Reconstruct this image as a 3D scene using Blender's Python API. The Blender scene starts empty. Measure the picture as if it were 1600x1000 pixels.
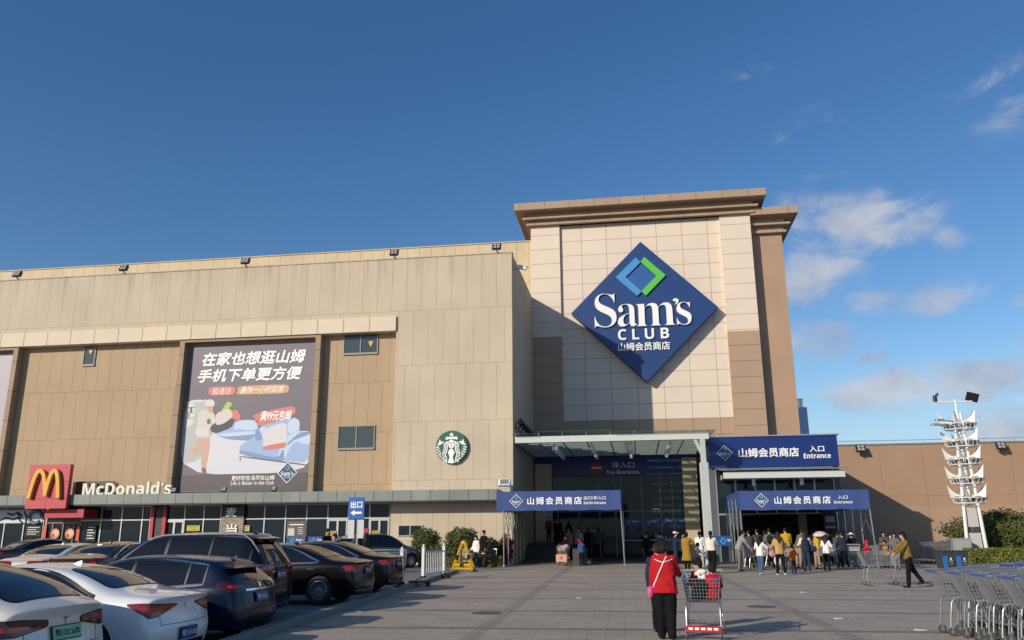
import bpy, bmesh, math, random
from mathutils import Vector, Matrix, noise
from mathutils.bvhtree import BVHTree
from mathutils.geometry import tessellate_polygon
random.seed(7)
sc = bpy.context.scene
COL = sc.collection
PI = math.pi
def R(a): return math.radians(a)
def V(*a): return Vector(a)

# ------------------------------------------------------------------ camera
FPX, PITCH, ROLL, YAW, HC = 1270.0, 0.25488, -0.00604, -0.14824, 1.7
_f = V(math.sin(YAW), math.cos(YAW), 0); _r = V(math.cos(YAW), -math.sin(YAW), 0); _u = V(0, 0, 1)
CF = _f * math.cos(PITCH) + _u * math.sin(PITCH)
_u2 = _u * math.cos(PITCH) - _f * math.sin(PITCH)
CR = _r * math.cos(ROLL) + _u2 * math.sin(ROLL)
CU = _u2 * math.cos(ROLL) - _r * math.sin(ROLL)
cam = bpy.data.cameras.new('camera'); cam.sensor_width = 36; cam.lens = 36 * FPX / 1600
cam.clip_start = 0.05; cam.clip_end = 5000
camo = bpy.data.objects.new('camera', cam); COL.objects.link(camo)
camo.matrix_world = Matrix(((CR.x, CU.x, -CF.x, 0), (CR.y, CU.y, -CF.y, 0), (CR.z, CU.z, -CF.z, HC), (0, 0, 0, 1)))
sc.camera = camo
def ray(x, y): return CR * ((x - 800) / FPX) + CU * ((500 - y) / FPX) + CF
def atY(x, y, Y):
    d = ray(x, y); p = d * (Y / d.y); p.z += HC; return p
def atX(x, y, X):
    d = ray(x, y); p = d * (X / d.x); p.z += HC; return p
def gnd(x, y, z=0.0):
    d = ray(x, y); p = d * ((z - HC) / d.z); p.z += HC; return p

# ------------------------------------------------------------------ light
SUN_AZ, SUN_EL = 39.3, 22.0            # direction the light travels, from +Y towards +X
ld = V(math.sin(R(SUN_AZ)) * math.cos(R(SUN_EL)), math.cos(R(SUN_AZ)) * math.cos(R(SUN_EL)), -math.sin(R(SUN_EL)))
sun = bpy.data.lights.new('sun', 'SUN'); sun.energy = 4.1; sun.angle = R(0.5); sun.color = (1.0, 0.885, 0.725)
suno = bpy.data.objects.new('sun', sun); COL.objects.link(suno)
suno.rotation_euler = ld.to_track_quat('-Z', 'Y').to_euler(); suno.location = (-30, -30, 40)
sc.view_settings.view_transform = 'Standard'; sc.view_settings.look = 'None'
sc.view_settings.exposure = 0.0; sc.view_settings.gamma = 1.0; sc.view_settings.use_curve_mapping = False

W = bpy.data.worlds.new('World'); sc.world = W; W.use_nodes = True
def build_world():
    nt = W.node_tree; N = nt.nodes; L = nt.links
    bg = N['Background']; bg.inputs[1].default_value = 0.095
    sky = N.new('ShaderNodeTexSky'); sky.sky_type = 'NISHITA'; sky.sun_disc = False
    sky.sun_elevation = R(SUN_EL); sky.sun_rotation = R(180 + SUN_AZ)
    sky.air_density = 1.0; sky.dust_density = 0.25; sky.ozone_density = 2.0; sky.altitude = 50
    tc = N.new('ShaderNodeTexCoord')
    sep = N.new('ShaderNodeSeparateXYZ'); L.new(tc.outputs['Generated'], sep.inputs[0])
    def M(op, a, b=None, c=None):
        n = N.new('ShaderNodeMath'); n.operation = op
        for i, v in enumerate((a, b, c)):
            if v is None: continue
            if isinstance(v, (int, float)): n.inputs[i].default_value = v
            else: L.new(v, n.inputs[i])
        return n.outputs[0]
    az = M('ARCTAN2', sep.outputs[0], sep.outputs[1]); el = M('ARCSINE', sep.outputs[2])
    # soft cloud banks at their bearing and height (degrees): az, el, half width, half height, strength
    def ae(x, y):
        d = ray(x, y).normalized(); return math.atan2(d.x, d.y), math.asin(d.z)
    banks = [(1345, 350, 98, 46, 1.1), (1245, 345, 45, 40, 0.8), (1270, 432, 75, 38, 0.95), (1350, 465, 62, 24, 0.6), (1480, 366, 30, 22, 0.5),
             (1478, 462, 60, 26, 0.95), (1268, 540, 70, 34, 0.85), (1362, 560, 30, 14, 0.8), (1390, 608, 110, 32, 1.15), (1520, 590, 120, 34, 0.95),
             (1575, 675, 70, 34, 0.9), (1600, 470, 40, 18, 0.6), (1565, 150, 70, 60, 0.45), (1300, 190, 55, 26, 0.36), (1165, 118, 30, 16, 0.2), (1222, 222, 14, 14, 0.3), (1290, 270, 40, 14, 0.3), (1700, 560, 120, 60, 0.9)]
    acc = None
    for x, y, wx, wy, s in banks:
        a0, e0 = ae(x, y); a1, _ = ae(x + wx, y); _, e1 = ae(x, y - wy)
        dx = M('MULTIPLY', M('SUBTRACT', az, a0), .70 / abs(a1 - a0)); dy = M('MULTIPLY', M('SUBTRACT', el, e0), .80 / abs(e1 - e0))
        r = M('SQRT', M('ADD', M('MULTIPLY', dx, dx), M('MULTIPLY', dy, dy)))
        m = M('MULTIPLY', M('MAXIMUM', M('SUBTRACT', 1.25, r), 0.0), s)
        acc = m if acc is None else M('MAXIMUM', acc, m)
    mp = N.new('ShaderNodeMapping'); L.new(tc.outputs['Generated'], mp.inputs[0]); mp.inputs['Scale'].default_value = (1, 1, 1.7)
    def nz(scale, detail, rough, dist=0.0):
        n = N.new('ShaderNodeTexNoise'); n.inputs['Scale'].default_value = scale; n.inputs['Detail'].default_value = detail
        n.inputs['Roughness'].default_value = rough; n.inputs['Distortion'].default_value = dist
        L.new(mp.outputs[0], n.inputs['Vector']); return n.outputs[0]
    n1 = nz(12, 9, 0.6, 0.5); n2 = nz(9, 7, 0.62)
    dens = M('ADD', M('MULTIPLY', acc, 1.42), M('MULTIPLY', M('SUBTRACT', n1, 0.515), 4.4))
    mr = N.new('ShaderNodeMapRange'); mr.interpolation_type = 'SMOOTHSTEP'
    mr.inputs[1].default_value = 0.05; mr.inputs[2].default_value = 1.55; mr.inputs[3].default_value = 0; mr.inputs[4].default_value = 0.86
    L.new(dens, mr.inputs[0])
    fac = M('MULTIPLY', mr.outputs[0], M('MINIMUM', M('MULTIPLY', acc, 2.2), 1.0))
    mixc = N.new('ShaderNodeMix'); mixc.data_type = 'RGBA'
    cl = N.new('ShaderNodeMix'); cl.data_type = 'RGBA'
    clf = N.new('ShaderNodeMapRange'); clf.inputs[1].default_value = .32; clf.inputs[2].default_value = .72; L.new(n2, clf.inputs[0]); L.new(clf.outputs[0], cl.inputs[0]); cl.inputs[6].default_value = (3.2, 4.0, 5.6, 1); cl.inputs[7].default_value = (6.9, 6.9, 7.3, 1)
    hs = N.new('ShaderNodeHueSaturation'); hs.inputs['Saturation'].default_value = 1.27; hs.inputs['Value'].default_value = 1.26; hs.inputs['Hue'].default_value = 0.506; L.new(sky.outputs[0], hs.inputs['Color'])
    hz = N.new('ShaderNodeMapRange'); hz.interpolation_type = 'SMOOTHSTEP'; L.new(el, hz.inputs[0])
    hz.inputs[1].default_value = 0.20; hz.inputs[2].default_value = -0.02; hz.inputs[3].default_value = 0.0; hz.inputs[4].default_value = 0.8
    pale = N.new('ShaderNodeMix'); pale.data_type = 'RGBA'; L.new(hz.outputs[0], pale.inputs[0]); L.new(hs.outputs[0], pale.inputs[6]); pale.inputs[7].default_value = (3.0, 4.4, 6.6, 1)
    L.new(fac, mixc.inputs[0]); L.new(pale.outputs[2], mixc.inputs[6]); L.new(cl.outputs[2], mixc.inputs[7])
    L.new(mixc.outputs[2], bg.inputs[0])
build_world()

# ------------------------------------------------------------------ materials
MATS = {}
def pm(name, rgb, rough=0.6, metal=0.0, var=0.12, scale=3.0, bump=0.0, bscale=40.0, coat=0.0, emit=0.0, spec=0.5, stretch=None):
    if name in MATS: return MATS[name]
    m = bpy.data.materials.new(name); m.use_nodes = True; MATS[name] = m
    nt = m.node_tree; N = nt.nodes; L = nt.links; b = N['Principled BSDF']
    b.inputs['Roughness'].default_value = rough; b.inputs['Metallic'].default_value = metal
    b.inputs['Coat Weight'].default_value = coat; b.inputs['Coat Roughness'].default_value = 0.04
    b.inputs['Specular IOR Level'].default_value = spec
    c = (*rgb, 1)
    geo = N.new('ShaderNodeTexCoord')
    vec = geo.outputs['Object']
    if stretch:
        mp = N.new('ShaderNodeMapping'); mp.inputs['Scale'].default_value = stretch; L.new(vec, mp.inputs[0]); vec = mp.outputs[0]
    if var > 0:
        n = N.new('ShaderNodeTexNoise'); n.inputs['Scale'].default_value = scale; n.inputs['Detail'].default_value = 5; n.inputs['Roughness'].default_value = 0.62
        L.new(vec, n.inputs['Vector'])
        mx = N.new('ShaderNodeMix'); mx.data_type = 'RGBA'
        mx.inputs[6].default_value = (*[max(0, x * (1 - var)) for x in rgb], 1); mx.inputs[7].default_value = (*[min(1, x * (1 + var)) for x in rgb], 1)
        L.new(n.outputs[0], mx.inputs[0]); L.new(mx.outputs[2], b.inputs['Base Color'])
        if rough > 0.15:
            mr = N.new('ShaderNodeMapRange'); mr.inputs[3].default_value = rough * 0.88; mr.inputs[4].default_value = min(1, rough * 1.12)
            L.new(n.outputs[0], mr.inputs[0]); L.new(mr.outputs[0], b.inputs['Roughness'])
    else: b.inputs['Base Color'].default_value = c
    if bump > 0:
        n2 = N.new('ShaderNodeTexNoise'); n2.inputs['Scale'].default_value = bscale; n2.inputs['Detail'].default_value = 4
        L.new(vec, n2.inputs['Vector'])
        bp = N.new('ShaderNodeBump'); bp.inputs['Strength'].default_value = bump; bp.inputs['Distance'].default_value = 0.02
        L.new(n2.outputs[0], bp.inputs['Height']); L.new(bp.outputs[0], b.inputs['Normal'])
    if emit > 0:
        b.inputs['Emission Color'].default_value = c; b.inputs['Emission Strength'].default_value = emit
    return m
def wallmat(name, rgb, w, h, x0=0, z0=0, off=0.5, joint=0.022, jdark=0.55, var=0.06, stain=0.16, rough=0.75, streak=True, axis='x', drip=None, jb=0.22):
    m = bpy.data.materials.new(name); m.use_nodes = True; MATS[name] = m
    nt = m.node_tree; N = nt.nodes; L = nt.links; b = N['Principled BSDF']
    g = N.new('ShaderNodeNewGeometry'); sp = N.new('ShaderNodeSeparateXYZ'); L.new(g.outputs['Position'], sp.inputs[0])
    ad = N.new('ShaderNodeMath'); ad.operation = 'ADD'; L.new(sp.outputs[0], ad.inputs[0]); L.new(sp.outputs[1], ad.inputs[1])
    a2 = N.new('ShaderNodeMath'); a2.operation = 'SUBTRACT'; L.new(ad.outputs[0], a2.inputs[0]); a2.inputs[1].default_value = x0
    a3 = N.new('ShaderNodeMath'); a3.operation = 'SUBTRACT'; L.new(sp.outputs[2], a3.inputs[0]); a3.inputs[1].default_value = z0
    cb = N.new('ShaderNodeCombineXYZ'); L.new(a2.outputs[0], cb.inputs[0]); L.new(a3.outputs[0], cb.inputs[1])
    bt = N.new('ShaderNodeTexBrick'); L.new(cb.outputs[0], bt.inputs['Vector'])
    bt.offset = off; bt.offset_frequency = 2; bt.squash = 1.0
    bt.inputs['Scale'].default_value = 1; bt.inputs['Brick Width'].default_value = w; bt.inputs['Row Height'].default_value = h
    bt.inputs['Mortar Size'].default_value = joint; bt.inputs['Mortar Smooth'].default_value = 0.2; bt.inputs['Bias'].default_value = 0
    bt.inputs['Color1'].default_value = (*[x * (1 - var) for x in rgb], 1); bt.inputs['Color2'].default_value = (*[min(1, x * (1 + var)) for x in rgb], 1)
    bt.inputs['Mortar'].default_value = (*[x * jdark * q for x, q in zip(rgb, (0.9, 0.8, 0.7))], 1)
    # weathering: broad blotches and vertical rain streaks
    n = N.new('ShaderNodeTexNoise'); n.inputs['Scale'].default_value = 0.35; n.inputs['Detail'].default_value = 6; n.inputs['Roughness'].default_value = 0.65
    L.new(g.outputs['Position'], n.inputs['Vector'])
    mp = N.new('ShaderNodeMapping'); mp.inputs['Scale'].default_value = (1.6, 1.6, 0.12); L.new(g.outputs['Position'], mp.inputs[0])
    n2 = N.new('ShaderNodeTexNoise'); n2.inputs['Scale'].default_value = 1.3; n2.inputs['Detail'].default_value = 5; L.new(mp.outputs[0], n2.inputs['Vector'])
    av = N.new('ShaderNodeMath'); av.operation = 'MULTIPLY_ADD'; L.new(n2.outputs[0], av.inputs[0]); av.inputs[1].default_value = 0.3 if streak else 0.0
    L.new(n.outputs[0], av.inputs[2])
    mr = N.new('ShaderNodeMapRange'); mr.inputs[1].default_value = 0.42 if streak else 0.3; mr.inputs[2].default_value = 0.9 if streak else 0.7; mr.inputs[3].default_value = 1 - stain; mr.inputs[4].default_value = 1 + stain * 0.45
    L.new(av.outputs[0], mr.inputs[0])
    vm = N.new('ShaderNodeVectorMath'); vm.operation = 'SCALE'; L.new(bt.outputs[0], vm.inputs[0]); L.new(mr.outputs[0], vm.inputs['Scale'])
    col = vm.outputs[0]
    if drip:        # rain stains running down from a ledge, of uneven length
        mp3 = N.new('ShaderNodeMapping'); mp3.inputs['Scale'].default_value = (2.6, 2.6, 0.10); L.new(g.outputs['Position'], mp3.inputs[0])
        n3 = N.new('ShaderNodeTexNoise'); n3.inputs['Scale'].default_value = 1.0; n3.inputs['Detail'].default_value = 7; n3.inputs['Roughness'].default_value = .7; L.new(mp3.outputs[0], n3.inputs['Vector'])
        r1 = N.new('ShaderNodeMapRange'); r1.inputs[1].default_value = drip[0] - drip[1]; r1.inputs[2].default_value = drip[0]; r1.inputs[3].default_value = 0; r1.inputs[4].default_value = 1; L.new(sp.outputs[2], r1.inputs[0])
        pw = N.new('ShaderNodeMath'); pw.operation = 'POWER'; L.new(r1.outputs[0], pw.inputs[0]); pw.inputs[1].default_value = 1.6
        r2 = N.new('ShaderNodeMapRange'); r2.inputs[1].default_value = .48; r2.inputs[2].default_value = .78; L.new(n3.outputs[0], r2.inputs[0])
        mm = N.new('ShaderNodeMath'); mm.operation = 'MULTIPLY'; L.new(pw.outputs[0], mm.inputs[0]); L.new(r2.outputs[0], mm.inputs[1])
        m2 = N.new('ShaderNodeMath'); m2.operation = 'MULTIPLY'; L.new(mm.outputs[0], m2.inputs[0]); m2.inputs[1].default_value = drip[2]
        mxd = N.new('ShaderNodeMix'); mxd.data_type = 'RGBA'; L.new(m2.outputs[0], mxd.inputs[0]); L.new(col, mxd.inputs[6]); mxd.inputs[7].default_value = (.17, .16, .12, 1); col = mxd.outputs[2]
    L.new(col, b.inputs['Base Color']); b.inputs['Roughness'].default_value = rough
    bp = N.new('ShaderNodeBump'); bp.inputs['Strength'].default_value = jb; bp.inputs['Distance'].default_value = 0.02; bp.invert = True
    L.new(bt.outputs['Fac'], bp.inputs['Height']); L.new(bp.outputs[0], b.inputs['Normal'])
    return m
def glassmat(name, rgb=(0.012, 0.016, 0.02), rough=0.03, spec=0.6, wav=0.0):
    m = pm(name, rgb, rough, 0, 0.0, spec=spec, coat=0.0)
    if wav:
        nt = m.node_tree; n = nt.nodes.new('ShaderNodeTexNoise'); n.inputs['Scale'].default_value = 0.7
        t = nt.nodes.new('ShaderNodeTexCoord'); nt.links.new(t.outputs['Object'], n.inputs['Vector'])
        bp = nt.nodes.new('ShaderNodeBump'); bp.inputs['Strength'].default_value = wav; bp.inputs['Distance'].default_value = 0.1
        nt.links.new(n.outputs[0], bp.inputs['Height']); nt.links.new(bp.outputs[0], nt.nodes['Principled BSDF'].inputs['Normal'])
    return m

# ------------------------------------------------------------------ object helpers
def tag(o, label=None, cat=None, group=None, kind=None):
    if label: o['label'] = label
    if cat: o['category'] = cat
    if group: o['group'] = group
    if kind: o['kind'] = kind
    return o
def empty(name, label, cat, loc=(0, 0, 0), rz=0.0, group=None):
    o = bpy.data.objects.new(name, None); COL.objects.link(o); o.location = loc; o.rotation_euler = (0, 0, rz)
    o.empty_display_size = 0.2
    return tag(o, label, cat, group)
def kids(o): return [c for c in bpy.data.objects if c.parent == o]
CHILD = {}
def setparent(o, p):
    o.parent = p
    if p: CHILD.setdefault(p.name, []).append(o)
def copy_tree(o, parent=None):
    c = o.copy(); COL.objects.link(c)
    if parent: setparent(c, parent)
    for ch in CHILD.get(o.name, []): copy_tree(ch, c)
    return c
def origin(p):
    v = V(0, 0, 0)
    while p: v = v + p.location; p = p.parent
    return v
class MB:
    def __init__(s): s.v = []; s.f = []; s.m = []; s.T = None
    def add(s, vs, fs, m=0):
        b = len(s.v)
        if s.T: vs = [s.T @ Vector(q) for q in vs]
        s.v += [tuple(q) for q in vs]; s.f += [tuple(b + i for i in f) for f in fs]; s.m += [m] * len(fs)
        return s
    def box(s, x0, x1, y0, y1, z0, z1, m=0):
        return s.add([(x0, y0, z0), (x1, y0, z0), (x1, y1, z0), (x0, y1, z0), (x0, y0, z1), (x1, y0, z1), (x1, y1, z1), (x0, y1, z1)],
                     [(0, 3, 2, 1), (4, 5, 6, 7), (0, 1, 5, 4), (1, 2, 6, 5), (2, 3, 7, 6), (3, 0, 4, 7)], m)
    def bbox(s, x0, x1, y0, y1, z0, z1, b=0.02, m=0):
        # box with chamfered vertical and top edges
        pts = [(x0 + b, y0), (x1 - b, y0), (x1, y0 + b), (x1, y1 - b), (x1 - b, y1), (x0 + b, y1), (x0, y1 - b), (x0, y0 + b)]
        cx, cy = (x0 + x1) / 2, (y0 + y1) / 2
        def ins(p): return (p[0] + (b if p[0] < cx else -b) , p[1] + (b if p[1] < cy else -b))
        vs = [(p[0], p[1], z0) for p in pts] + [(p[0], p[1], z1 - b) for p in pts] + [(*ins(p), z1) for p in pts]
        fs = [tuple(reversed(range(8))), tuple(range(16, 24))]
        for k in (0, 8):
            for i in range(8): fs.append((k + i, k + (i + 1) % 8, k + 8 + (i + 1) % 8, k + 8 + i))
        return s.add(vs, fs, m)
    def tube(s, p0, p1, r0, r1=None, n=6, m=0, caps=True):
        p0 = Vector(p0); p1 = Vector(p1); r1 = r0 if r1 is None else r1
        d = (p1 - p0)
        if d.length < 1e-6: return s
        q = d.normalized(); a = q.orthogonal().normalized(); b = q.cross(a)
        vs = []
        for p, r in ((p0, r0), (p1, r1)):
            for i in range(n):
                t = 2 * PI * i / n + PI / n; vs.append(p + a * (r * math.cos(t)) + b * (r * math.sin(t)))
        fs = [(i, (i + 1) % n, n + (i + 1) % n, n + i) for i in range(n)]
        if caps: fs += [tuple(reversed(range(n))), tuple(range(n, 2 * n))]
        return s.add(vs, fs, m)
    def path(s, pts, r, n=6, m=0, close=False):
        pts = [Vector(p) for p in pts]; K = len(pts); vs = []; prev = None
        for i, p in enumerate(pts):
            if close: d = pts[(i + 1) % K] - pts[i - 1]
            else: d = pts[min(i + 1, K - 1)] - pts[max(i - 1, 0)]
            d.normalize()
            a = d.orthogonal().normalized() if prev is None else (prev - d * prev.dot(d)).normalized()
            prev = a; b = d.cross(a)
            rr = r[i] if isinstance(r, (list, tuple)) else r
            for j in range(n):
                t = 2 * PI * j / n; vs.append(p + a * (rr * math.cos(t)) + b * (rr * math.sin(t)))
        fs = []
        for i in range(K if close else K - 1):
            for j in range(n):
                i2 = (i + 1) % K
                fs.append((i * n + j, i * n + (j + 1) % n, i2 * n + (j + 1) % n, i2 * n + j))
        if not close: fs += [tuple(reversed(range(n))), tuple(range((K - 1) * n, K * n))]
        return s.add(vs, fs, m)
    def lathe(s, prof, n=24, m=0, axis='z', c=(0, 0, 0), caps=True):
        vs = []
        for r, h in prof:
            for i in range(n):
                t = 2 * PI * i / n; x, y = r * math.cos(t), r * math.sin(t)
                vs.append((c[0] + x, c[1] + y, c[2] + h) if axis == 'z' else (c[0] + x, c[1] + h, c[2] + y) if axis == 'y' else (c[0] + h, c[1] + x, c[2] + y))
        fs = []
        for k in range(len(prof) - 1):
            for i in range(n): fs.append((k * n + i, k * n + (i + 1) % n, (k + 1) * n + (i + 1) % n, (k + 1) * n + i))
        if caps: fs += [tuple(reversed(range(n))), tuple(range((len(prof) - 1) * n, len(prof) * n))]
        return s.add(vs, fs, m)
    def prism(s, poly, y0, y1, m=0, plane='xz'):
        # polygon in a plane, given thickness along the third axis
        n = len(poly)
        def P(a, b, h): return (a, h, b) if plane == 'xz' else (a, b, h) if plane == 'xy' else (h, a, b)
        vs = [P(a, b, y0) for a, b in poly] + [P(a, b, y1) for a, b in poly]
        tri = tessellate_polygon([[Vector((a, b, 0)) for a, b in poly]])
        fs = [tuple(t) for t in tri] + [tuple(n + i for i in reversed(t)) for t in tri] + [(i, (i + 1) % n, n + (i + 1) % n, n + i) for i in range(n)]
        return s.add(vs, fs, m)
    def quad(s, a, b, c, d, m=0): return s.add([a, b, c, d], [(0, 1, 2, 3)], m)
    def cap(s, p0, p1, r0, r1, n=10, m=0):
        # closed tapered capsule
        p0 = Vector(p0); p1 = Vector(p1); d = p1 - p0
        q = d.normalized() if d.length > 1e-5 else V(0, 0, 1)
        a = q.orthogonal().normalized(); b = q.cross(a); vs = [p0 - q * r0]; rings = []
        for (p, r, angs) in ((p0, r0, (-60, -30, 0)), (p1, r1, (0, 30, 60))):
            for g in angs:
                cz = r * math.sin(R(g)); cr = r * math.cos(R(g)); st = len(vs)
                for i in range(n):
                    t = 2 * PI * i / n; vs.append(p + q * cz + a * (cr * math.cos(t)) + b * (cr * math.sin(t)))
                rings.append(st)
        vs.append(p1 + q * r1); fs = []
        for i in range(n): fs.append((0, rings[0] + (i + 1) % n, rings[0] + i))
        for k in range(len(rings) - 1):
            for i in range(n): fs.append((rings[k] + i, rings[k] + (i + 1) % n, rings[k + 1] + (i + 1) % n, rings[k + 1] + i))
        e = len(vs) - 1
        for i in range(n): fs.append((rings[-1] + i, rings[-1] + (i + 1) % n, e))
        return s.add(vs, fs, m)
    def ell(s, c, r, rot=None, n=12, k=8, m=0):
        c = Vector(c); vs = []; fs = []
        for j in range(k + 1):
            ph = -PI / 2 + PI * j / k
            for i in range(n):
                t = 2 * PI * i / n; v = Vector((r[0] * math.cos(ph) * math.cos(t), r[1] * math.cos(ph) * math.sin(t), r[2] * math.sin(ph)))
                if rot: v = rot @ v
                vs.append(c + v)
        for j in range(k):
            for i in range(n): fs.append((j * n + i, j * n + (i + 1) % n, (j + 1) * n + (i + 1) % n, (j + 1) * n + i))
        return s.add(vs, fs, m)
    def build(s, name, mats, parent=None, smooth=False, world=False, bevel=0.0, angle=40):
        me = bpy.data.meshes.new(name)
        if world and parent:
            o3 = origin(parent); s.v = [(x - o3.x, y - o3.y, z - o3.z) for x, y, z in s.v]
        me.from_pydata(s.v, [], s.f)
        if not isinstance(mats, (list, tuple)): mats = [mats]
        for q in mats: me.materials.append(q)
        if any(s.m): me.polygons.foreach_set('material_index', s.m)
        return finish(me, name, parent, smooth, bevel, angle)
def finish(me, name, parent=None, smooth=False, bevel=0.0, angle=40, merge=True):
    bm = bmesh.new(); bm.from_mesh(me)
    if merge: bmesh.ops.remove_doubles(bm, verts=bm.verts, dist=1e-5)
    bmesh.ops.recalc_face_normals(bm, faces=bm.faces)
    if smooth:
        for f in bm.faces: f.smooth = True
        ca = R(angle)
        for e in bm.edges:
            if len(e.link_faces) == 2 and e.calc_face_angle(0) > ca: e.smooth = False
    bm.to_mesh(me); bm.free()
    o = bpy.data.objects.new(name, me); COL.objects.link(o)
    if parent: setparent(o, parent)
    if bevel > 0:
        md = o.modifiers.new('bevel', 'BEVEL'); md.width = bevel; md.segments = 2; md.limit_method = 'ANGLE'; md.angle_limit = R(40)
    return o
def evaluated(o):
    dg = bpy.context.evaluated_depsgraph_get()
    return bpy.data.meshes.new_from_object(o.evaluated_get(dg))
def bold(t):
    r = ''
    for ch in t:
        if 'A' <= ch <= 'Z': r += chr(0x1D5D4 + ord(ch) - 65)
        elif 'a' <= ch <= 'z': r += chr(0x1D5EE + ord(ch) - 97)
        elif '0' <= ch <= '9': r += chr(0x1D7EC + ord(ch) - 48)
        else: r += ch
    return r
def serif(t):
    r = ''
    for ch in t:
        if 'A' <= ch <= 'Z': r += chr(0x1D400 + ord(ch) - 65)
        elif 'a' <= ch <= 'z': r += chr(0x1D41A + ord(ch) - 97)
        else: r += ch
    return r
def glyphs(body, off=0.0, shear=0.0, spacing=1.0):
    c = bpy.data.curves.new('lettering', 'FONT'); c.body = body; c.offset = off; c.shear = shear; c.space_character = spacing; c.resolution_u = 3
    o = bpy.data.objects.new('lettering', c); COL.objects.link(o); bpy.context.view_layer.update()
    me = evaluated(o); bpy.data.objects.remove(o); bpy.data.curves.remove(c)
    vs = [tuple(v.co) for v in me.vertices]; fs = [tuple(p.vertices) for p in me.polygons]; bpy.data.meshes.remove(me)
    return vs, fs
def text(mb, body, x0, x1, z0, z1, Y, off=0.0, shear=0.0, depth=0.0, m=0, spacing=1.0, to=None):
    # lettering fitted to a rectangle on a plane facing -Y (or through the map «to»), optionally thick
    if off > 0:
        h = abs(z1 - z0) * off
        for i, (du, dv) in enumerate(((h, 0), (-h, 0), (0, h), (0, -h))):
            text(mb, body, x0 + h + du, None if x1 is None else x1 - h + du, z0 + h + dv, z1 - h + dv, Y - .0004 * i, 0, shear, depth, m, spacing, to)
        return
    vs, fs = glyphs(body, off, shear, spacing)
    if not vs: return
    ax0 = min(v[0] for v in vs); ax1 = max(v[0] for v in vs); ay0 = min(v[1] for v in vs); ay1 = max(v[1] for v in vs)
    if x1 is None: x1 = x0 + (ax1 - ax0) * (z1 - z0) / (ay1 - ay0)
    f = lambda v, y: (x0 + (v[0] - ax0) / (ax1 - ax0) * (x1 - x0), y, z0 + (v[1] - ay0) / (ay1 - ay0) * (z1 - z0))
    P = [f(v, Y) for v in vs]
    F = []
    for q in fs:
        n = Vector((0, 0, 0)); a, b, c = (Vector(P[q[i]]) for i in (0, 1, 2)); n = (b - a).cross(c - a)
        F.append(tuple(q) if n.y <= 0 else tuple(reversed(q)))
    if depth > 0:
        n = len(P); cnt = {}
        for q in F:
            for i in range(len(q)): cnt.setdefault(frozenset((q[i], q[(i + 1) % len(q)])), []).append((q[i], q[(i + 1) % len(q)]))
        Pb = [f(v, Y + depth) for v in vs]
        side = [(b, a, a + n, b + n) for e, l in cnt.items() if len(l) == 1 for a, b in l]
        P = P + Pb; F = F + side
    if to: P = [to(p) for p in P]
    mb.add(P, F, m)
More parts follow.
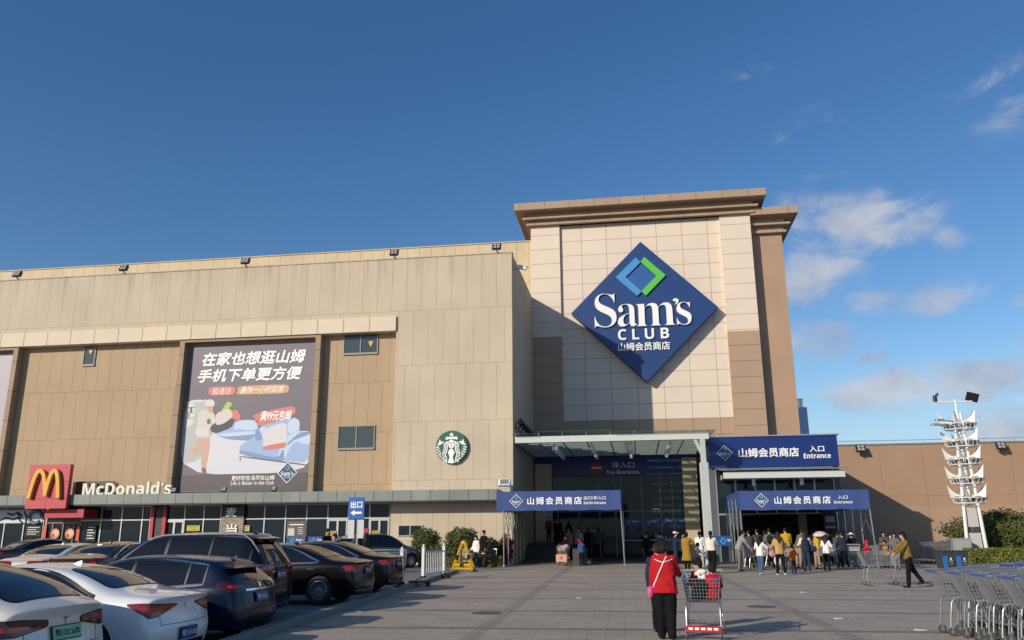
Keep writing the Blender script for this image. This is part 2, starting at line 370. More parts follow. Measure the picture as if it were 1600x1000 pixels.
# ------------------------------------------------------------------ ground
def ground_mat():
    m = bpy.data.materials.new('plaza_paving'); m.use_nodes = True
    nt = m.node_tree; N = nt.nodes; L = nt.links; b = N['Principled BSDF']; b.inputs['Roughness'].default_value = 0.8
    g = N.new('ShaderNodeNewGeometry'); mp = N.new('ShaderNodeMapping'); mp.inputs['Rotation'].default_value = (0, 0, R(-1.2)); L.new(g.outputs['Position'], mp.inputs[0])
    bt = N.new('ShaderNodeTexBrick'); L.new(mp.outputs[0], bt.inputs['Vector']); bt.offset = 0.5
    for k, v in (('Scale', 1), ('Brick Width', 0.62), ('Row Height', 0.31), ('Mortar Size', 0.009), ('Mortar Smooth', 0.3), ('Bias', 0.0)): bt.inputs[k].default_value = v
    bt.inputs['Color1'].default_value = (0.385, 0.325, 0.258, 1); bt.inputs['Color2'].default_value = (0.45, 0.383, 0.308, 1); bt.inputs['Mortar'].default_value = (0.21, 0.185, 0.16, 1)
    # darker courses every 3.4 m and along the depth
    sp = N.new('ShaderNodeSeparateXYZ'); L.new(mp.outputs[0], sp.inputs[0])
    def M(op, a, b_=None):
        n = N.new('ShaderNodeMath'); n.operation = op
        for i, v in enumerate((a, b_)):
            if v is None: continue
            if isinstance(v, (int, float)): n.inputs[i].default_value = v
            else: L.new(v, n.inputs[i])
        return n.outputs[0]
    n0 = N.new('ShaderNodeTexNoise'); n0.inputs['Scale'].default_value = 0.25; L.new(g.outputs['Position'], n0.inputs['Vector'])
    ym = M('MODULO', M('ADD', sp.outputs[1], 100.55), 3.41); c1 = M('LESS_THAN', ym, 0.31)
    xm = M('MODULO', M('ADD', sp.outputs[0], 101.9), 6.2); c2 = M('LESS_THAN', xm, 0.31)
    cr = M('MAXIMUM', c1, M('MULTIPLY', c2, 0.5))
    n1 = N.new('ShaderNodeTexNoise'); n1.inputs['Scale'].default_value = 0.55; n1.inputs['Detail'].default_value = 8; n1.inputs['Roughness'].default_value = 0.68; L.new(g.outputs['Position'], n1.inputs['Vector'])
    n2 = N.new('ShaderNodeTexNoise'); n2.inputs['Scale'].default_value = 9; n2.inputs['Detail'].default_value = 6; L.new(g.outputs['Position'], n2.inputs['Vector'])
    mps = N.new('ShaderNodeMapping'); mps.inputs['Scale'].default_value = (0.25, 1.3, 1); L.new(g.outputs['Position'], mps.inputs[0])
    n3 = N.new('ShaderNodeTexNoise'); n3.inputs['Scale'].default_value = 0.9; n3.inputs['Detail'].default_value = 5; n3.inputs['Distortion'].default_value = 0.6; L.new(mps.outputs[0], n3.inputs['Vector'])
    st = N.new('ShaderNodeMapRange'); st.inputs[1].default_value = 0.60; st.inputs[2].default_value = 0.75; st.inputs[3].default_value = 1.0; st.inputs[4].default_value = 0.72; L.new(n3.outputs[0], st.inputs[0])
    f = M('MULTIPLY', M('ADD', 0.68, M('MULTIPLY', n1.outputs[0], 0.42)), M('ADD', 0.86, M('MULTIPLY', n2.outputs[0], 0.28)))
    f = M('MULTIPLY', M('MULTIPLY', f, st.outputs[0]), M('SUBTRACT', 1.0, M('MULTIPLY', cr, 0.42)))
    vo = N.new('ShaderNodeTexVoronoi'); vo.inputs['Scale'].default_value = 1.1; L.new(g.outputs['Position'], vo.inputs['Vector'])      # gum and oil spots
    sr = N.new('ShaderNodeMapRange'); sr.inputs[1].default_value = .035; sr.inputs[2].default_value = .075; sr.inputs[3].default_value = .62; sr.inputs[4].default_value = 1; L.new(vo.outputs['Distance'], sr.inputs[0])
    v2 = N.new('ShaderNodeTexVoronoi'); v2.inputs['Scale'].default_value = .16; v2.inputs['Randomness'].default_value = 1; L.new(mp.outputs[0], v2.inputs['Vector'])
    s2 = N.new('ShaderNodeMapRange'); s2.inputs[1].default_value = .05; s2.inputs[2].default_value = .16; s2.inputs[3].default_value = .78; s2.inputs[4].default_value = 1; L.new(M('ADD', v2.outputs['Distance'], M('MULTIPLY', M('SUBTRACT', n1.outputs[0], .5), .25)), s2.inputs[0])
    f = M('MULTIPLY', f, M('MULTIPLY', sr.outputs[0], s2.outputs[0]))
    vm = N.new('ShaderNodeVectorMath'); vm.operation = 'SCALE'; L.new(bt.outputs[0], vm.inputs[0]); L.new(f, vm.inputs['Scale']); L.new(vm.outputs[0], b.inputs['Base Color'])
    bp = N.new('ShaderNodeBump'); bp.inputs['Strength'].default_value = 0.35; bp.inputs['Distance'].default_value = 0.01
    L.new(M('SUBTRACT', n2.outputs[0], bt.outputs['Fac']), bp.inputs['Height']); L.new(bp.outputs[0], b.inputs['Normal'])
    return m
def kx(Y): return -6.26 - 0.069 * (Y - 13.5)       # the kerb's plaza side
A_ASPH = pm('asphalt', (0.105, 0.108, 0.115), 0.85, var=0.22, scale=0.8, bump=0.4, bscale=90)
A_PARK = pm('parking_concrete', (0.17, 0.172, 0.175), 0.85, var=0.2, scale=0.5, bump=0.3, bscale=60)
g = MB(); g.box(-600, 600, -600, 900, -0.6, -0.3); tag(g.build('ground', A_ASPH), kind='structure')
g = MB()
pl_ = [(kx(-20), -20), (80, -20), (80, 76), (-7.9, 76), (-7.9, 38), (kx(36), 36)]
g.add([(x, y, 0) for x, y in pl_] + [(x, y, -.32) for x, y in pl_], [(0, 1, 2, 3, 4, 5)] + [(i, (i + 1) % 6, 6 + (i + 1) % 6, 6 + i) for i in range(6)])
tag(g.build('plaza', ground_mat()), kind='structure')
def pzg(y): return -0.18 * min(1, max(0, (21.5 - y) / 10.5))      # the car park falls gently towards the near end
g = MB(); ys = [-20, 11, 12.5, 14, 15.5, 17, 18.5, 20, 21.5, 36, 38, 60]
for y0, y1 in zip(ys, ys[1:]):
    q = lambda y: kx(y) - .02 if y <= 36 else -7.92
    g.add([(-110, y0, pzg(y0)), (q(y0), y0, pzg(y0)), (q(y1), y1, pzg(y1)), (-110, y1, pzg(y1))], [(0, 1, 2, 3)])
tag(g.build('parking_lot', A_PARK), kind='structure')
kerb = MB()
kp = []
for i in range(56):
    y0 = -18 + i * 0.98; y1 = y0 + 0.972
    if y1 > 36: break
    kerb.add([(kx(y0) - .26, y0, -.28), (kx(y0), y0, -.28), (kx(y1), y1, -.28), (kx(y1) - .26, y1, -.28), (kx(y0) - .245, y0 + .004, .13), (kx(y0) - .02, y0 + .004, .13), (kx(y1) - .02, y1 - .004, .13), (kx(y1) - .245, y1 - .004, .13)],
             [(0, 3, 2, 1), (4, 5, 6, 7), (0, 1, 5, 4), (1, 2, 6, 5), (2, 3, 7, 6), (3, 0, 4, 7)])
tag(kerb.build('kerb', pm('kerb_stone', (0.20, 0.19, 0.18), 0.8, var=0.25, scale=2.0, bump=0.3, bscale=30), bevel=0.012), kind='structure')
pmk = MB()
for y in (7.9, 10.6, 13.2, 15.9, 18.9, 22.6, 26.0): pmk.box(-12.3, kx(y) - 0.4, y - .06, y + .06, pzg(y) - .02, pzg(y) + 0.012)
for y in (14.6, 17.2, 19.8, 22.4): pmk.box(-19.6, -13.9, y - .06, y + .06, pzg(y) - .02, pzg(y) + 0.012)
tag(pmk.build('parking_marking', pm('worn_white_paint', (0.45, 0.45, 0.43), 0.8, var=0.4, scale=3)), kind='structure')

# ------------------------------------------------------------------ the store
YW, YT = 45.0, 54.55
xc = -6.71; zW = 17.66
def PX(x, y=500, Y=YW): return atY(x, y, Y).x
def PZ(x, y, Y=YW): return atY(x, y, Y).z
XL = -50.0
store = empty('store_building', 'big beige panelled warehouse store with a tall stone tower over its entrance', 'building', (xc, YW, 0))
zb_t, zb_b = PZ(621, 494.5), PZ(620, 517)
xr0 = PX(616, 620)
rowh = (PZ(800, 395) - PZ(800, 655)) / 3
M_WALL = wallmat('cream_concrete_panel', (0.56, 0.461, 0.34), 0.905, rowh, x0=xc + YW, z0=zW, drip=(zW, 2.8, .75), joint=0.015, jdark=0.8, var=0.016, stain=0.13)
M_REC = wallmat('brown_stone_panel', (0.445, 0.322, 0.197), 0.82, 2.95, x0=3.1, z0=PZ(33, 615.5, 45.5), joint=0.014, jdark=0.66, var=0.012, stain=0.10, drip=(14.0, 2.0, .5))
M_BAND = wallmat('pale_stone_band', (0.70, 0.585, 0.44), 1.62, 9.0, x0=xr0 + 44.9, z0=10, joint=0.03, var=0.015, stain=0.06, off=0)
M_FRAME = wallmat('brown_pier_cladding', (0.36, 0.26, 0.17), 50, 1.85, x0=0, z0=3.0, joint=0.02, jdark=0.4, var=0.03, stain=0.1)
M_REAR = wallmat('cream_rear_panel', (0.62, 0.50, 0.325), 0.905, 3.2, x0=0.3, z0=22.08, joint=0.02, jdark=0.7, var=0.02, stain=0.14)
M_TC = wallmat('tower_pale_stone', (0.715, 0.60, 0.485), 1.755, 1.07, x0=PX(877, 500, YT) + YT, z0=PZ(1000, 655, YT), joint=0.022, jdark=0.58, var=0.014, stain=0.05, off=0, streak=False, rough=0.6)
M_TCP = wallmat('tower_pale_pilaster', (0.715, 0.60, 0.485), 60, 1.07, x0=20, z0=PZ(855, 527, YT), joint=0.022, jdark=0.58, var=0.01, stain=0.05, off=0, streak=False, rough=0.6)
M_TB = wallmat('tower_brown_stone', (0.405, 0.282, 0.195), 1.755, 1.07, x0=PX(877, 500, YT) + YT, z0=PZ(1000, 655, YT), joint=0.022, jdark=0.58, var=0.02, stain=0.06, off=0, streak=False, rough=0.6)
M_TBP = wallmat('tower_brown_pilaster', (0.405, 0.282, 0.195), 60, 1.07, x0=20, z0=PZ(855, 527, YT), joint=0.022, jdark=0.58, var=0.01, stain=0.06, off=0, streak=False, rough=0.6)
M_CORN = wallmat('brown_cornice', (0.40, 0.285, 0.195), 1.755, 30, x0=0.5, z0=0, joint=0.02, jdark=0.5, var=0.03, stain=0.12, off=0)
M_PIER = wallmat('brown_pier_plain', (0.42, 0.278, 0.185), 60, 40, x0=20, z0=-2, joint=0.0, var=0.01, stain=0.12)
M_FASC = wallmat('grey_green_metal_panel', (0.215, 0.245, 0.222), 1.06, 20, x0=0.4, z0=-2, joint=0.022, jdark=0.3, var=0.06, stain=0.3, rough=0.45)
M_ALU = pm('grey_aluminium', (0.42, 0.43, 0.43), 0.4, 0.6, var=0.06)
M_ALUD = pm('dark_aluminium', (0.10, 0.105, 0.11), 0.4, 0.5, var=0.06)
M_GLASS = glassmat('dark_shop_glass', (0.013, 0.024, 0.034), 0.035, spec=0.24, wav=0.05)
M_GLASS2 = glassmat('grey_window_glass', (0.05, 0.07, 0.072), 0.05)
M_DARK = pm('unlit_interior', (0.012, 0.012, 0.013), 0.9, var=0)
M_WHITE = pm('white_paint', (0.80, 0.79, 0.76), 0.5, var=0.05)
M_BLK = pm('black_plastic', (0.02, 0.02, 0.021), 0.5, var=0.1)
M_STEEL = pm('galvanised_steel', (0.50, 0.51, 0.51), 0.35, 0.85, var=0.12, scale=8)
M_BLUE = pm('sign_blue', (0.012, 0.048, 0.175), 0.42, var=0.05, scale=1.0)
M_TBLUE = pm('tent_blue_fabric', (0.034, 0.068, 0.225), 0.7, var=0.07, scale=1.5, bump=0.25, bscale=2.2)
M_LTXT = pm('white_lettering', (0.86, 0.85, 0.82), 0.5, var=0)
M_LBLUE = pm('logo_light_blue', (0.06, 0.27, 0.56), 0.45, var=0); M_GREEN = pm('logo_green', (0.10, 0.50, 0.06), 0.45, var=0); M_MBLUE = pm('logo_mid_blue', (0.02, 0.10, 0.33), 0.45, var=0)

def part(name, mat_, fn, parent=store, **k):
    b = MB(); fn(b); return b.build(name, mat_, parent, world=True, **k)
part('front_wall', M_WALL, lambda b: (b.box(XL, xc, YW, 54.9, zb_t, zW), b.box(xr0, xc, YW, 54.9, 0, zb_t - 0.0005)))
part('coping', M_WALL, lambda b: b.box(XL, xc + .03, YW - .035, YW + 0.4, zW - .0005, zW + 0.07))
part('recessed_wall', M_REC, lambda b: b.box(XL, xr0, YW + .5, YW + 1, 3.9, zb_t - .01))
part('pale_band', M_BAND, lambda b: b.box(XL, xr0 - .001, YW - .12, YW + .48, zb_b, zb_t - .002))
part('rear_wall', M_REAR, lambda b: (b.box(XL, -6.62, 55.25, 62, 0, 22.08), b.box(XL, -6.62, 55.2, 55.6, 22.08, 22.16)))
# tower
xt0, xp1, xp2, xt1 = PX(831, 500, YT), PX(877, 500, YT), PX(1135.4, 500, YT), PX(1185.2, 500, YT)
zc1 = PZ(1000, 655, YT); zcl = PZ(855, 527, YT); zcr = PZ(1160, 517, YT); zcb = 23.2
part('tower_pilaster', M_TCP, lambda b: b.box(xt0, xp1, YT, 62, zcl, zcb))
part('tower_pilaster', M_TCP, lambda b: b.box(xp2, xt1, YT, 62, zcr, zcb))
part('tower_panel', M_TC, lambda b: b.box(xp1, xp2, YT + .22, 62, zc1, zcb))
def fbrown(b):
    b.box(xt0, xp1, YT, 62, 6.0, zcl)
    b.box(xt0, xt0 + 1.2, YT, 62, 0, 5.9995)
part('tower_base_cladding', M_TBP, fbrown)
part('tower_base_cladding', M_TBP, lambda b: b.box(xp2, xt1, YT, 62, 6.0, zcr))
def fbrown(b):
    b.box(xp1, xp2, YT + .22, 62, 6.0, zc1)
part('tower_base_cladding', M_TB, fbrown)
xq = PX(1233.8, 500, 55.4)
part('tower_pier', M_PIER, lambda b: b.box(xt1 - .5, xq, YT + .85, 66, 0, 22.6))
def cornice(b, x0, x1, yf, yb, steps):
    for o, z0, z1 in steps: b.box(x0 - o, x1 + o, yf - o, yb + o, z0, z1)
z1t = PZ(805, 318, 53.5); z1b = PZ(805, 329, 53.5); z2b = PZ(817, 343, 53.95); z3b = PZ(827, 353, 54.3)
part('cornice', M_CORN, lambda b: cornice(b, xt0, xt1, YT, 61, [(1.05, z1b, z1t), (0.22, z2b + .15, z1b), (0.55, z2b, z2b + .15), (0.13, z3b + .17, z2b), (0.30, z3b, z3b + .17), (0.06, zcb - .05, z3b)]), bevel=0.02)
zp = PZ(1230, 322, 54.4)
part('pier_cornice', M_CORN, lambda b: [b.box(xt1 + .02, xq + o, YT + .85 - o, 64, zp - a, zp - c) for o, a, c in ((1.05, .52, 0), (.22, .95, .52), (.55, 1.10, .95), (.13, 1.42, 1.10), (.30, 1.60, 1.42))], bevel=0.02)
# poster surrounds: brown piers and head
YP = YW + .46
def surround(b, x0, x1, z0, z1, w=.32):
    b.box(x0 - w, x0, YW - .02, YW + .5, z0, z1 + w); b.box(x1, x1 + w, YW - .02, YW + .5, z0, z1 + w); b.box(x0, x1, YW - .02, YW + .5, z1, z1 + w)
pz1 = PZ(400, 537, YP); pz0 = PZ(380, 768, YP); px0 = PX(290, 655, YP) - .12; px1 = PX(487, 650, YP) + .06
part('poster_surround', M_FRAME, lambda b: surround(b, px0 - .12, px1 + .12, 3.9, pz1 + .14))
qx1 = PX(20, 600, YP); qx0 = qx1 - 8.0
part('poster_surround', M_FRAME, lambda b: surround(b, qx0 - .12, qx1 + .12, 3.9, pz1 + .14))
# upper windows
def window(x0, x1, z0, z1, n):
    fr = MB(); y0, y1 = YW + .42, YW + .5; t = .06
    fr.box(x0, x1, y0 - .02, y1 + .02, z0 - .05, z0 + t); fr.box(x0, x1, y0, y1 + .02, z1 - t, z1)
    for i in range(n + 1):
        xx = x0 + (x1 - x0 - t) * i / n; fr.box(xx, xx + t, y0 + .004, y1 + .02, z0 + t, z1 - t)
    w = fr.build('window', pm('brown_window_frame', (0.30, 0.25, 0.2), .5, var=.05), store, world=True)
    p = MB(); p.box(x0 + .03, x1 - .03, y1 - .03, y1 - .01, z0 + .03, z1 - .03)
    p.build('pane', M_GLASS2, w, world=True)
    return w
YR = YW + .5
window(PX(537, 540, YR), PX(591, 540, YR), PZ(564, 553, YR), PZ(564, 522, YR), 2)
window(PX(528, 685, YR), PX(586, 685, YR), PZ(557, 701.5, YR), PZ(557, 665, YR), 2)
window(PX(131, 556, YR), PX(150, 556, YR), PZ(140, 571, YR), PZ(140, 541, YR), 1)
tri = MB(); cx, cz = PX(579, 537, 45.4), PZ(579, 537, 45.4); tri.prism([(cx - .17, cz + .17), (cx + .17, cz + .17), (cx, cz - .2)], 45.44, 45.455)
cx, cz = PX(141, 550, 45.4), PZ(141, 550, 45.4); tri.prism([(cx - .15, cz + .15), (cx + .15, cz + .15), (cx, cz - .17)], 45.44, 45.455)
tri.build('window_decal', pm('yellow_sticker', (.55, .38, .06), .5, var=0), store, world=True)
# street canopy fascia
zf0, zf1 = PZ(770, 781, 43.8), PZ(770, 764, 43.8)
part('fascia', M_FASC, lambda b: b.box(XL, PX(777, 770, 43.8), 43.8, 45.0, zf0, zf1), bevel=.02)
part('soffit', M_ALUD, lambda b: b.box(XL, PX(777, 770, 43.8) - .05, 43.86, 45.5, zf0 - .05, zf0 - .003))
# shopfront bays
YS = 45.32
zt0, zt1 = PZ(500, 810, YS), zf0 - .05
edges = [609, 577.5, 544, 512, 479, 446, 413, 380]
edges2 = [345, 318, 288, 258]; edges3 = [235, 222, 190, 158, 127]; edges4 = [69, 38, 8, -23, -54, -86, -118, -150]
def bay(a, b_, door=False):
    xa, xb = PX(a, 820, YS), PX(b_, 820, YS); xa, xb = min(xa, xb), max(xa, xb)
    fr = MB(); t = .035
    fr.box(xa, xa + t, YS - .05, YS + .06, 0, zt1); fr.box(xb - t, xb, YS - .05, YS + .06, 0, zt1)
    fr.box(xa + t, xb - t, YS - .045, YS + .06, zt0 - .03, zt0 + .03); fr.box(xa + t, xb - t, YS - .045, YS + .06, zt1 - .05, zt1); fr.box(xa + t, xb - t, YS - .045, YS + .06, 0, .1)
    if door:
        m = (xa + xb) / 2; fr.box(m - .06, m + .06, YS - .06, YS + .05, .1, zt0 - .03)
        for q in (xa + t, xb - t - .07): fr.box(q, q + .07, YS - .06, YS + .05, .1, zt0 - .03)
        fr.box(xa + t + .07, m - .06, YS - .055, YS + .05, zt0 - .15, zt0 - .03); fr.box(m + .06, xb - t - .07, YS - .055, YS + .05, zt0 - .15, zt0 - .03)
        for q in (m - .1, m + .1): fr.tube((q, YS - .1, .8), (q, YS - .1, 1.4), .018)
    w = fr.build('shop_door' if door else 'shop_window', M_ALU, store, world=True)
    p = MB(); p.box(xa + t, xb - t, YS, YS + .02, zt0 + .03, zt1 - .05); p.box(xa + t, xb - t, YS, YS + .02, .1, zt0 - .03); p.build('pane', M_GLASS, w, world=True)
for E_ in (edges, edges2, edges3, edges4):
    for i in range(len(E_) - 1): bay(E_[i], E_[i + 1], door=(E_[i], E_[i + 1]) in ((544, 512), (609, 577.5), (288, 258)))
def bx(b, a, c, y0, y1, z0, z1): b.box(PX(a, 820, y0), PX(c, 820, y0), y0, y1, z0, z1)
M_BRICK = wallmat('grey_brick', (0.30, 0.26, 0.20), 0.24, 0.08, joint=0.01, var=0.35, stain=0.2, jdark=1.5)
part('brick_pier', M_BRICK, lambda b: bx(b, 345, 380, 45.15, 45.6, 0, PZ(360, 808, 45.15)))
part('dark_sign_panel', M_BLK, lambda b: bx(b, 345, 380, 45.1, 45.6, PZ(360, 808, 45.1), zt1))
part('stub_wall', pm('black_cladding', (0.03, 0.03, 0.03), .5), lambda b: bx(b, 235, 258, 45.24, 45.6, 0, zt1))
M_RED = pm('red_paint', (0.46, 0.02, 0.035), .45, var=.06)
part('red_portal', M_RED, lambda b: (bx(b, 234, 239, 45.14, 45.3, 0, zt1), bx(b, 253, 258, 45.14, 45.3, 0, zt1)))
# burger shop door under its red hood
part('door_hood', M_RED, lambda b: b.box(PX(70, 800, 44.0), PX(131, 800, 44.0), 44.0, 45.25, PZ(100, 809, 44.0), PZ(100, 796, 44.0)))
def bdoor():
    fr = MB(); xa, xb = PX(72, 825, YS), PX(127, 825, YS); m = (xa + xb) / 2; zt = PZ(97, 818, YS)
    for q in (xa, xa + .42, m - .05, xb - .5, xb - .08): fr.box(q, q + .08, YS - .06, YS + .05, 0, zt)
    fr.box(xa, xb, YS - .065, YS + .05, zt, zt + .08)
    d = fr.build('shop_door', pm('bronze_door_frame', (.16, .13, .10), .4, .5), store, world=True)
    p = MB(); p.box(xa, xb, YS, YS + .02, 0, zt1); p.build('pane', M_GLASS, d, world=True)
    for c, nm in ((86, 0), (109, 0)):
        s = MB(); x, z = PX(c, 834, 45.25), PZ(c, 834, 45.25)
        s.lathe([(.30, -.02), (.30, 0)], 20, axis='y', c=(x, YS - .06, z), m=0); s.lathe([(.2, -.025), (.2, -.02)], 14, axis='y', c=(x + .04, YS - .062, z + .03), m=1); s.lathe([(.1, -.03), (.1, -.024)], 10, axis='y', c=(x - .1, YS - .063, z - .1), m=2)
        s.build('door_poster', [pm('poster_peach', (.62, .22, .12), .6), pm('poster_cream', (.75, .5, .35), .6), pm('poster_red', (.45, .06, .04), .6)], d, world=True)
    for c in (71.5, 123.5):
        s = MB(); x = PX(c, 830, YS); s.box(x - .1, x + .1, YS - .1, YS - .08, PZ(c, 845, YS), PZ(c, 822, YS)); s.build('couplet_banner', pm('couplet_red', (.62, .10, .06), .6), d, world=True)
bdoor()
# ground floor of the projecting block: low windows
def lowwin(a, b_, y0, y1):
    x0, x1 = PX(a, 828, 44.97), PX(b_, 828, 44.97); z0, z1 = PZ((a + b_) / 2, y1, 44.97), PZ((a + b_) / 2, y0, 44.97)
    f = MB(); t = .05
    for q in (x0, (x0 + x1) / 2 - t / 2, x1 - t): f.box(q, q + t, 44.93, 45.0, z0, z1)
    f.box(x0 + t, x1 - t, 44.935, 45, z1 - t, z1); f.box(x0 + t, x1 - t, 44.935, 45, z0, z0 + t)
    w = f.build('window', M_ALU, store, world=True); p = MB(); p.box(x0 + .02, x1 - .02, 44.96, 44.99, z0 + .02, z1 - .02); p.build('pane', M_GLASS, w, world=True)
lowwin(622, 660, 820, 838)
part('beige_return', M_WALL, lambda b: b.box(-6.6, -5.5, 54.0, YT - .002, 0, 6.0))

# ---- entrance under the glass canopy
M_NAVY = pm('banner_navy', (0.008, 0.028, 0.16), 0.35, var=.05)
yb_ = 54.1
part('banner_wall', M_NAVY, lambda b: b.box(PX(835, 730, yb_), PX(1096, 730, yb_), yb_, YT + .1, PZ(960, 743, yb_), PZ(960, 708, yb_)))
part('lintel', M_ALUD, lambda b: b.box(PX(835, 730, yb_), PX(1096, 730, yb_), yb_ + .05, YT + .2, PZ(960, 708, yb_) + .003, 6.6))
xd = [PX(x, 800, 54.4) for x in (862, 872, 905, 937, 962, 972, 1004, 1033, 1052, 1070)]
zd1 = PZ(960, 744, 54.4)
for i in range(len(xd) - 1):
    fr = MB(); a, b_ = xd[i], xd[i + 1]; t = .05
    fr.box(a, a + t, 54.3, 54.5, 0, zd1); fr.box(b_ - t, b_, 54.3, 54.5, 0, zd1)
    fr.box(a + t, b_ - t, 54.31, 54.5, 2.9, 3.0); fr.box(a + t, b_ - t, 54.31, 54.5, 0, .12); fr.box(a + t, b_ - t, 54.31, 54.5, zd1 - .06, zd1)
    if i in (6, 7): fr.tube((b_ - .2 if i == 6 else a + .2, 54.2, 1.0), (b_ - .2 if i == 6 else a + .2, 54.2, 2.2), .025)
    w = fr.build('entrance_door', M_ALUD, store, world=True)
    p = MB(); p.box(a + t, b_ - t, 54.4, 54.42, .12, zd1 - .06); p.build('pane', M_GLASS, w, world=True)
    if i in (5, 6, 7, 8):
        s = MB(); z0, z1 = PZ(1010, 821, 54.3), PZ(1010, 810, 54.3); s.box(a + t, b_ - t, 54.36, 54.38, z0, z1)
        c = (a + b_) / 2 - .25; h = .16; zc = (z0 + z1) / 2
        s.prism([(c - h, zc), (c, zc - h), (c + h, zc), (c, zc + h)], 54.345, 54.355, 1); text(s, serif("Sam's"), c + .2, c + .62, zc - .02, zc + .13, 54.35, m=2)
        s.build('window_decal', [M_NAVY, M_LBLUE, M_LTXT], w, world=True)
nt_ = MB(); nt_.box(PX(1020, 797, 54.3), PX(1031, 797, 54.3), 54.33, 54.35, PZ(1025, 800, 54.3), PZ(1025, 794, 54.3)); nt_.build('notice', M_WHITE, store, world=True)
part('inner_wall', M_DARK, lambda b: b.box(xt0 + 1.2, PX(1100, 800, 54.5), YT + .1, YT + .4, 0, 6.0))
M_MARB = pm('polished_beige_stone', (0.56, 0.46, 0.30), 0.16, var=0.12, scale=1.2, stretch=(.3, .3, 2.5), spec=.6)
part('stone_column', M_MARB, lambda b: [b.box(PX(1070, 800, 53.6), PX(1093, 800, 53.6), 53.6, YT, .0 + i * 1.04, 1.03 + i * 1.04) for i in range(6)], bevel=.015)
part('door_rail', M_STEEL, lambda b: (b.tube((PX(975, 842, 52), 52, 1.15), (PX(1066, 842, 52), 52, 1.15), .03), [b.tube((x, 52, 0), (x, 52, 1.15), .025) for x in (PX(975, 842, 52), PX(1005, 842, 52), PX(1036, 842, 52), PX(1066, 842, 52))]))
M_STEP = pm('dark_granite', (0.06, 0.058, 0.055), .5, var=.2, scale=6)
part('steps', M_STEP, lambda b: [b.box(-6.68, -4.3, 48.2 + i * .45, 54.0, i * .15, .15 * (i + 1) - .001) for i in range(7)], bevel=.01)
def fplat(b): b.box(-4.25, 3.1, 46.4, 54.3, 0, .12)
part('entrance_platform', M_STEP, fplat, bevel=.01)
# glass canopy
M_RIB = pm('canopy_steel', (0.40, 0.44, 0.41), .45, .3, var=.08)
mg = bpy.data.materials.new('canopy_glass'); mg.use_nodes = True
_n = mg.node_tree; _n.nodes.clear(); _o = _n.nodes.new('ShaderNodeOutputMaterial'); _t = _n.nodes.new('ShaderNodeBsdfTransparent'); _t.inputs[0].default_value = (.84, .91, .87, 1)
_d = _n.nodes.new('ShaderNodeBsdfPrincipled'); _d.inputs['Base Color'].default_value = (.20, .25, .23, 1); _d.inputs['Roughness'].default_value = .15
_m = _n.nodes.new('ShaderNodeMixShader'); _m.inputs[0].default_value = .24; _n.links.new(_t.outputs[0], _m.inputs[1]); _n.links.new(_d.outputs[0], _m.inputs[2]); _n.links.new(_m.outputs[0], _o.inputs[0])
gx0, gx1 = PX(805, 687, 44.7), PX(1107, 682, 44.7); gz1, gz0 = PZ(805, 683, 44.7), PZ(805, 692.5, 44.7)
def fcan(b):
    b.box(gx0, gx1, 44.6, 44.8, gz0, gz1)
    b.box(gx0, gx0 + .15, 44.8, 54.0, gz0, gz1 - .02); b.box(gx1 - .15, gx1, 44.8, 54.0, gz0, gz1 - .02)
can = part('glass_canopy', pm('pale_canopy_fascia', (0.56, .58, .55), .5, var=.05), fcan)
part('canopy_beam', M_RIB, lambda b: ([b.box(gx0 + .15, gx1 - .15, 44.8 + .85 * i + .3, 44.8 + .85 * i + .42, gz0 + .02, gz1 - .1) for i in range(11)], [b.box(gx0 + 1.3 * i, gx0 + 1.3 * i + .07, 44.85, 54, gz0 - .04, gz0 + .015) for i in range(1, 8)]), can)
def fgl(b):
    n = 8
    for i in range(n):
        a = gx0 - .1 + (gx1 - gx0 + .5) * i / n; c = a + (gx1 - gx0 + .5) / n - .03
        z = gz1 + (.22 if 1 <= i <= 3 else .10)
        b.box(a, c, 44.3, 54, z, z + .03)
part('roof_glass', mg, fgl, can)
def fcl(b):
    for i in range(9):
        x = gx0 + (gx1 - gx0) * i / 8; b.tube((x, 44.7, gz1), (x, 44.7, gz1 + .2), .03)
part('glass_clamp', M_STEEL, fcl, can)
for rx, rx2 in ((865.5, 881), (924.5, 934), (985.5, 985.5), (1047.5, 1039)):
    for k in range(5):
        x0_ = PX(rx, 700, 45.5); y = 45.5 + k * 1.5
        s = MB(); s.lathe([(.085, -.36), (.10, -.35), (.10, 0.0), (.03, .0), (.03, .1)], 10, c=(x0_, y, gz0 - .02)); s.build('spotlight', M_WHITE, can, smooth=True, world=True)
# canopy column with bracket
xk = PX(1105, 800, 44.7)
def fcol(b):
    b.bbox(xk - .24, xk + .22, 44.5, 44.95, 0, PZ(1104, 722, 44.5), .03)
    b.box(xk - .16, xk + .12, 44.6, 44.85, PZ(1104, 722, 44.5), gz0)
    b.add([(xk - .5, 44.65, gz0), (xk + .05, 44.65, gz0 - 1.3), (xk + .05, 44.8, gz0 - 1.3), (xk - .5, 44.8, gz0), (xk - .32, 44.65, gz0), (xk + .12, 44.65, gz0 - 1.2), (xk + .12, 44.8, gz0 - 1.2), (xk - .32, 44.8, gz0)],
          [(0, 1, 2, 3), (4, 7, 6, 5), (0, 4, 5, 1), (3, 2, 6, 7), (1, 5, 6, 2), (0, 3, 7, 4)])
part('canopy_column', pm('column_grey_paint', (.46, .48, .47), .5, var=.08), fcol)
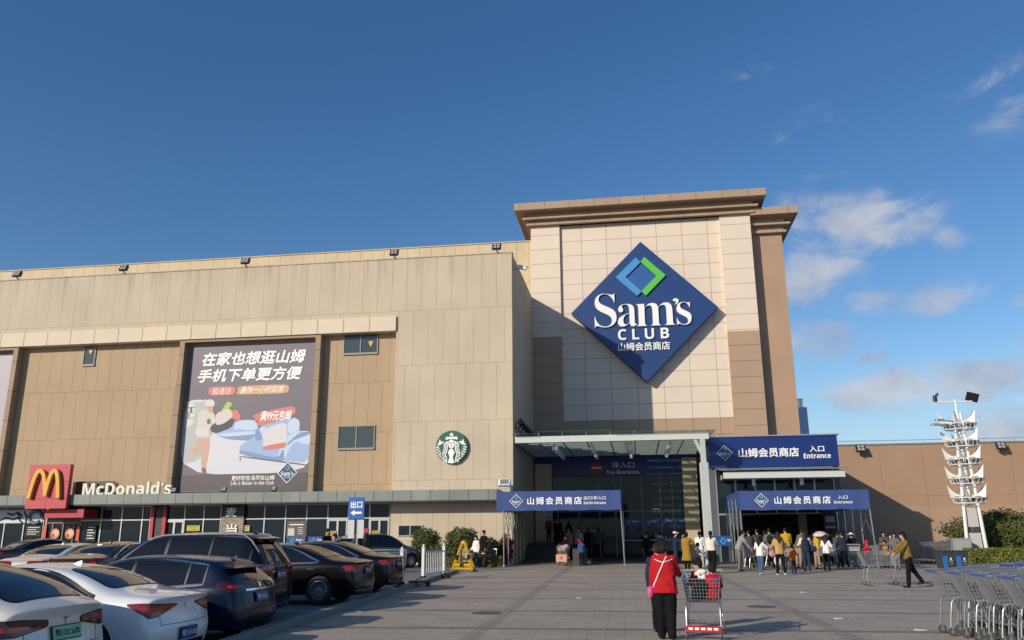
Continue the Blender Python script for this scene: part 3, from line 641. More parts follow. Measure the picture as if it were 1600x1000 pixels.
# entrance block on the right
xb0, xb1 = PX(1113, 800, 47), PX(1311, 720, 47); zs1, zs0 = PZ(1210, 681, 47), PZ(1210, 729.5, 47)
part('entrance_block', pm('block_grey_cladding', (.10, .11, .12), .5, var=.1), lambda b: (b.box(xb0, xb1, 47.12, YT + .8, zs0, zs1 - .02), b.box(xb1 - .35, xb1 - .02, 47.2, YT + .8, 0, zs0), b.box(xb0, xb0 + .3, 47.2, YT, 0, zs0)))
part('block_coping', M_ALU, lambda b: b.box(xb0 - .05, xb1 + .12, 46.9, 48.0, zs1 - .018, zs1 + .05))
cz1, cz0 = PZ(1220, 736, 44.6), PZ(1220, 746.5, 44.6); ca0, ca1 = PX(1130, 742, 44.6), PX(1320, 742, 44.6)
part('side_canopy', pm('pale_canopy_fascia', (0.56, .58, .55)), lambda b: (b.box(ca0, ca1, 44.5, 44.65, cz0, cz1), b.box(ca0 + .1, ca1 - .1, 44.65, 47.1, cz0 + .05, cz1 - .05)))
part('side_canopy_roof', M_FASC, lambda b: b.add([(ca0 - .2, 44.3, cz1 + .06), (ca1 + .35, 44.3, cz1 + .06), (ca1 + .35, 47.1, cz1 + .3), (ca0 - .2, 47.1, cz1 + .3), (ca0 - .2, 44.3, cz1 + .1), (ca1 + .35, 44.3, cz1 + .1), (ca1 + .35, 47.1, cz1 + .34), (ca0 - .2, 47.1, cz1 + .34)], [(0, 3, 2, 1), (4, 5, 6, 7), (0, 1, 5, 4), (1, 2, 6, 5), (2, 3, 7, 6), (3, 0, 4, 7)]))
for rx in (1178, 1253):
    s = MB(); s.lathe([(.085, -.4), (.10, -.39), (.10, 0.0), (.03, .0), (.03, .06)], 10, c=(PX(rx, 755, 45.4), 45.4, cz0 + .05)); s.build('spotlight', M_WHITE, store, smooth=True, world=True)
# glazed front of the block and its opening
zo = PZ(1230, 803, 47.1)
xo0 = PX(1160, 820, 47.1)
def gpanel(xa, xb, z0, z1, Y=47.1, nm='entrance_window'):
    f = MB(); t = .05
    f.box(xa, xa + t, Y - .05, Y + .05, z0, z1); f.box(xb - t, xb, Y - .05, Y + .05, z0, z1); f.box(xa + t, xb - t, Y - .045, Y + .05, z0, z0 + t); f.box(xa + t, xb - t, Y - .045, Y + .05, z1 - t, z1)
    w = f.build(nm, M_ALU, store, world=True); p = MB(); p.box(xa + t, xb - t, Y, Y + .02, z0 + t, z1 - t); p.build('pane', M_GLASS, w, world=True); return w
xs_ = [xb0 + .3 + (xb1 - .35 - xb0 - .3) * i / 6 for i in range(7)]
for i in range(6): gpanel(xs_[i], xs_[i + 1], zo + .003, zs0 - .01)
gpanel(xs_[0], (xs_[0] + xo0) / 2, 0, zo); gpanel((xs_[0] + xo0) / 2, xo0, 0, zo)
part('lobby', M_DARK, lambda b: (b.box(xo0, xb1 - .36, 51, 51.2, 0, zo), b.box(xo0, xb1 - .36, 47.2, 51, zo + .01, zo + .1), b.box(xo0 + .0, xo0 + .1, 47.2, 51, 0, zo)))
part('lobby_column', pm('lobby_green_grey', (.17, .2, .19), .5), lambda b: b.box(PX(1250, 830, 48.5), PX(1262, 830, 48.5), 48.5, 48.9, 0, zo))
nb = MB(); xa, xb = PX(1288, 822, 46.95), PX(1307, 822, 46.95); nb.box(xa, xb, 46.9, 46.98, 1.0, 2.8, 0); nb.box(xa + .08, xb - .08, 46.88, 46.895, 2.1, 2.4, 1)
for i in range(4): nb.lathe([(.07, -.01), (.07, 0)], 12, axis='y', c=(xa + .12 + i * (xb - xa - .24) / 3, 46.89, 1.85), m=1)
nb.build('notice_board', [M_BLK, pm('notice_grey', (.35, .36, .36), .6)], store, world=True)

# ---- low building on the right
low = empty('low_building', 'long low brown rendered warehouse wing behind the light tower', 'building', (18, 55.7, 0))
M_LOW = wallmat('brown_render', (0.375, 0.238, 0.152), 2.6, 3.3, x0=1, z0=PZ(1450, 692, 55.7), joint=.015, jdark=.8, var=.02, stain=.12, off=0)
M_LOWB = wallmat('paler_brown_plinth', (0.40, 0.262, 0.178), 5.2, 9, x0=1, z0=0, joint=.012, jdark=.8, var=.02, stain=.12, off=0)
zl = PZ(1450, 693.5, 55.7); zm = PZ(1480, 790, 55.7)
part('wall', M_LOW, lambda b: b.box(xq + .002, 60, 55.7, 75, zm, zl), low); part('plinth', M_LOWB, lambda b: b.box(xq + .002, 60, 55.7, 75, 0, zm - .0005), low)
part('roof_edge', M_ALU, lambda b: (b.box(xq + .002, 60, 55.62, 75, zl + .0005, zl + .08), b.tube((xq, 56, zl + .3), (60, 56, zl + .3), .02), [b.tube((13 + i * 1.8, 56, zl + .08), (13 + i * 1.8, 56, zl + .3), .015) for i in range(25)]), low)
# far office tower with a blue sign face
far = empty('office_tower', 'distant blue glass office tower peeping out beside the beige tower', 'building', (58, 180, 0))
fx0, fx1 = PX(1236, 650, 180), PX(1262, 650, 180); fz1 = PZ(1255, 622, 180)
part('blue_panel', pm('far_blue_cladding', (.03, .07, .18), .4, var=.1, scale=.1), lambda b: b.box(fx0, fx1, 180, 195, 0, PZ(1255, 636, 180)), far)
part('glass_crown', wallmat('far_glass_grid', (.12, .22, .25), 1.6, 1.8, joint=.12, var=.2), lambda b: b.box(fx0, fx1 - .6, 180.5, 194, PZ(1255, 636, 180), fz1), far)
# white arched roof far right
arc = empty('arched_canopy', 'white arched canopy roof showing above the bushes at the right edge', 'canopy', (33, 50, 0))
def farc(b):
    pts = [(27.5 + 16 * i / 24, 50, 3.0 + 1.9 * math.sin(PI * (i / 24))) for i in range(25)]
    b.path(pts, .13, 8); b.path([(x, y + 4, z) for x, y, z in pts], .13, 8)
part('rim', M_WHITE, farc, arc, smooth=True)
part('membrane', pm('white_membrane', (.6, .6, .6), .6), lambda b: [b.quad(*[(27.5 + 16 * (i + a) / 24, 50 + c, 2.97 + 1.9 * math.sin(PI * (i + a) / 24)) for a, c in ((0, 0), (1, 0), (1, 4), (0, 4))]) for i in range(24)], arc)
part('post', M_WHITE, lambda b: [b.tube((x, y, 0), (x, y, 3.2), .1, n=10) for x in (28.2, 42.8) for y in (50, 54)], arc)
# ------------------------------------------------------------------ signs on the store
def logo_small(b, cx, cz, h, Y, mline=0, mfill=1, mblue=2, mg=3, mt=0):
    # diamond outline with a little emblem and the name
    o = [(cx - h, cz), (cx, cz - h), (cx + h, cz), (cx, cz + h)]; w = h * .06
    b.prism(o, Y - .004, Y, mline); k = 1 - w / h * 1.5
    b.prism([(cx + (x - cx) * k, cz + (z - cz) * k) for x, z in o], Y - .008, Y - .0045, mfill)
    q = h * .27; e = cz + h * .42
    b.prism([(cx - q, e), (cx - q * .1, e - q), (cx + q * .1, e - q * .75), (cx - q * .5, e), (cx + q * .1, e + q * .75), (cx - q * .1, e + q)], Y - .012, Y - .0085, mblue)
    b.prism([(cx + q, e), (cx + q * .1, e + q), (cx - q * .1, e + q * .7), (cx + q * .5, e), (cx - q * .1, e - q * .7), (cx + q * .1, e - q)], Y - .0125, Y - .0088, mg)
    text(b, serif("Sam's"), cx - h * .62, cx + h * .62, cz - h * .28, cz + h * .16, Y - .012, m=mt); text(b, bold('CLUB'), cx - h * .3, cx + h * .3, cz - h * .48, cz - h * .36, Y - .012, m=mt)
YD = 54.0
def D(x, y, Y=YD): p = atY(x, y, Y); return (p.x, p.z)
def Z2(x, y, Y=YD): return D(860 + x / 4, 360 + y / 4, Y)
dia = empty('diamond_sign', 'huge blue diamond sign with a blue and green emblem and white lettering on the tower', 'sign', (.95, YD, 16.2))
b = MB(); cx, cz, hh = .98, 16.22, 4.93
b.prism([(cx - hh, cz), (cx, cz - hh), (cx + hh, cz), (cx, cz + hh)], YD, YT + .2); b.build('panel', M_BLUE, dia, world=True, bevel=.02)
b = MB(); b.prism([Z2(*p) for p in ((533, 172), (408, 297), (543, 412), (570, 385), (470, 295), (563, 203))], YD - .14, YD - .0, 0)
b.prism([Z2(*p) for p in ((587, 170), (720, 283), (597, 410), (568, 383), (662, 288), (563, 200))], YD - .141, YD - .0, 1)
b.prism([Z2(*p) for p in ((563, 207), (658, 288), (568, 381), (474, 295))], YD - .03, YD - .0, 2); b.build('emblem', [M_LBLUE, M_GREEN, M_MBLUE], dia, world=True)
def tpx(b, body, xl, yt, xr, yb, Y, **k):
    xm = (xl + xr) / 2; ym = (yt + yb) / 2
    text(b, body, atY(xl, ym, Y).x, atY(xr, ym, Y).x, atY(xm, yb, Y).z, atY(xm, yt, Y).z, Y, **k)
b = MB(); 
for ch, x0_, y0_, x1_, y1_ in (('S', 275, 395, 412, 606), ('a', 420, 459, 540, 600), ('m', 534, 452, 780, 594), ('\u2019', 766, 424, 802, 466), ('s', 789, 446, 881, 590)):
    tpx(b, serif(ch), 860 + x0_ / 4, 360 + y0_ / 4, 860 + x1_ / 4, 360 + y1_ / 4, YD - .14, depth=.13, off=-.012)
tpx(b, bold('CLUB'), 965.5, 513, 1045.5, 530, YD - .1, depth=.09, spacing=1.5); tpx(b, '山姆会员商店', 965.5, 534.5, 1047, 547.5, YD - .08, depth=.07, off=.018)
b.build('lettering', M_LTXT, dia, world=True)
# roundel with the crowned figure
sir = empty('round_sign', 'round green coffee sign with a white crowned long haired figure on the cream wall', 'sign', (-9.7, 44.8, 6.35))
cp = atY(705.5, 698.2, 44.8); rr = atY(730.5, 698.2, 44.8).x - cp.x
b = MB(); b.lathe([(rr - .02, -.2), (rr, -.18), (rr, .0)], 48, axis='y', c=(cp.x, 45.0, cp.z)); b.build('disc', pm('sign_green', (.012, .11, .055), .45, var=.04), sir, world=True, smooth=True)
b = MB(); YY = 44.785
def U(x, y): return (cp.x + (x - 498) / 267 * rr, cp.z + (525 - y) / 267 * rr)
def poly(b, pts, m=0, Y=YY, t=.02): b.prism([U(*p) for p in pts], Y - t, Y + .01, m)
def star(cx, cy, r): return [(cx + (r if i % 2 == 0 else r * .42) * math.sin(PI * i / 5), cy - (r if i % 2 == 0 else r * .42) * math.cos(PI * i / 5)) for i in range(10)]
def strip(pts, w):
    L_, R_ = [], []
    for i, p in enumerate(pts):
        a = pts[max(i - 1, 0)]; c = pts[min(i + 1, len(pts) - 1)]; d = Vector((c[0] - a[0], c[1] - a[1])).normalized(); n = Vector((-d.y, d.x)) * (w[i] if isinstance(w, (list, tuple)) else w) / 2
        L_.append((p[0] + n.x, p[1] + n.y)); R_.append((p[0] - n.x, p[1] - n.y))
    return L_ + R_[::-1]
poly(b, star(499, 328, 46))
poly(b, [(410, 412), (385, 372), (412, 382), (418, 348), (446, 372), (470, 352), (499, 372), (528, 352), (552, 372), (578, 345), (586, 380), (612, 366), (592, 412), (545, 400), (499, 396), (452, 400)])
poly(b, [(497 + 54 * math.cos(t * PI / 12), 478 + 72 * math.sin(t * PI / 12)) for t in range(24)])
poly(b, [(468, 566), (497, 552), (528, 566), (552, 618), (522, 690), (552, 786), (498, 792), (440, 782), (472, 690), (440, 618)])
for s_ in (1, -1):
    def mx(p): return (497 + (p[0] - 497) * s_, p[1])
    for k, (o, w) in enumerate(((0, 17), (-27, 15), (-52, 13))):
        pts = [(438 + o * .55, 432 - o * .25), (424 + o, 480), (432 + o, 540), (418 + o * 1.05, 600), (398 + o * 1.1, 650), (418 + o * 1.05, 705), (424 + o * .9, 778 + o * .2)]
        sm = []
        for i in range(len(pts) - 1):
            for t in range(4):
                f = t / 4; f = f * f * (3 - 2 * f); sm.append(mx((pts[i][0] + (pts[i + 1][0] - pts[i][0]) * f, pts[i][1] + (pts[i + 1][1] - pts[i][1]) * t / 4)))
        sm.append(mx(pts[-1])); poly(b, strip(sm, w))
    poly(b, [mx(p) for p in ((300, 395), (326, 440), (380, 434), (330, 482), (250, 504), (288, 450))])
    for i in range(7):
        a = R(4 + i * 9.5); r0, r1 = 258, 196 - i * 2
        p0 = (498 - r0 * math.cos(a), 520 + r0 * math.sin(a)); p1 = (498 - r1 * math.cos(a - .06), 520 + r1 * math.sin(a - .1)); poly(b, strip([mx(p0), mx(((p0[0] + p1[0]) / 2, (p0[1] + p1[1]) / 2 + 3)), mx(p1)], [20 - i, 19 - i, 8]))
    poly(b, [mx(p) for p in ((300, 660), (350, 628), (372, 650), (350, 684))])
for ex in (470, 524): poly(b, [(ex - 20, 462), (ex, 452), (ex + 20, 462), (ex, 470)], 1, YY - .021, .006)
poly(b, [(480, 512), (497, 506), (514, 512), (497, 522)], 1, YY - .021, .006); poly(b, [(492, 470), (500, 470), (503, 496), (490, 496)], 1, YY - .021, .004)
b.build('figure', [M_LTXT, MATS['sign_green']], sir, world=True)
# burger shop signs
ms = empty('red_sign', 'big red box sign with thick yellow double arches above the burger shop door', 'sign', (-34, 43.5, 3))
YM = 43.5
def Z7(x, y, Y): return D(x / 5, 700 + y / 5, Y)
a_ = Z7(216, 300, YM)[0]; c_ = Z7(533, 300, YM)[0]; t_ = Z7(400, 128, YM)[1]; o_ = Z7(360, 474, YM)[1]
M_SRED = pm('faded_sign_red', (0.50, 0.055, 0.075), .5, var=.06); M_GOLD = pm('sign_yellow', (.68, .38, .035), .5, var=.05)
b = MB(); nr = 3; hgt = t_ - o_
for (u0, u1, v0, v1) in ((0, 1, .22, .61), (0, .5, 0, .22), (.5, 1, 0, .22), (0, 1, .61, 1)):
    g_ = .008; b.box(a_ + u0 * (c_ - a_) + g_, a_ + u1 * (c_ - a_) - g_, YM, YM + .1, o_ + v0 * hgt + g_, o_ + v1 * hgt - g_)
b.box(a_ + .01, c_ - .01, YM + .1, YM + .28, o_ + .01, t_ - .01); b.build('box', M_SRED, ms, world=True)
b = MB(); aw = c_ - a_
def arch(x0, x1, z0, zt, n=22): return [(x0 + (x1 - x0) * i / n, 0) for i in range(n + 1)]
AX = lambda u: a_ + u * aw; AZ = lambda v: o_ + v * hgt
ctr = []
for i in range(31):     # left arch then right arch as one stroke
    t = -1 + 2 * i / 30; ctr.append((AX(.315 + .2 * t - .0), AZ(.85 - .62 * abs(t) ** 2.4) if t < 0 else AZ(.85 - .56 * abs(t) ** 2.4)))
ctr2 = []
for i in range(31):
    t = -1 + 2 * i / 30; ctr2.append((AX(.67 + .165 * t), AZ(.85 - .56 * abs(t) ** 2.4) if t < 0 else AZ(.85 - .62 * abs(t) ** 2.4)))
for q in (ctr, ctr2): b.prism(strip(q, aw * .083), YM - .22 - (.003 if q is ctr2 else 0), YM - .02 + (.001 if q is ctr2 else 0))
b.build('arches', M_GOLD, ms, world=True)
mt = empty('letter_sign', 'white block letters spelling a burger name on a dark brown board over the canopy', 'sign', (-29, 44.5, 3.93))
b = MB(); xa, za = Z7(583, 372, 44.2); xb, zb_ = Z7(915, 258, 44.2); b.prism([(xa, za), (xb + .05, za), (xb + .05, zb_ - .12), (xb - .25, zb_), (xa, zb_)], 44.2, 44.3); b.build('board', pm('dark_brown_board', (.07, .04, .03), .5), mt, world=True)
b = MB(); y_ = 43.98; tpx(b, bold("McDonald") + "\u2019" + bold('s'), 129, 753.0, 267.5, 773.5, y_, depth=.18, m=0, off=.008)
b.build('lettering', pm('cream_letter', (.72, .71, .60), .5, var=.03), mt, world=True)
b = MB(); za = Z7(900, 366, y_)[1]
for x in (135, 150, 168, 181, 205, 223, 243, 262): xx = atY(x, 770, 44.1).x; b.box(xx - .02, xx + .02, 44.0, 44.3, 3.94, za + .02)
b.build('bracket', M_BLK, mt, world=True)
# vertical shop name on the dark panel
vsg = empty('letter_sign', 'white upright character sign on the grey brick pier beside the shopfront', 'sign', (PX(361, 820, 45.07), 45.07, 2))
for ch, y0_, y1_ in (('麦', 793, 807.5), ('当', 819, 835)): vs_ = MB(); tpx(vs_, ch, 353, y0_, 370, y1_, 45.07, off=.02); vs_.build('letter', M_LTXT, vsg, world=True)
# advertising posters
bb = empty('billboard', 'large purple grey advertising poster showing a delivery woman and a pale blue sofa', 'billboard', ((px0 + px1) / 2, YP, pz0))
M_PUR = pm('poster_purple', (.135, .116, .152), .5, var=.15, scale=.3); M_PDK = pm('poster_dark_band', (.085, .070, .078), .5, var=.04)
b = MB(); b.box(px0, px1, YP - .03, YP, pz0, pz1); b.build('panel', M_PUR, bb, world=True)
PL = [('poster_white', (.62, .61, .62)), ('poster_floor', (.62, .62, .66)), ('sofa_blue', (.30, .43, .66)), ('sofa_light', (.50, .60, .76)), ('sofa_shade', (.19, .28, .48)), ('poster_orange', (.62, .33, .13)),
      ('poster_salmon', (.62, .17, .13)), ('poster_skin', (.58, .36, .26)), ('poster_cream_clothes', (.60, .55, .50)), ('poster_tan_trousers', (.56, .36, .27)), ('poster_lime', (.40, .50, .10)), ('poster_yellow', (.60, .47, .13)),
      ('poster_navy', (.035, .035, .075)), ('poster_room_grey', (.43, .45, .43)), ('poster_leg_dark', (.10, .10, .11)), ('poster_brown', (.22, .11, .08)), ('poster_deep_green', (.05, .18, .09))]
pmats = [pm(n, c, .5, var=.03) for n, c in PL] + [M_PDK, M_LTXT, M_BLUE, M_LBLUE, M_GREEN]
PI_ = {n: i for i, (n, _) in enumerate(PL)}; PI_['band'] = len(PL); PI_['txt'] = len(PL) + 1; PI_['blue'] = len(PL) + 2; PI_['lb'] = len(PL) + 3; PI_['gr'] = len(PL) + 4
lay = [0]
def Z8(x, y): return D(270 + x / 3.703, 510 + y / 3.703, YP - .05)
def chaikin(p, n=2):
    for _ in range(n):
        q = []
        for i in range(len(p)):
            a, d = p[i], p[(i + 1) % len(p)]; q += [(a[0] * .82 + d[0] * .18, a[1] * .82 + d[1] * .18), (a[0] * .18 + d[0] * .82, a[1] * .18 + d[1] * .82)]
        p = q
    return p
def ap(pts, m):
    lay[0] += 1; y = YP - .034 - lay[0] * .00035
    b.prism(chaikin([Z8(*p) for p in pts]), y, y + .0003, PI_[m])
b = MB()
def Pz(u, v): return (px0 + .01 + u * (px1 - px0 - .02), pz0 + .01 + v * (pz1 - pz0 - .02))
ap([(36, 860), (72, 430), (200, 420), (240, 620), (790, 650), (780, 845)], 'poster_floor')
ap([(38, 800), (72, 432), (240, 425), (225, 620), (160, 775)], 'poster_room_grey'); ap([(74, 450), (130, 446), (120, 560), (66, 600)], 'poster_white'); ap([(74, 438), (196, 422), (196, 430), (74, 446)], 'poster_white')
ap([(228, 620), (310, 575), (380, 540), (480, 540), (500, 600), (500, 665), (330, 655)], 'sofa_blue'); ap([(380, 545), (478, 542), (490, 598), (385, 600)], 'sofa_light'); ap([(360, 560), (388, 545), (384, 600), (352, 596)], 'sofa_light')
ap([(240, 625), (480, 612), (500, 640), (500, 665), (320, 655)], 'sofa_shade'); ap([(235, 622), (470, 604), (492, 622), (300, 640)], 'sofa_light')
ap([(385, 690), (470, 640), (520, 560), (700, 525), (735, 560), (732, 610), (797, 605), (788, 790), (620, 775), (385, 745)], 'sofa_blue')
ap([(470, 660), (500, 590), (540, 570), (530, 650)], 'sofa_light'); ap([(700, 525), (735, 545), (730, 605), (670, 625), (660, 560)], 'sofa_light'); ap([(640, 640), (730, 605), (797, 605), (792, 690), (700, 660), (640, 780), (600, 770)], 'sofa_light')
ap([(385, 712), (610, 765), (640, 700), (645, 770), (620, 790), (385, 740)], 'sofa_shade'); ap([(386, 750), (392, 752), (392, 780), (386, 775)], 'poster_leg_dark'); ap([(392, 748), (790, 800), (788, 808), (392, 756)], 'poster_leg_dark')
# delivery woman with a tray of shopping
ap([(150, 640), (215, 640), (212, 700), (190, 830), (165, 835), (160, 700), (130, 745), (95, 720), (98, 700), (130, 700)], 'poster_tan_trousers'); ap([(162, 820), (190, 815), (195, 850), (170, 848)], 'poster_brown')
ap([(150, 490), (190, 478), (240, 500), (250, 560), (225, 640), (150, 645), (135, 600)], 'poster_cream_clothes'); ap([(135, 590), (215, 600), (222, 622), (140, 640), (128, 620)], 'poster_white'); ap([(195, 540), (215, 530), (222, 560), (200, 570)], 'poster_deep_green')
ap([(195, 450), (238, 450), (236, 492), (215, 505), (196, 490)], 'poster_skin'); ap([(185, 460), (186, 432), (215, 420), (240, 430), (243, 462), (200, 458)], 'poster_white'); ap([(232, 462), (244, 464), (240, 498), (230, 496)], 'poster_brown')
ap([(210, 605), (225, 565), (340, 530), (358, 545), (340, 585), (250, 620)], 'poster_navy'); ap([(245, 560), (248, 510), (300, 490), (340, 530)], 'poster_yellow'); ap([(275, 495), (320, 428), (350, 455), (305, 510)], 'poster_lime'); ap([(310, 520), (330, 470), (370, 480), (395, 520), (385, 548), (350, 535)], 'poster_salmon'); ap([(318, 478), (345, 452), (372, 468), (350, 490)], 'poster_deep_green')
ap([(205, 600), (222, 598), (224, 625), (210, 628)], 'poster_skin')
# pills and card
ap([(208, 350), (350, 346), (366, 360), (362, 385), (345, 397), (206, 402)], 'poster_salmon'); ap([(372, 346), (655, 334), (674, 348), (672, 375), (650, 388), (362, 396), (376, 375)], 'poster_orange')
ap([(455, 520), (500, 500), (680, 460), (710, 470), (712, 500), (690, 520), (500, 580), (480, 560), (500, 545), (460, 545), (480, 532)], 'poster_salmon')
ap([(527, 590), (665, 548), (660, 690), (640, 704), (518, 716)], 'poster_white'); ap([(520, 694), (655, 668), (655, 690), (640, 704), (518, 716)], 'poster_salmon')
ap([(245, 505), (330, 470), (350, 520), (300, 560), (250, 575)], 'poster_cream_clothes'); ap([(210, 470), (216, 468), (216, 474), (211, 475)], 'poster_navy'); ap([(226, 468), (231, 468), (230, 473), (226, 473)], 'poster_navy'); ap([(212, 488), (226, 487), (222, 493), (214, 493)], 'poster_salmon')
ap([(76, 470), (128, 464), (128, 468), (76, 474)], 'poster_leg_dark'); ap([(75, 500), (124, 496), (124, 499), (75, 503)], 'poster_leg_dark'); ap([(72, 530), (122, 527), (122, 530), (72, 533)], 'poster_leg_dark'); ap([(100, 470), (112, 469), (110, 496), (98, 497)], 'poster_deep_green'); ap([(84, 504), (96, 503), (94, 526), (82, 527)], 'poster_salmon')
ap([(478, 600), (498, 592), (520, 652), (474, 662)], 'sofa_shade'); ap([(735, 612), (795, 608), (793, 622), (700, 655), (662, 690), (664, 674)], 'sofa_shade')
b.prism([Z8(*p) for p in ((34, 862), (34, 948), (776, 944), (779, 845))], YP - .0345 - lay[0] * .00035 - .0007, YP - .0345 - lay[0] * .00035 - .0003, PI_['band']); lay[0] += 3
lay[0] += 1
def pt(body, xl, yt, xr, yb, **k):
    lay[0] += 1; Yt = YP - .0345 - lay[0] * .00035
    p0 = Z8(xl, (yt + yb) / 2); p1 = Z8(xr, (yt + yb) / 2); q0 = Z8((xl + xr) / 2, yb); q1 = Z8((xl + xr) / 2, yt)
    text(b, body, p0[0], p1[0], q0[1], q1[1], Yt, m=PI_['txt'], **k)
pt('在家也想逛山姆', 172, 141, 770, 220, off=.035, shear=.2); pt('手机下单更方便', 145, 238, 750, 316, off=.035, shear=.2)
pt('极速达', 228, 356, 340, 392, shear=.2); pt('最快一小时到家', 392, 346, 645, 384, off=.012, shear=.2); pt('满99元包邮', 505, 486, 690, 545, off=.02, shear=.2)
pt('更好的生活尽在山姆', 340, 862, 588, 890, off=.015); pt('Life is Better in the Club', 336, 894, 584, 916, off=.01)
pc = Z8(662, 846); ph = Z8(720, 846)[0] - pc[0]
lay[0] += 1; logo_small(b, pc[0], pc[1], ph, YP - .036 - lay[0] * .00035, PI_['txt'], PI_['blue'], PI_['lb'], PI_['gr'], PI_['txt'])
b.build('artwork', pmats, bb, world=True)
bb2 = empty('billboard', 'plain pale lilac poster cut off by the left edge of the picture', 'billboard', ((qx0 + qx1) / 2, YP, pz0))
b = MB(); b.box(qx0, qx1, YP - .03, YP, pz0, pz1); b.build('panel', pm('poster_lilac', (.40, .36, .42), .5, var=.12, scale=.25), bb2, world=True)
# entrance signs
es = empty('entrance_sign', 'long dark blue entrance sign with white lettering above the right hand entrance', 'sign', ((xb0 + xb1) / 2, 47, zs0))
b = MB(); b.box(xb0, xb1, 46.98, 47.12, zs0 + .002, zs1 - .022); b.build('panel', M_NAVY, es, world=True)
def Z4(x, y): return (1080 + x / 4.547, 620 + y / 4.547)
b = MB(); Y_ = 46.94
def t4(body, xl, yt, xr, yb, **k):
    (x0, y0), (x1, y1) = Z4(xl, yt), Z4(xr, yb); tpx(b, body, x0, y0, x1, y1, Y_, **k)
t4('山姆会员商店', 336, 362, 766, 428, off=.025, depth=.035); t4('入口', 840, 347, 945, 390, off=.02, depth=.035); t4(bold('Entrance'), 800, 401, 992, 436, depth=.035)
lc = atY(*Z4(238, 398), 46.97); lh = atY(*Z4(294, 398), 46.97).x - lc.x; logo_small(b, lc.x, lc.z, lh, 46.972, 0, 1, 2, 3, 0)
b.build('lettering', [M_LTXT, M_NAVY, M_LBLUE, M_GREEN], es, world=True)
ns = empty('no_entrance_sign', 'shaded no entrance lettering with a red round bar symbol on the navy banner', 'sign', (0, 54, 5.5))
b = MB(); Y_ = 54.06
tpx(b, '非入口', 956, 721.5, 991, 731, Y_, off=.01); tpx(b, 'No Entrance', 948.5, 734.5, 998.5, 740.5, Y_, off=.02)
c = atY(932, 731, Y_); r_ = atY(941, 731, Y_).x - c.x
b.lathe([(r_, -.03), (r_, 0)], 28, axis='y', c=(c.x, Y_ + .02, c.z), m=1); b.box(c.x - r_ * .85, c.x + r_ * .85, Y_ - .02, Y_ - .011, c.z - .05, c.z + .05, 0)
b.build('lettering', [M_LTXT, M_RED], ns, world=True)
# menu board and shop stickers along the glazing
mbd = empty('menu_poster', 'brown menu poster with white lines stuck on the shop glazing', 'poster', (PX(463, 826, 45.2), 45.2, 1))
b = MB(); xa, xb = PX(448, 826, 45.25), PX(478, 826, 45.25); b.box(xa, xb, 45.24, 45.265, PZ(463, 839, 45.25), PZ(463, 813.5, 45.25), 0)
def blk(x0, y0, x1, y1, m): b.box(PX(x0, y0, 45.2), PX(x1, y0, 45.2), 45.225, 45.238, PZ(x0, y1, 45.2), PZ(x0, y0, 45.2), m)
blk(452, 819, 474, 820.6, 1); blk(450, 824.5, 460, 837, 2); blk(450, 824, 460, 825.5, 3)
for i in range(4): blk(465, 824 + i * 3.2, 473, 824.7 + i * 3.2, 1)
b.build('panel', [pm('menu_brown', (.10, .075, .07), .5), M_LTXT, pm('paper', (.6, .58, .5), .7), pm('menu_yellow', (.6, .42, .05), .6)], mbd, world=True)
stk = MB()
for a, c in ((446, 479), (479, 512), (512, 544), (544, 577.5), (577.5, 600)):
    xa, xb = PX(a, 845, 45.24) + .07, PX(c, 845, 45.24) - .07; z0, z1 = 1.08, 1.50
    st = MB(); st.box(xa, xb, 45.235, 45.255, z0, z1, 0); cx = (xa + xb) / 2 - .2; h = .16; zc = (z0 + z1) / 2
    st.prism([(cx - h, zc), (cx, zc - h), (cx + h, zc), (cx, zc + h)], 45.225, 45.234, 1); st.prism([(cx - h * .5, zc), (cx, zc - h * .5), (cx + h * .5, zc), (cx, zc + h * .5)], 45.215, 45.224, 0)
    text(st, serif("Sam's"), cx + .2, cx + .62, zc - .02, zc + .12, 45.228, m=2); text(st, bold('CLUB'), cx + .24, cx + .5, zc - .12, zc - .06, 45.228, m=2)
    st.build('window_decal', [pm('sticker_blue', (.015, .075, .27), .4), M_LBLUE, M_LTXT], store, world=True)
def sticker(x0, y0, x1, y1, rgb, nm, label, cat='poster', lines=0, Y=45.22):
    s = MB(); xa, xb = PX(x0, (y0 + y1) / 2, Y), PX(x1, (y0 + y1) / 2, Y); z0, z1 = PZ((x0 + x1) / 2, y1, Y), PZ((x0 + x1) / 2, y0, Y)
    s.box(xa, xb, Y, Y + .015, z0, z1, 0)
    for i in range(lines):
        zz = z1 - (z1 - z0) * (i + .7) / (lines + .6); s.box(xa + (xb - xa) * .12, xb - (xb - xa) * (.12 + .2 * (i % 2)), Y - .008, Y - .002, zz, zz + (z1 - z0) * .28 / (lines + 1), 1)
    tag(s.build(nm, [pm('paper_' + label[:12], rgb, .7, var=.1), M_LTXT if sum(rgb) < .9 else M_BLK]), label, cat)
sticker(292, 821, 312, 829.5, (.62, .48, .06), 'shop_poster', 'yellow notice stuck in the glass right of the red portal', lines=3)
sticker(304 + 76, 821, 312 + 78, 830, (.55, .45, .12), 'shop_poster', 'pale yellow notice beside the grey brick pier', lines=2)
sticker(516, 829.5, 525.5, 837, (.55, .34, .10), 'shop_poster', 'small orange sticker on the left double shop door', lines=2)
sticker(581, 829, 592, 837, (.56, .37, .12), 'shop_poster', 'small orange sticker on the right shop door', lines=2)
sticker(568.5, 825.5, 575, 835, (.50, .03, .06), 'shop_poster', 'small red sticker right of the exit sign post')
sticker(134.5, 821.5, 149.5, 845.5, (.02, .022, .024), 'shop_poster', 'dark poster with white printed lines right of the burger shop door', lines=5)
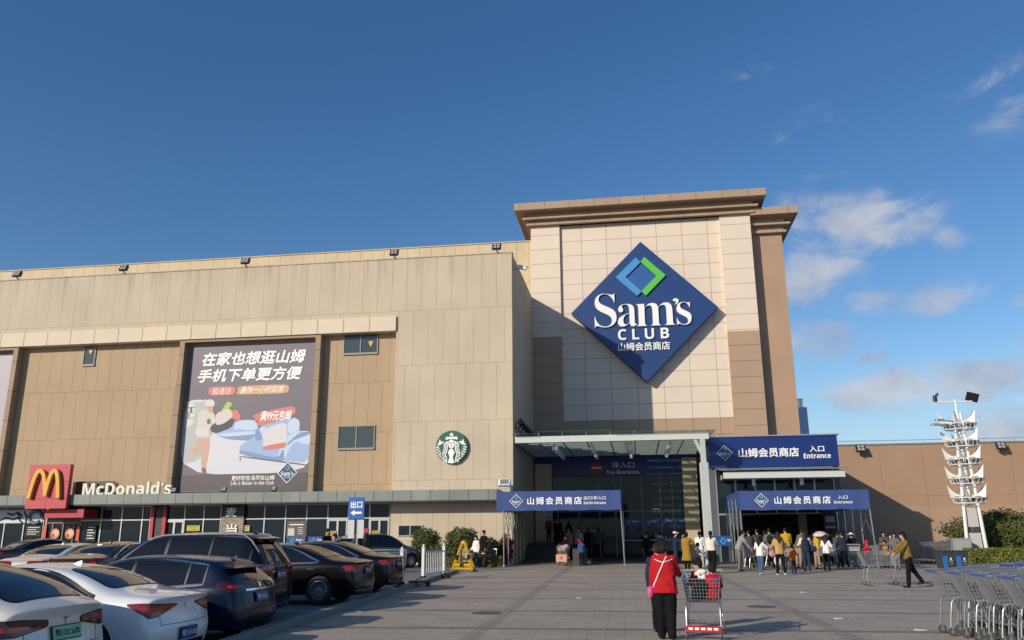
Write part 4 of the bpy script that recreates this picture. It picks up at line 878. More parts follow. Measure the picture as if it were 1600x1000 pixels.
sticker(40, 822, 64, 838, (.02, .022, .024), 'shop_poster', 'dark poster with white printed lines left of the burger shop door', lines=4)
sticker(-22, 797, 67, 817.5, (.62, .65, .68), 'reflection_sheet', 'pale window poster with dark sketchy shapes above the left shopfront', Y=45.25)  # pale sheet stands in for the bright reflection in this glazing
sk = MB(); yv = 45.24
for pts in ([(12, 802), (20, 805), (26, 801), (30, 806)], [(28, 800), (34, 806), (30, 812), (36, 818)], [(38, 799), (42, 808), (40, 817)], [(0, 813), (10, 809), (20, 812), (32, 808)]):
    sk.path([(PX(x, y, yv), yv, PZ(x, y, yv)) for x, y in pts], .05, 5)
tag(sk.build('reflection_sheet', M_BLK), 'dark sketchy lines across the pale painted reflection in the left glass', 'poster')
ws = MB(); c_ = Vector((PX(56, 808, yv), yv - .02, PZ(56, 808, yv))); ws.path([(c_.x + .42 * math.cos(t / 12 * PI), yv - .02, c_.z + .34 * math.sin(t / 12 * PI)) for t in range(22)], [.11] * 22, 6)
tag(ws.build('reflection_sheet', pm('sheet_slate', (.12, .17, .24), .6)), 'slate blue round swirl on the pale painted reflection in the left glass', 'poster')

# ------------------------------------------------------------------ flood lights, cameras
def floodlight(loc, label, group, tilt=-25, rz=0, s=1.0, src=[None]):
    if src[0] is None:
        t = empty('floodlight', label, 'floodlight', loc, group=group)
        b = MB(); b.T = Matrix.Translation((0, -.28, .32)) @ Matrix.Rotation(R(tilt), 4, 'X')
        b.bbox(-.26, .26, -.06, .06, -.22, .22, .02); [b.box(-.2 + .08 * i, -.17 + .08 * i, .06, .14, -.18, .18) for i in range(6)]
        b.build('housing', M_BLK, t)
        b = MB(); b.T = Matrix.Translation((0, -.28, .32)) @ Matrix.Rotation(R(tilt), 4, 'X')
        for i in (-1, 1):
            for j in (-1, 1): b.box(i * .1 - .075, i * .1 + .075, -.07, -.061, j * .09 - .065, j * .09 + .065)
        b.build('lens', pm('lamp_lens', (.45, .47, .5), .15, .2, var=0), t)
        b = MB(); b.box(-.03, .03, -.25, .1, .0, .04); b.box(-.03, .03, -.27, -.22, 0.0, .3); b.build('bracket', M_BLK, t)
        src[0] = t
    else:
        t = copy_tree(src[0]); t.location = loc; t['label'] = label
    t.rotation_euler = (0, 0, rz); t.scale = (s, s, s); return t
for x, lb in ((29, 'black floodlight at the left end of the roof edge'), (195, 'black floodlight on the roof edge above the small single window'), (385, 'black floodlight on the roof edge above the sofa poster'), (617, 'black floodlight on the roof edge above the double windows'), (777, 'black floodlight on the roof edge near the wall corner')):
    p = atY(x, 437 - x * .055, YW); floodlight((p.x, YW + .12, zW + .06), lb, 'floodlights along the roof edge', s=1.02)
for (x, y, Y, z, lb) in ((352, 766, 44.2, zf1, 'small black spotlight under the left part of the sofa poster'), (430, 766, 44.2, zf1, 'small black spotlight under the right part of the sofa poster'), (274, 768, 44.2, zf1, 'small black spotlight left of the sofa poster foot')):
    floodlight((PX(x, y, Y), Y, z), lb, 'small spotlights on the canopy', s=.62)
for x, lb in ((1345, 'black wall lamp on the low brown wall nearest the entrance sign'), (1565, 'black wall lamp on the low brown wall beside the light tower')):
    floodlight((PX(x, 701, 55.2), 55.55, zl - .62), lb, 'wall lamps of the low building', s=1.15, tilt=35)
def cctv(loc, label, rz, s=1.0):
    t = empty('security_camera', label, 'camera', loc, rz)
    b = MB(); b.tube((0, 0, 0), (0, -.3, .1), .03); b.build('arm', M_ALU, t)
    b = MB(); b.T = Matrix.Translation((0, -.38, .08)) @ Matrix.Rotation(R(12), 4, 'X'); b.bbox(-.08, .08, -.25, .2, -.07, .09, .02); b.box(-.1, .1, -.32, .22, .095, .11); b.build('housing', M_WHITE, t); t.scale = (s, s, s)
cctv((xc + .02, 45.8, zW - .8), 'small camera on the side of the cream wall corner', R(90), 1.2)
p = atY(788, 763, 44.2); lt = empty('floodlight', 'white floodlight on the end of the grey canopy', 'floodlight', (p.x, 44.3, zf1))
b = MB(); b.T = Matrix.Translation((0, 0, .35)) @ Matrix.Rotation(R(-35), 4, 'X'); b.bbox(-.32, .32, -.09, .09, -.22, .22, .03); b.build('housing', M_WHITE, lt); b = MB(); b.T = Matrix.Translation((0, 0, .35)) @ Matrix.Rotation(R(-35), 4, 'X'); b.box(-.24, .24, -.1, -.091, -.16, .16); b.build('lens', pm('lens_grey', (.2, .22, .24), .1), lt); b = MB(); b.box(-.3, .3, -.04, .04, 0, .05); b.box(-.34, -.31, -.04, .04, 0, .35); b.box(.31, .34, -.04, .04, 0, .35); b.build('bracket', M_ALU, lt)
# string of small spot lamps on the side wall
ls = empty('spotlight_row', 'diagonal row of small dark spot lamps on the shaded side wall', 'light bar', (xc, 46, 8))
p0 = atX(805, 660, xc + .1); p1 = atX(826, 682, xc + .1)
b = MB(); b.tube(p0 - V(0, 0, .25), p1 - V(0, 0, .25), .03); b.build('rail', M_BLK, ls, world=True)
for i in range(6):
    q = p0.lerp(p1, i / 5); b = MB(); b.tube(q - V(0, 0, .25), q + V(.2, 0, .02), .03); b.tube(q + V(.12, -.05, -.02), q + V(.36, -.2, .12), .1, .13, n=10); b.build('lamp', M_BLK, ls, world=True)

# ------------------------------------------------------------------ push-out tents
def tent(label, X0, X1, Yf, Yb, zv0, zv1, lbl2, ex, right_lattice):
    t = empty('canopy_tent', label, 'tent', ((X0 + X1) / 2, Yf, 0))
    part('roof_cover', M_TBLUE, lambda b: b.box(X0 + .02, X1 - .02, Yf + .02, Yb, zv1 - .05, zv1 - .01), t)
    def wav(b):
        n = 44
        vs = []
        for i in range(n + 1):
            x = X0 + (X1 - X0) * i / n
            for k, z in enumerate((zv1, (zv0 + zv1) / 2, zv0)): vs.append((x, Yf + (.012 * math.sin(i * 1.1) + .01 * math.sin(i * .37)) * k * .5, z + (.012 * math.sin(i * .6) if k == 2 else .006 * math.sin(i * .9) if k == 0 else 0)))
        b.add(vs, [(3 * i + k, 3 * i + 3 + k, 3 * i + 4 + k, 3 * i + 1 + k) for i in range(n) for k in range(2)])
        # back layer so that the cloth has a thickness
        vs2 = [(x, y + .02, z) for x, y, z in vs]; b.add(vs2, [(3 * i + 1 + k, 3 * i + 4 + k, 3 * i + 3 + k, 3 * i + k) for i in range(n) for k in range(2)])
    part('valance', M_TBLUE, wav, t, smooth=True)
    for sx in (X0, X1):
        def sv(b, sx=sx):
            n = int((Yb - Yf) / .25); vs = []
            for i in range(n + 1):
                y = Yf + (Yb - Yf) * i / n; f = .14 * abs(math.sin(i * .9)) + .02
                for k, z in enumerate((zv1 - .06, (zv0 + zv1) / 2, zv0 + .12 - .1 * abs(math.sin(i * .9)))): vs.append((sx + (f if sx == X0 else -f) * k * .5, y, z))
            b.add(vs, [(3 * i + k, 3 * i + 3 + k, 3 * i + 4 + k, 3 * i + 1 + k) for i in range(n) for k in range(2)])
            b.add([(x + .015, y, z) for x, y, z in vs], [(3 * i + k, 3 * i + 3 + k, 3 * i + 4 + k, 3 * i + 1 + k) for i in range(n) for k in range(2)])
        part('side_valance', M_TBLUE, sv, t, smooth=True)
    n = max(4, int((Yb - Yf) / 1.35))
    for sx, full in ((X0, True), (X1, right_lattice)):
        sgn = 1 if sx == X0 else -1
        if sx == X0 and X0 < -6: sx = -6.66
        ys = [Yf + .05 + (Yb - Yf - .1) * i / n for i in range(n + 1)]
        for i, y in enumerate(ys):
            if not full and i not in (0, n): continue
            lean = 0.12 if (sgn == -1 and i == 0) else 0.0
            def leg(b, y=y, lean=lean): b.tube((sx + sgn * .05, y, zv1 - .06), (sx + sgn * .05 + lean, y, .12), .032, n=8); b.lathe([(.06, -.035), (.06, .035)], 12, axis='x', c=(sx + sgn * .05 + lean, y, .06)); b.box(sx + sgn * .05 + lean - .05, sx + sgn * .05 + lean + .05, y - .02, y + .02, .06, .14)
            part('leg', M_STEEL, leg, t)
        if full:
            def lat(b):
                for i in range(n):
                    for z0_, z1_ in ((1.5, 3.0 if zv1 > 3.1 else 2.6),):
                        b.tube((sx + sgn * .05, ys[i], z0_), (sx + sgn * .05, ys[i + 1], z1_), .016, n=5); b.tube((sx + sgn * .06, ys[i], z1_), (sx + sgn * .06, ys[i + 1], z0_), .016, n=5)
            part('scissor_lattice', M_STEEL, lat, t)
    part('roof_bar', M_STEEL, lambda b: [b.tube((X0 + .05, Yf + .05 + (Yb - Yf - .1) * i / n, zv1 - .09), (X1 - .05, Yf + .05 + (Yb - Yf - .1) * i / n, zv1 - .09), .025) for i in range(n + 1)], t)
    b = MB(); W_ = X1 - X0; H_ = zv1 - zv0; Y_ = Yf - .022; zc = (zv0 + zv1) / 2
    logo_small(b, X0 + W_ * ex[0], zc, H_ * .37, Yf - .02, 0, 1, 2, 3, 0)
    text(b, '山姆会员商店', X0 + W_ * ex[1], X0 + W_ * ex[2], zc - H_ * .20, zc + H_ * .20, Y_, off=.025, spacing=1.3)
    text(b, ex[5], X0 + W_ * ex[3], X0 + W_ * ex[4], zc + H_ * .03, zc + H_ * .21, Y_, off=.015); text(b, bold(ex[6]), X0 + W_ * ex[7], X0 + W_ * ex[8], zc - H_ * .20, zc - H_ * .06, Y_)
    b.build('lettering', [M_LTXT, M_TBLUE, M_LBLUE, M_GREEN], t, world=True)
    return t
tent('blue push-out canopy tent over the exit beside the cream wall', PX(775.5, 782, 41), PX(970, 782, 41), 41, 48.4, PZ(872, 797.5, 41), PZ(872, 767, 41), '', (.163, .253, .692, .708, .882, '出口/非入口', 'Exit/No Entrance', .708, .882), False)
tent('blue push-out canopy tent over the queue at the right hand entrance', PX(1154, 782, 40), PX(1358.5, 782, 40), 40, 46.4, PZ(1256, 796.5, 40), PZ(1256, 766, 40), '', (.178, .277, .708, .762, .838, '入口', 'Entrance', .733, .872), True)
# ------------------------------------------------------------------ cars
def lerp_tab(tab, t):
    if t <= tab[0][0]: return tab[0][1]
    for (a, va), (b_, vb) in zip(tab, tab[1:]):
        if t <= b_: f = (t - a) / (b_ - a); return va + (vb - va) * f
    return tab[-1][1]
def smooth_tab(tab, t):
    # Catmull-Rom through the table
    n = len(tab)
    if t <= tab[0][0]: return tab[0][1]
    if t >= tab[-1][0]: return tab[-1][1]
    for i in range(n - 1):
        if t <= tab[i + 1][0]:
            a, va = tab[i]; b_, vb = tab[i + 1]; h = b_ - a; f = (t - a) / h
            m0 = (vb - tab[max(i - 1, 0)][1]) / (b_ - tab[max(i - 1, 0)][0]) * h; m1 = (tab[min(i + 2, n - 1)][1] - va) / (tab[min(i + 2, n - 1)][0] - a) * h
            return (2 * f**3 - 3 * f**2 + 1) * va + (f**3 - 2 * f**2 + f) * m0 + (-2 * f**3 + 3 * f**2) * vb + (f**3 - f**2) * m1
def sstep(a, b_, x): x = min(1, max(0, (x - a) / (b_ - a))); return x * x * (3 - 2 * x)
M_TYRE = pm('tyre_rubber', (.018, .018, .019), .8, var=.2, scale=10); M_WELL = pm('wheel_well', (.008, .008, .008), .95, var=0)
M_CARGL = glassmat('car_glass', (.006, .007, .009), .02, spec=.55); M_CHROME = pm('chrome', (.75, .75, .76), .12, 1.0, var=0)
M_TAIL = pm('tail_light_red', (.26, .008, .01), .12, var=0, coat=.6); M_TAILD = pm('tail_light_smoked', (.05, .006, .007), .1, var=0, coat=.6); M_TRIMB = pm('black_trim', (.012, .012, .013), .35, var=0)
M_RIM = pm('alloy_rim', (.38, .38, .39), .3, .85, var=.05); M_RIMD = pm('dark_alloy_rim', (.10, .10, .105), .3, .8, var=.05); M_GAP = pm('panel_gap', (.006, .006, .006), .9, var=0)
M_PBLUE = pm('plate_blue', (.012, .05, .30), .35, var=0); M_PGRN = pm('plate_green', (.20, .55, .30), .4, var=0)
TYPES = {
 'sedan': dict(L=4.65, W=1.82, top=[(0, 1.0), (.03, 1.045), (.08, 1.07), (.15, 1.10), (.19, 1.14), (.27, 1.29), (.36, 1.41), (.46, 1.465), (.55, 1.47), (.63, 1.42), (.70, 1.26), (.775, 1.04), (.83, .99), (.92, .90), (.97, .80), (1, .66)],
    belt=[(0, .96), (.2, .98), (.5, .93), (.75, .90), (.9, .82), (1, .62)], rear=[(.2, .10), (.42, .0), (.62, .02), (.72, .075), (.9, .09), (1.0, .045), (1.06, .10)], dlo=(.145, .755), pill=(.235, .47), rw=('top', .185, .365), ro=1.02, fo=.93),
 'fastback': dict(L=4.72, W=1.9, top=[(0, 1.06), (.025, 1.115), (.07, 1.17), (.13, 1.27), (.22, 1.42), (.32, 1.54), (.42, 1.605), (.52, 1.62), (.61, 1.57), (.70, 1.39), (.80, 1.09), (.85, 1.02), (.93, .92), (.97, .82), (1, .66)],
    belt=[(0, .98), (.2, 1.02), (.5, .98), (.75, .95), (.9, .84), (1, .62)], rear=[(.2, .10), (.42, .0), (.62, .02), (.72, .08), (.92, .11), (1.06, .05), (1.12, .12)], dlo=(.15, .77), pill=(.25, .48), rw=('top', .065, .34), ro=.98, fo=.88),
 'suv': dict(L=4.85, W=1.9, top=[(0, 1.58), (.02, 1.67), (.06, 1.71), (.15, 1.745), (.3, 1.765), (.45, 1.76), (.56, 1.71), (.63, 1.58), (.70, 1.36), (.76, 1.14), (.82, 1.09), (.92, 1.0), (.97, .9), (1, .7)],
    belt=[(0, 1.08), (.2, 1.06), (.5, 1.02), (.75, 1.0), (.9, .92), (1, .66)], rear=[(.25, .12), (.48, .0), (.66, .03), (.85, .06), (1.08, .06), (1.3, .20), (1.62, .46), (1.75, .52)], dlo=(.085, .745), pill=(.27, .475), rw=('rear', 1.12, 1.56), ro=1.05, fo=.92),
 'crossover': dict(L=4.6, W=1.87, top=[(0, 1.36), (.02, 1.44), (.06, 1.50), (.14, 1.56), (.26, 1.62), (.4, 1.645), (.5, 1.63), (.58, 1.56), (.66, 1.39), (.75, 1.12), (.82, 1.05), (.92, .96), (.97, .86), (1, .68)],
    belt=[(0, 1.10), (.15, 1.08), (.3, 1.02), (.5, .98), (.75, .95), (.9, .87), (1, .64)], rear=[(.25, .12), (.46, .0), (.62, .03), (.8, .09), (1.0, .10), (1.12, .16), (1.4, .50), (1.55, .62)], dlo=(.165, .735), pill=(.235, .465), rw=('rear', 1.12, 1.40), ro=.98, fo=.9)}
WHEELS = {}
def wheel_parts(r, rim, spokes):
    k = (r, rim, spokes)
    if k in WHEELS: return WHEELS[k]
    b = MB(); w = .115
    b.lathe([(r * .66, -w), (r * .9, -w * 1.02), (r * .97, -w * .86), (r, -w * .5), (r, w * .5), (r * .97, w * .86), (r * .9, w * 1.02), (r * .66, w)], 36, axis='y', caps=False); b.lathe([(r * .66, w), (r * .64, w * .3), (r * .62, -w)], 36, axis='y', caps=False)
    b.lathe([(r * .62, -.02), (r * .62, -.01)], 30, axis='y', m=1)
    a = b.build('tyre', [M_TYRE, M_WELL], None, smooth=True)
    b = MB(); b.lathe([(r * .665, w * .96), (r * .63, w * 1.0), (r * .61, w * .7), (r * .6, w * .2)], 36, axis='y', caps=False)
    for i in range(spokes):
        t = 2 * PI * i / spokes
        for dt in (-.10, .10):
            b.T = Matrix.Rotation(t, 4, 'Y'); s0, s1 = .045 * r / .33, .022 * r / .33
            b.add([(s0 * .5 + dt * .2, w * .62, r * .12), (-s0 * .5 + dt * .2, w * .62, r * .12), (-s1 * .6 + dt * r, w * .88, r * .62), (s1 * .6 + dt * r, w * .88, r * .62), (s0 * .5 + dt * .2, w * .4, r * .12), (-s0 * .5 + dt * .2, w * .4, r * .12), (-s1 * .6 + dt * r, w * .5, r * .62), (s1 * .6 + dt * r, w * .5, r * .62)],
                  [(0, 1, 2, 3), (0, 3, 7, 4), (1, 5, 6, 2), (4, 7, 6, 5)])
    b.T = None; b.lathe([(r * .17, w * .3), (r * .17, w * .66), (r * .1, w * .74)], 16, axis='y')
    c = b.build('rim', rim, None, smooth=True)
    WHEELS[k] = (a.data, c.data); bpy.data.objects.remove(a); bpy.data.objects.remove(c)
    return WHEELS[k]
def ngon_fill(poly, step):
    bm = bmesh.new(); bm.faces.new([bm.verts.new((p[0], p[1], 0)) for p in poly])
    us = [p[0] for p in poly]; vs = [p[1] for p in poly]
    for lo, hi, no in ((min(us), max(us), (1, 0, 0)), (min(vs), max(vs), (0, 1, 0))):
        q = lo + step
        while q < hi - 1e-4:
            bmesh.ops.bisect_plane(bm, geom=bm.verts[:] + bm.edges[:] + bm.faces[:], plane_co=(q * no[0], q * no[1], 0), plane_no=no); q += step
    bmesh.ops.triangulate(bm, faces=bm.faces)
    bm.verts.index_update(); V_ = [(v.co.x, v.co.y) for v in bm.verts]; F_ = [tuple(v.index for v in f.verts) for f in bm.faces]; bm.free()
    return V_, F_
def rounded(poly, r=.04, n=4):
    out = []; N_ = len(poly)
    for i in range(N_):
        p = Vector(poly[i]); a = Vector(poly[i - 1]) - p; c = Vector(poly[(i + 1) % N_]) - p
        ra = min(r, a.length * .45); rc = min(r, c.length * .45); s = p + a.normalized() * ra; e = p + c.normalized() * rc
        for k in range(n + 1): t = k / n; out.append(tuple((1 - t)**2 * s + 2 * t * (1 - t) * p + t * t * e))
    return out
def outset(poly, d):
    # grow a polygon outward by d
    area = sum(poly[i - 1][0] * poly[i][1] - poly[i][0] * poly[i - 1][1] for i in range(len(poly))); sg = 1 if area > 0 else -1; out = []
    N_ = len(poly)
    for i in range(N_):
        a = Vector(poly[i]) - Vector(poly[i - 1]); c = Vector(poly[(i + 1) % N_]) - Vector(poly[i])
        if a.length < 1e-6 or c.length < 1e-6: out.append(poly[i]); continue
        n = (Vector((a.y, -a.x)).normalized() + Vector((c.y, -c.x)).normalized())
        n = n.normalized() if n.length > 1e-6 else Vector((a.y, -a.x)).normalized()
        out.append((poly[i][0] + n.x * d * sg, poly[i][1] + n.y * d * sg))
    return out
def make_car(typ, name, label, paint, x, y, head, plate=None, chrome=True, rim=None, spokes=8, rails=False, wr=.335, plate_green=False, tails='bar', sx=1.0, sz=1.0, seams=True, badge=None, group=None):
    S = TYPES[typ]; L, W_ = S['L'] * sx, S['W']; h2 = W_ / 2
    root = empty(name, label, 'car', (x, y, pzg(y)), head, group)
    TOP = lambda t: smooth_tab(S['top'], t) * sz; BELT = lambda t: lerp_tab(S['belt'], t) * sz
    WT = [(0, .885), (.02, .935), (.06, .97), (.12, .99), (.25, 1), (.72, 1), (.88, .975), (.95, .92), (.98, .85), (1, .74)]
    ts = [0, .012, .03, .055, .085, .12, .155, .19, .23, .27, .31, .355, .4, .45, .5, .55, .6, .64, .68, .72, .755, .79, .825, .865, .9, .935, .96, .98, .992, 1]
    zb = .21
    def section(t):
        w = h2 * smooth_tab(WT, t); tp = TOP(t); be = min(BELT(t), tp - .03); h = tp - be; g = sstep(.05, .30, h); rw_ = w * .945 - .40 * max(h - .05, 0)
        P = [(0, zb), (.72 * w, zb), (.92 * w, zb + .035), (.975 * w, zb + .13), (.998 * w, zb + .32), (1.0 * w, be - .20), (.978 * w, be - .055), (.945 * w, be)]
        A = [(.945 * w + (rw_ - .945 * w) * .5, be + .5 * (h - .085)), (rw_, tp - .085), (rw_ - .075, tp - .034), (.5 * rw_, tp - .006), (0, tp)]
        B = [(.90 * w, be + .42 * h), (.78 * w, be + .7 * h), (.58 * w, be + .88 * h), (.3 * w, be + .97 * h), (0, tp)]
        return P + [(a[0] * g + c[0] * (1 - g), a[1] * g + c[1] * (1 - g)) for a, c in zip(A, B)]
    fr = [(.2, .10), (.45, .0), (.62, .05), (.75, .16), (.9, .32)]
    def X(t, yy, zz):
        xx = -L / 2 + t * L
        if t < .17: xx += (lerp_tab(S['rear'], zz / sz) + .13 * (abs(yy) / h2) ** 2.5) * (1 - t / .17) ** 1.5
        if t > .86: xx -= (lerp_tab(fr, zz / sz) * .6 + .30 * (abs(yy) / h2) ** 2.2) * ((t - .86) / .14) ** 1.5
        return xx
    bm = bmesh.new(); rings = []
    for t in ts:
        sec = section(t); ring = [(yy, zz) for yy, zz in sec] + [(-yy, zz) for yy, zz in sec[-2:0:-1]]
        rings.append([bm.verts.new((X(t, yy, zz), yy, zz)) for yy, zz in ring])
    n = len(rings[0])
    for i in range(len(ts) - 1):
        for j in range(n): bm.faces.new((rings[i][j], rings[i][(j + 1) % n], rings[i + 1][(j + 1) % n], rings[i + 1][j]))
    K = 13
    for t, ring, flip in ((0, rings[0], True), (1, rings[-1], False)):
        # close the end with columns running between left and right
        sec = section(t); prevL = ring[:K]; prevR = [ring[0]] + [ring[n - k] for k in range(1, K - 1)] + [ring[K - 1]]
        for s_ in (.66, .33, 0.0):
            curL = [ring[0]] + [bm.verts.new((X(t, yy * s_, zz), yy * s_, zz)) for yy, zz in sec[1:-1]] + [ring[K - 1]]
            curR = curL if s_ == 0 else [ring[0]] + [bm.verts.new((X(t, yy * s_, zz), -yy * s_, zz)) for yy, zz in sec[1:-1]] + [ring[K - 1]]
            for (pv, cv) in ((prevL, curL), (prevR, curR)):
                for k in range(K - 1):
                    f = [pv[k], pv[k + 1], cv[k + 1], cv[k]]; u = []
                    for q in f:
                        if q not in u: u.append(q)
                    if len(u) >= 3:
                        try: bm.faces.new(u)
                        except ValueError: pass
            prevL, prevR = curL, curR
    bmesh.ops.recalc_face_normals(bm, faces=bm.faces)
    if bm.calc_volume(signed=True) < 0: bmesh.ops.reverse_faces(bm, faces=bm.faces)
    for f in bm.faces: f.smooth = True
    me = bpy.data.meshes.new('body'); bm.to_mesh(me); bm.free(); me.materials.append(paint); me.materials.append(M_WELL)
    ob = bpy.data.objects.new('body', me); COL.objects.link(ob); md = ob.modifiers.new('s', 'SUBSURF'); md.levels = 2; md.render_levels = 2
    shell = evaluated(ob)
    bvh = BVHTree.FromPolygons([v.co for v in shell.vertices], [tuple(p.vertices) for p in shell.polygons])
    wx = (-L / 2 + S['ro'], L / 2 - S['fo'])
    cut = MB()
    for a in wx:
        for sgn in (-1, 1): cut.lathe([(wr + .05, sgn * (h2 - .30)), (wr + .05, sgn * (h2 + .2))], 32, axis='y', c=(a, 0, wr + .01))
    co = cut.build('cutter', [paint, M_WELL]); co.data.polygons.foreach_set('material_index', [1] * len(co.data.polygons))
    bo = ob.modifiers.new('b', 'BOOLEAN'); bo.operation = 'DIFFERENCE'; bo.object = co; bo.solver = 'EXACT'; bo.use_self = True; bo.use_hole_tolerant = True
    body = evaluated(ob); bpy.data.objects.remove(ob); bpy.data.objects.remove(co)
    body.name = 'body'; bo_ = bpy.data.objects.new('body', body); COL.objects.link(bo_); setparent(bo_, root)
    bm = bmesh.new(); bm.from_mesh(body)
    for e in bm.edges:
        if len(e.link_faces) == 2 and e.calc_face_angle(0) > R(35): e.smooth = False
    bm.to_mesh(body); bm.free()
    def patch(mb, poly, mode, eps, m=0, step=.09, sgn=1):
        o, ru, rv, d = {'side': (V(0, 0, 0), V(1, 0, 0), V(0, 0, 1), V(0, -sgn, 0)), 'rear': (V(0, 0, 0), V(0, 1, 0), V(0, 0, 1), V(1, 0, 0)), 'front': (V(0, 0, 0), V(0, 1, 0), V(0, 0, 1), V(-1, 0, 0)), 'top': (V(0, 0, 0), V(1, 0, 0), V(0, 1, 0), V(0, 0, -1)),
                        'corner': (V(-L / 2 + .1, sgn * (h2 - .12), 0), V(.62, sgn * .785, 0), V(0, 0, 1), V(.785, -sgn * .62, 0))}[mode]
        vs, fs = ngon_fill(poly, step); P = []
        for u, v in vs:
            p = o + ru * u + rv * v; hit = bvh.ray_cast(p - d * 5, d)
            if hit[0] is None: hit = bvh.find_nearest(p - d * .3)
            loc, nn = hit[0], hit[1]
            if nn.dot(d) > 0: nn = -nn
            P.append(loc + nn * eps)
        a, b_, c = fs[0]; fn = (P[b_] - P[a]).cross(P[c] - P[a])
        if fn.dot(d) > 0: fs = [tuple(reversed(f)) for f in fs]
        mb.add(P, fs, m)
    def built(mb, name_, mats, parent=root): return mb.build(name_, mats, parent, smooth=True)
    tx = lambda t: -L / 2 + t * L
    # side glass
    t0, t1 = S['dlo']; tm = .5
    def upper(t): return TOP(t - .05 * sstep(tm, t0, t)) - .085 if t < tm else TOP(t + .045 * sstep(tm, t1, t)) - .085
    def lower(t): return BELT(t) + .035
    NS = 24; tt = [t for t in (t0 + (t1 - t0) * i / NS for i in range(NS + 1)) if upper(t) > lower(t) + .02]; t0 = tt[0]; t1 = tt[-1]
    dl = [(tx(t), lower(t)) for t in tt] + [(tx(t), max(upper(t), lower(t) + .012)) for t in reversed(tt)]
    def cutx(poly, a, b_):
        out = []
        for keep, sg in ((a, 1), (b_, -1)):
            src = poly if keep == a else out; res = []
            for i in range(len(src)):
                p, q = src[i - 1], src[i]; ip, iq = sg * (p[0] - keep) >= 0, sg * (q[0] - keep) >= 0
                if ip != iq: f = (keep - p[0]) / (q[0] - p[0]); res.append((keep, p[1] + (q[1] - p[1]) * f))
                if iq: res.append(q)
            out = res
        return out
    pc, pb = tx(S['pill'][0]), tx(S['pill'][1])
    for sgn in (-1, 1):
        tr = MB(); patch(tr, outset(dl, .028), 'side', .004, 0, .08, sgn); built(tr, 'window_trim', M_CHROME if chrome else M_TRIMB)
        tr = MB(); patch(tr, outset(dl, .006), 'side', .007, 0, .08, sgn); built(tr, 'window_pillar', M_TRIMB)
        for a, b_ in ((tx(t0) - .1, pc - .022), (pc + .022, pb - .035), (pb + .035, tx(t1) + .1)):
            pl = cutx(outset(dl, -.012), a, b_)
            if len(pl) > 2:
                g_ = MB(); patch(g_, pl, 'side', .011, 0, .08, sgn); built(g_, 'side_window', M_CARGL)
        if seams:
            sm = MB()
            for xx, z0, z1 in ((pb, .32, BELT(S['pill'][1])), (tx(t1) - .02, .36, BELT(t1)), (wx[0] + wr * .3, wr * 2 + .12, BELT(.2))):
                patch(sm, [(xx - .005, z0), (xx + .005, z0), (xx + .005, z1), (xx - .005, z1)], 'side', .002, 0, .12, sgn)
            patch(sm, [(wx[0] + wr + .06, .315), (wx[1] - wr - .06, .315), (wx[1] - wr - .06, .325), (wx[0] + wr + .06, .325)], 'side', .002, 0, .12, sgn)
            built(sm, 'door_seam', M_GAP)
            for hx in (pb - .35 + .1, pc + .12 if typ != 'sedan' else pc + .1):
                hz = BELT(.4) - .10; hd = MB(); patch(hd, rounded([(hx - .11, hz - .016), (hx + .09, hz - .016), (hx + .09, hz + .016), (hx - .11, hz + .016)], .015), 'side', .022, 0, .05, sgn); built(hd, 'door_handle', M_CHROME if chrome else paint)
        mr = MB(); mxp = tx(t1) - .12; mz = BELT(t1) + .09
        mr.ell((mxp, sgn * (h2 + .08), mz), (.075, .12, .075)); mr.tube((mxp, sgn * (h2 - .1), mz - .05), (mxp, sgn * (h2 + .04), mz - .03), .025); built(mr, 'wing_mirror', paint if chrome else M_TRIMB)
        # lower sill trim
        sl = MB(); patch(sl, [(wx[0] + wr + .05, zb + .015), (wx[1] - wr - .05, zb + .015), (wx[1] - wr - .05, zb + .085), (wx[0] + wr + .05, zb + .085)], 'side', .006, 0, .1, sgn); built(sl, 'sill_trim', M_TRIMB)
    # front and rear screens
    mode, a, b_ = S['rw']
    g_ = MB(); k_ = MB()
    if mode == 'top':
        po = rounded([(tx(a), -.60), (tx(b_), -.51), (tx(b_), .51), (tx(a), .60)], .10)
        po = [(px_ - (.06 if px_ < tx((a + b_) / 2) else -.06) * (py_ / .6) ** 2 * -1, py_) for px_, py_ in po]
        patch(k_, outset(po, .03), 'top', .003, 0, .1); patch(g_, po, 'top', .007, 0, .1)
    else:
        po = rounded([(-.66, a * sz), (.66, a * sz), (.54, b_ * sz), (-.54, b_ * sz)], .09); patch(k_, outset(po, .03), 'rear', .003, 0, .1); patch(g_, po, 'rear', .007, 0, .1)
    built(k_, 'window_trim', M_TRIMB); built(g_, 'rear_window', M_CARGL)
    ws0 = max(t for t in ts if TOP(t) > BELT(t) + .12 and t > .5); g_ = MB(); patch(g_, rounded([(tx(ws0 - .115), -.52), (tx(ws0 + .02), -.66), (tx(ws0 + .02), .66), (tx(ws0 - .115), .52)], .08), 'top', .006, 0, .1); built(g_, 'windshield', M_CARGL)
    # tail lights
    zt = (S['belt'][0][1] - .02) * sz if typ in ('suv', 'crossover') else .89 * sz
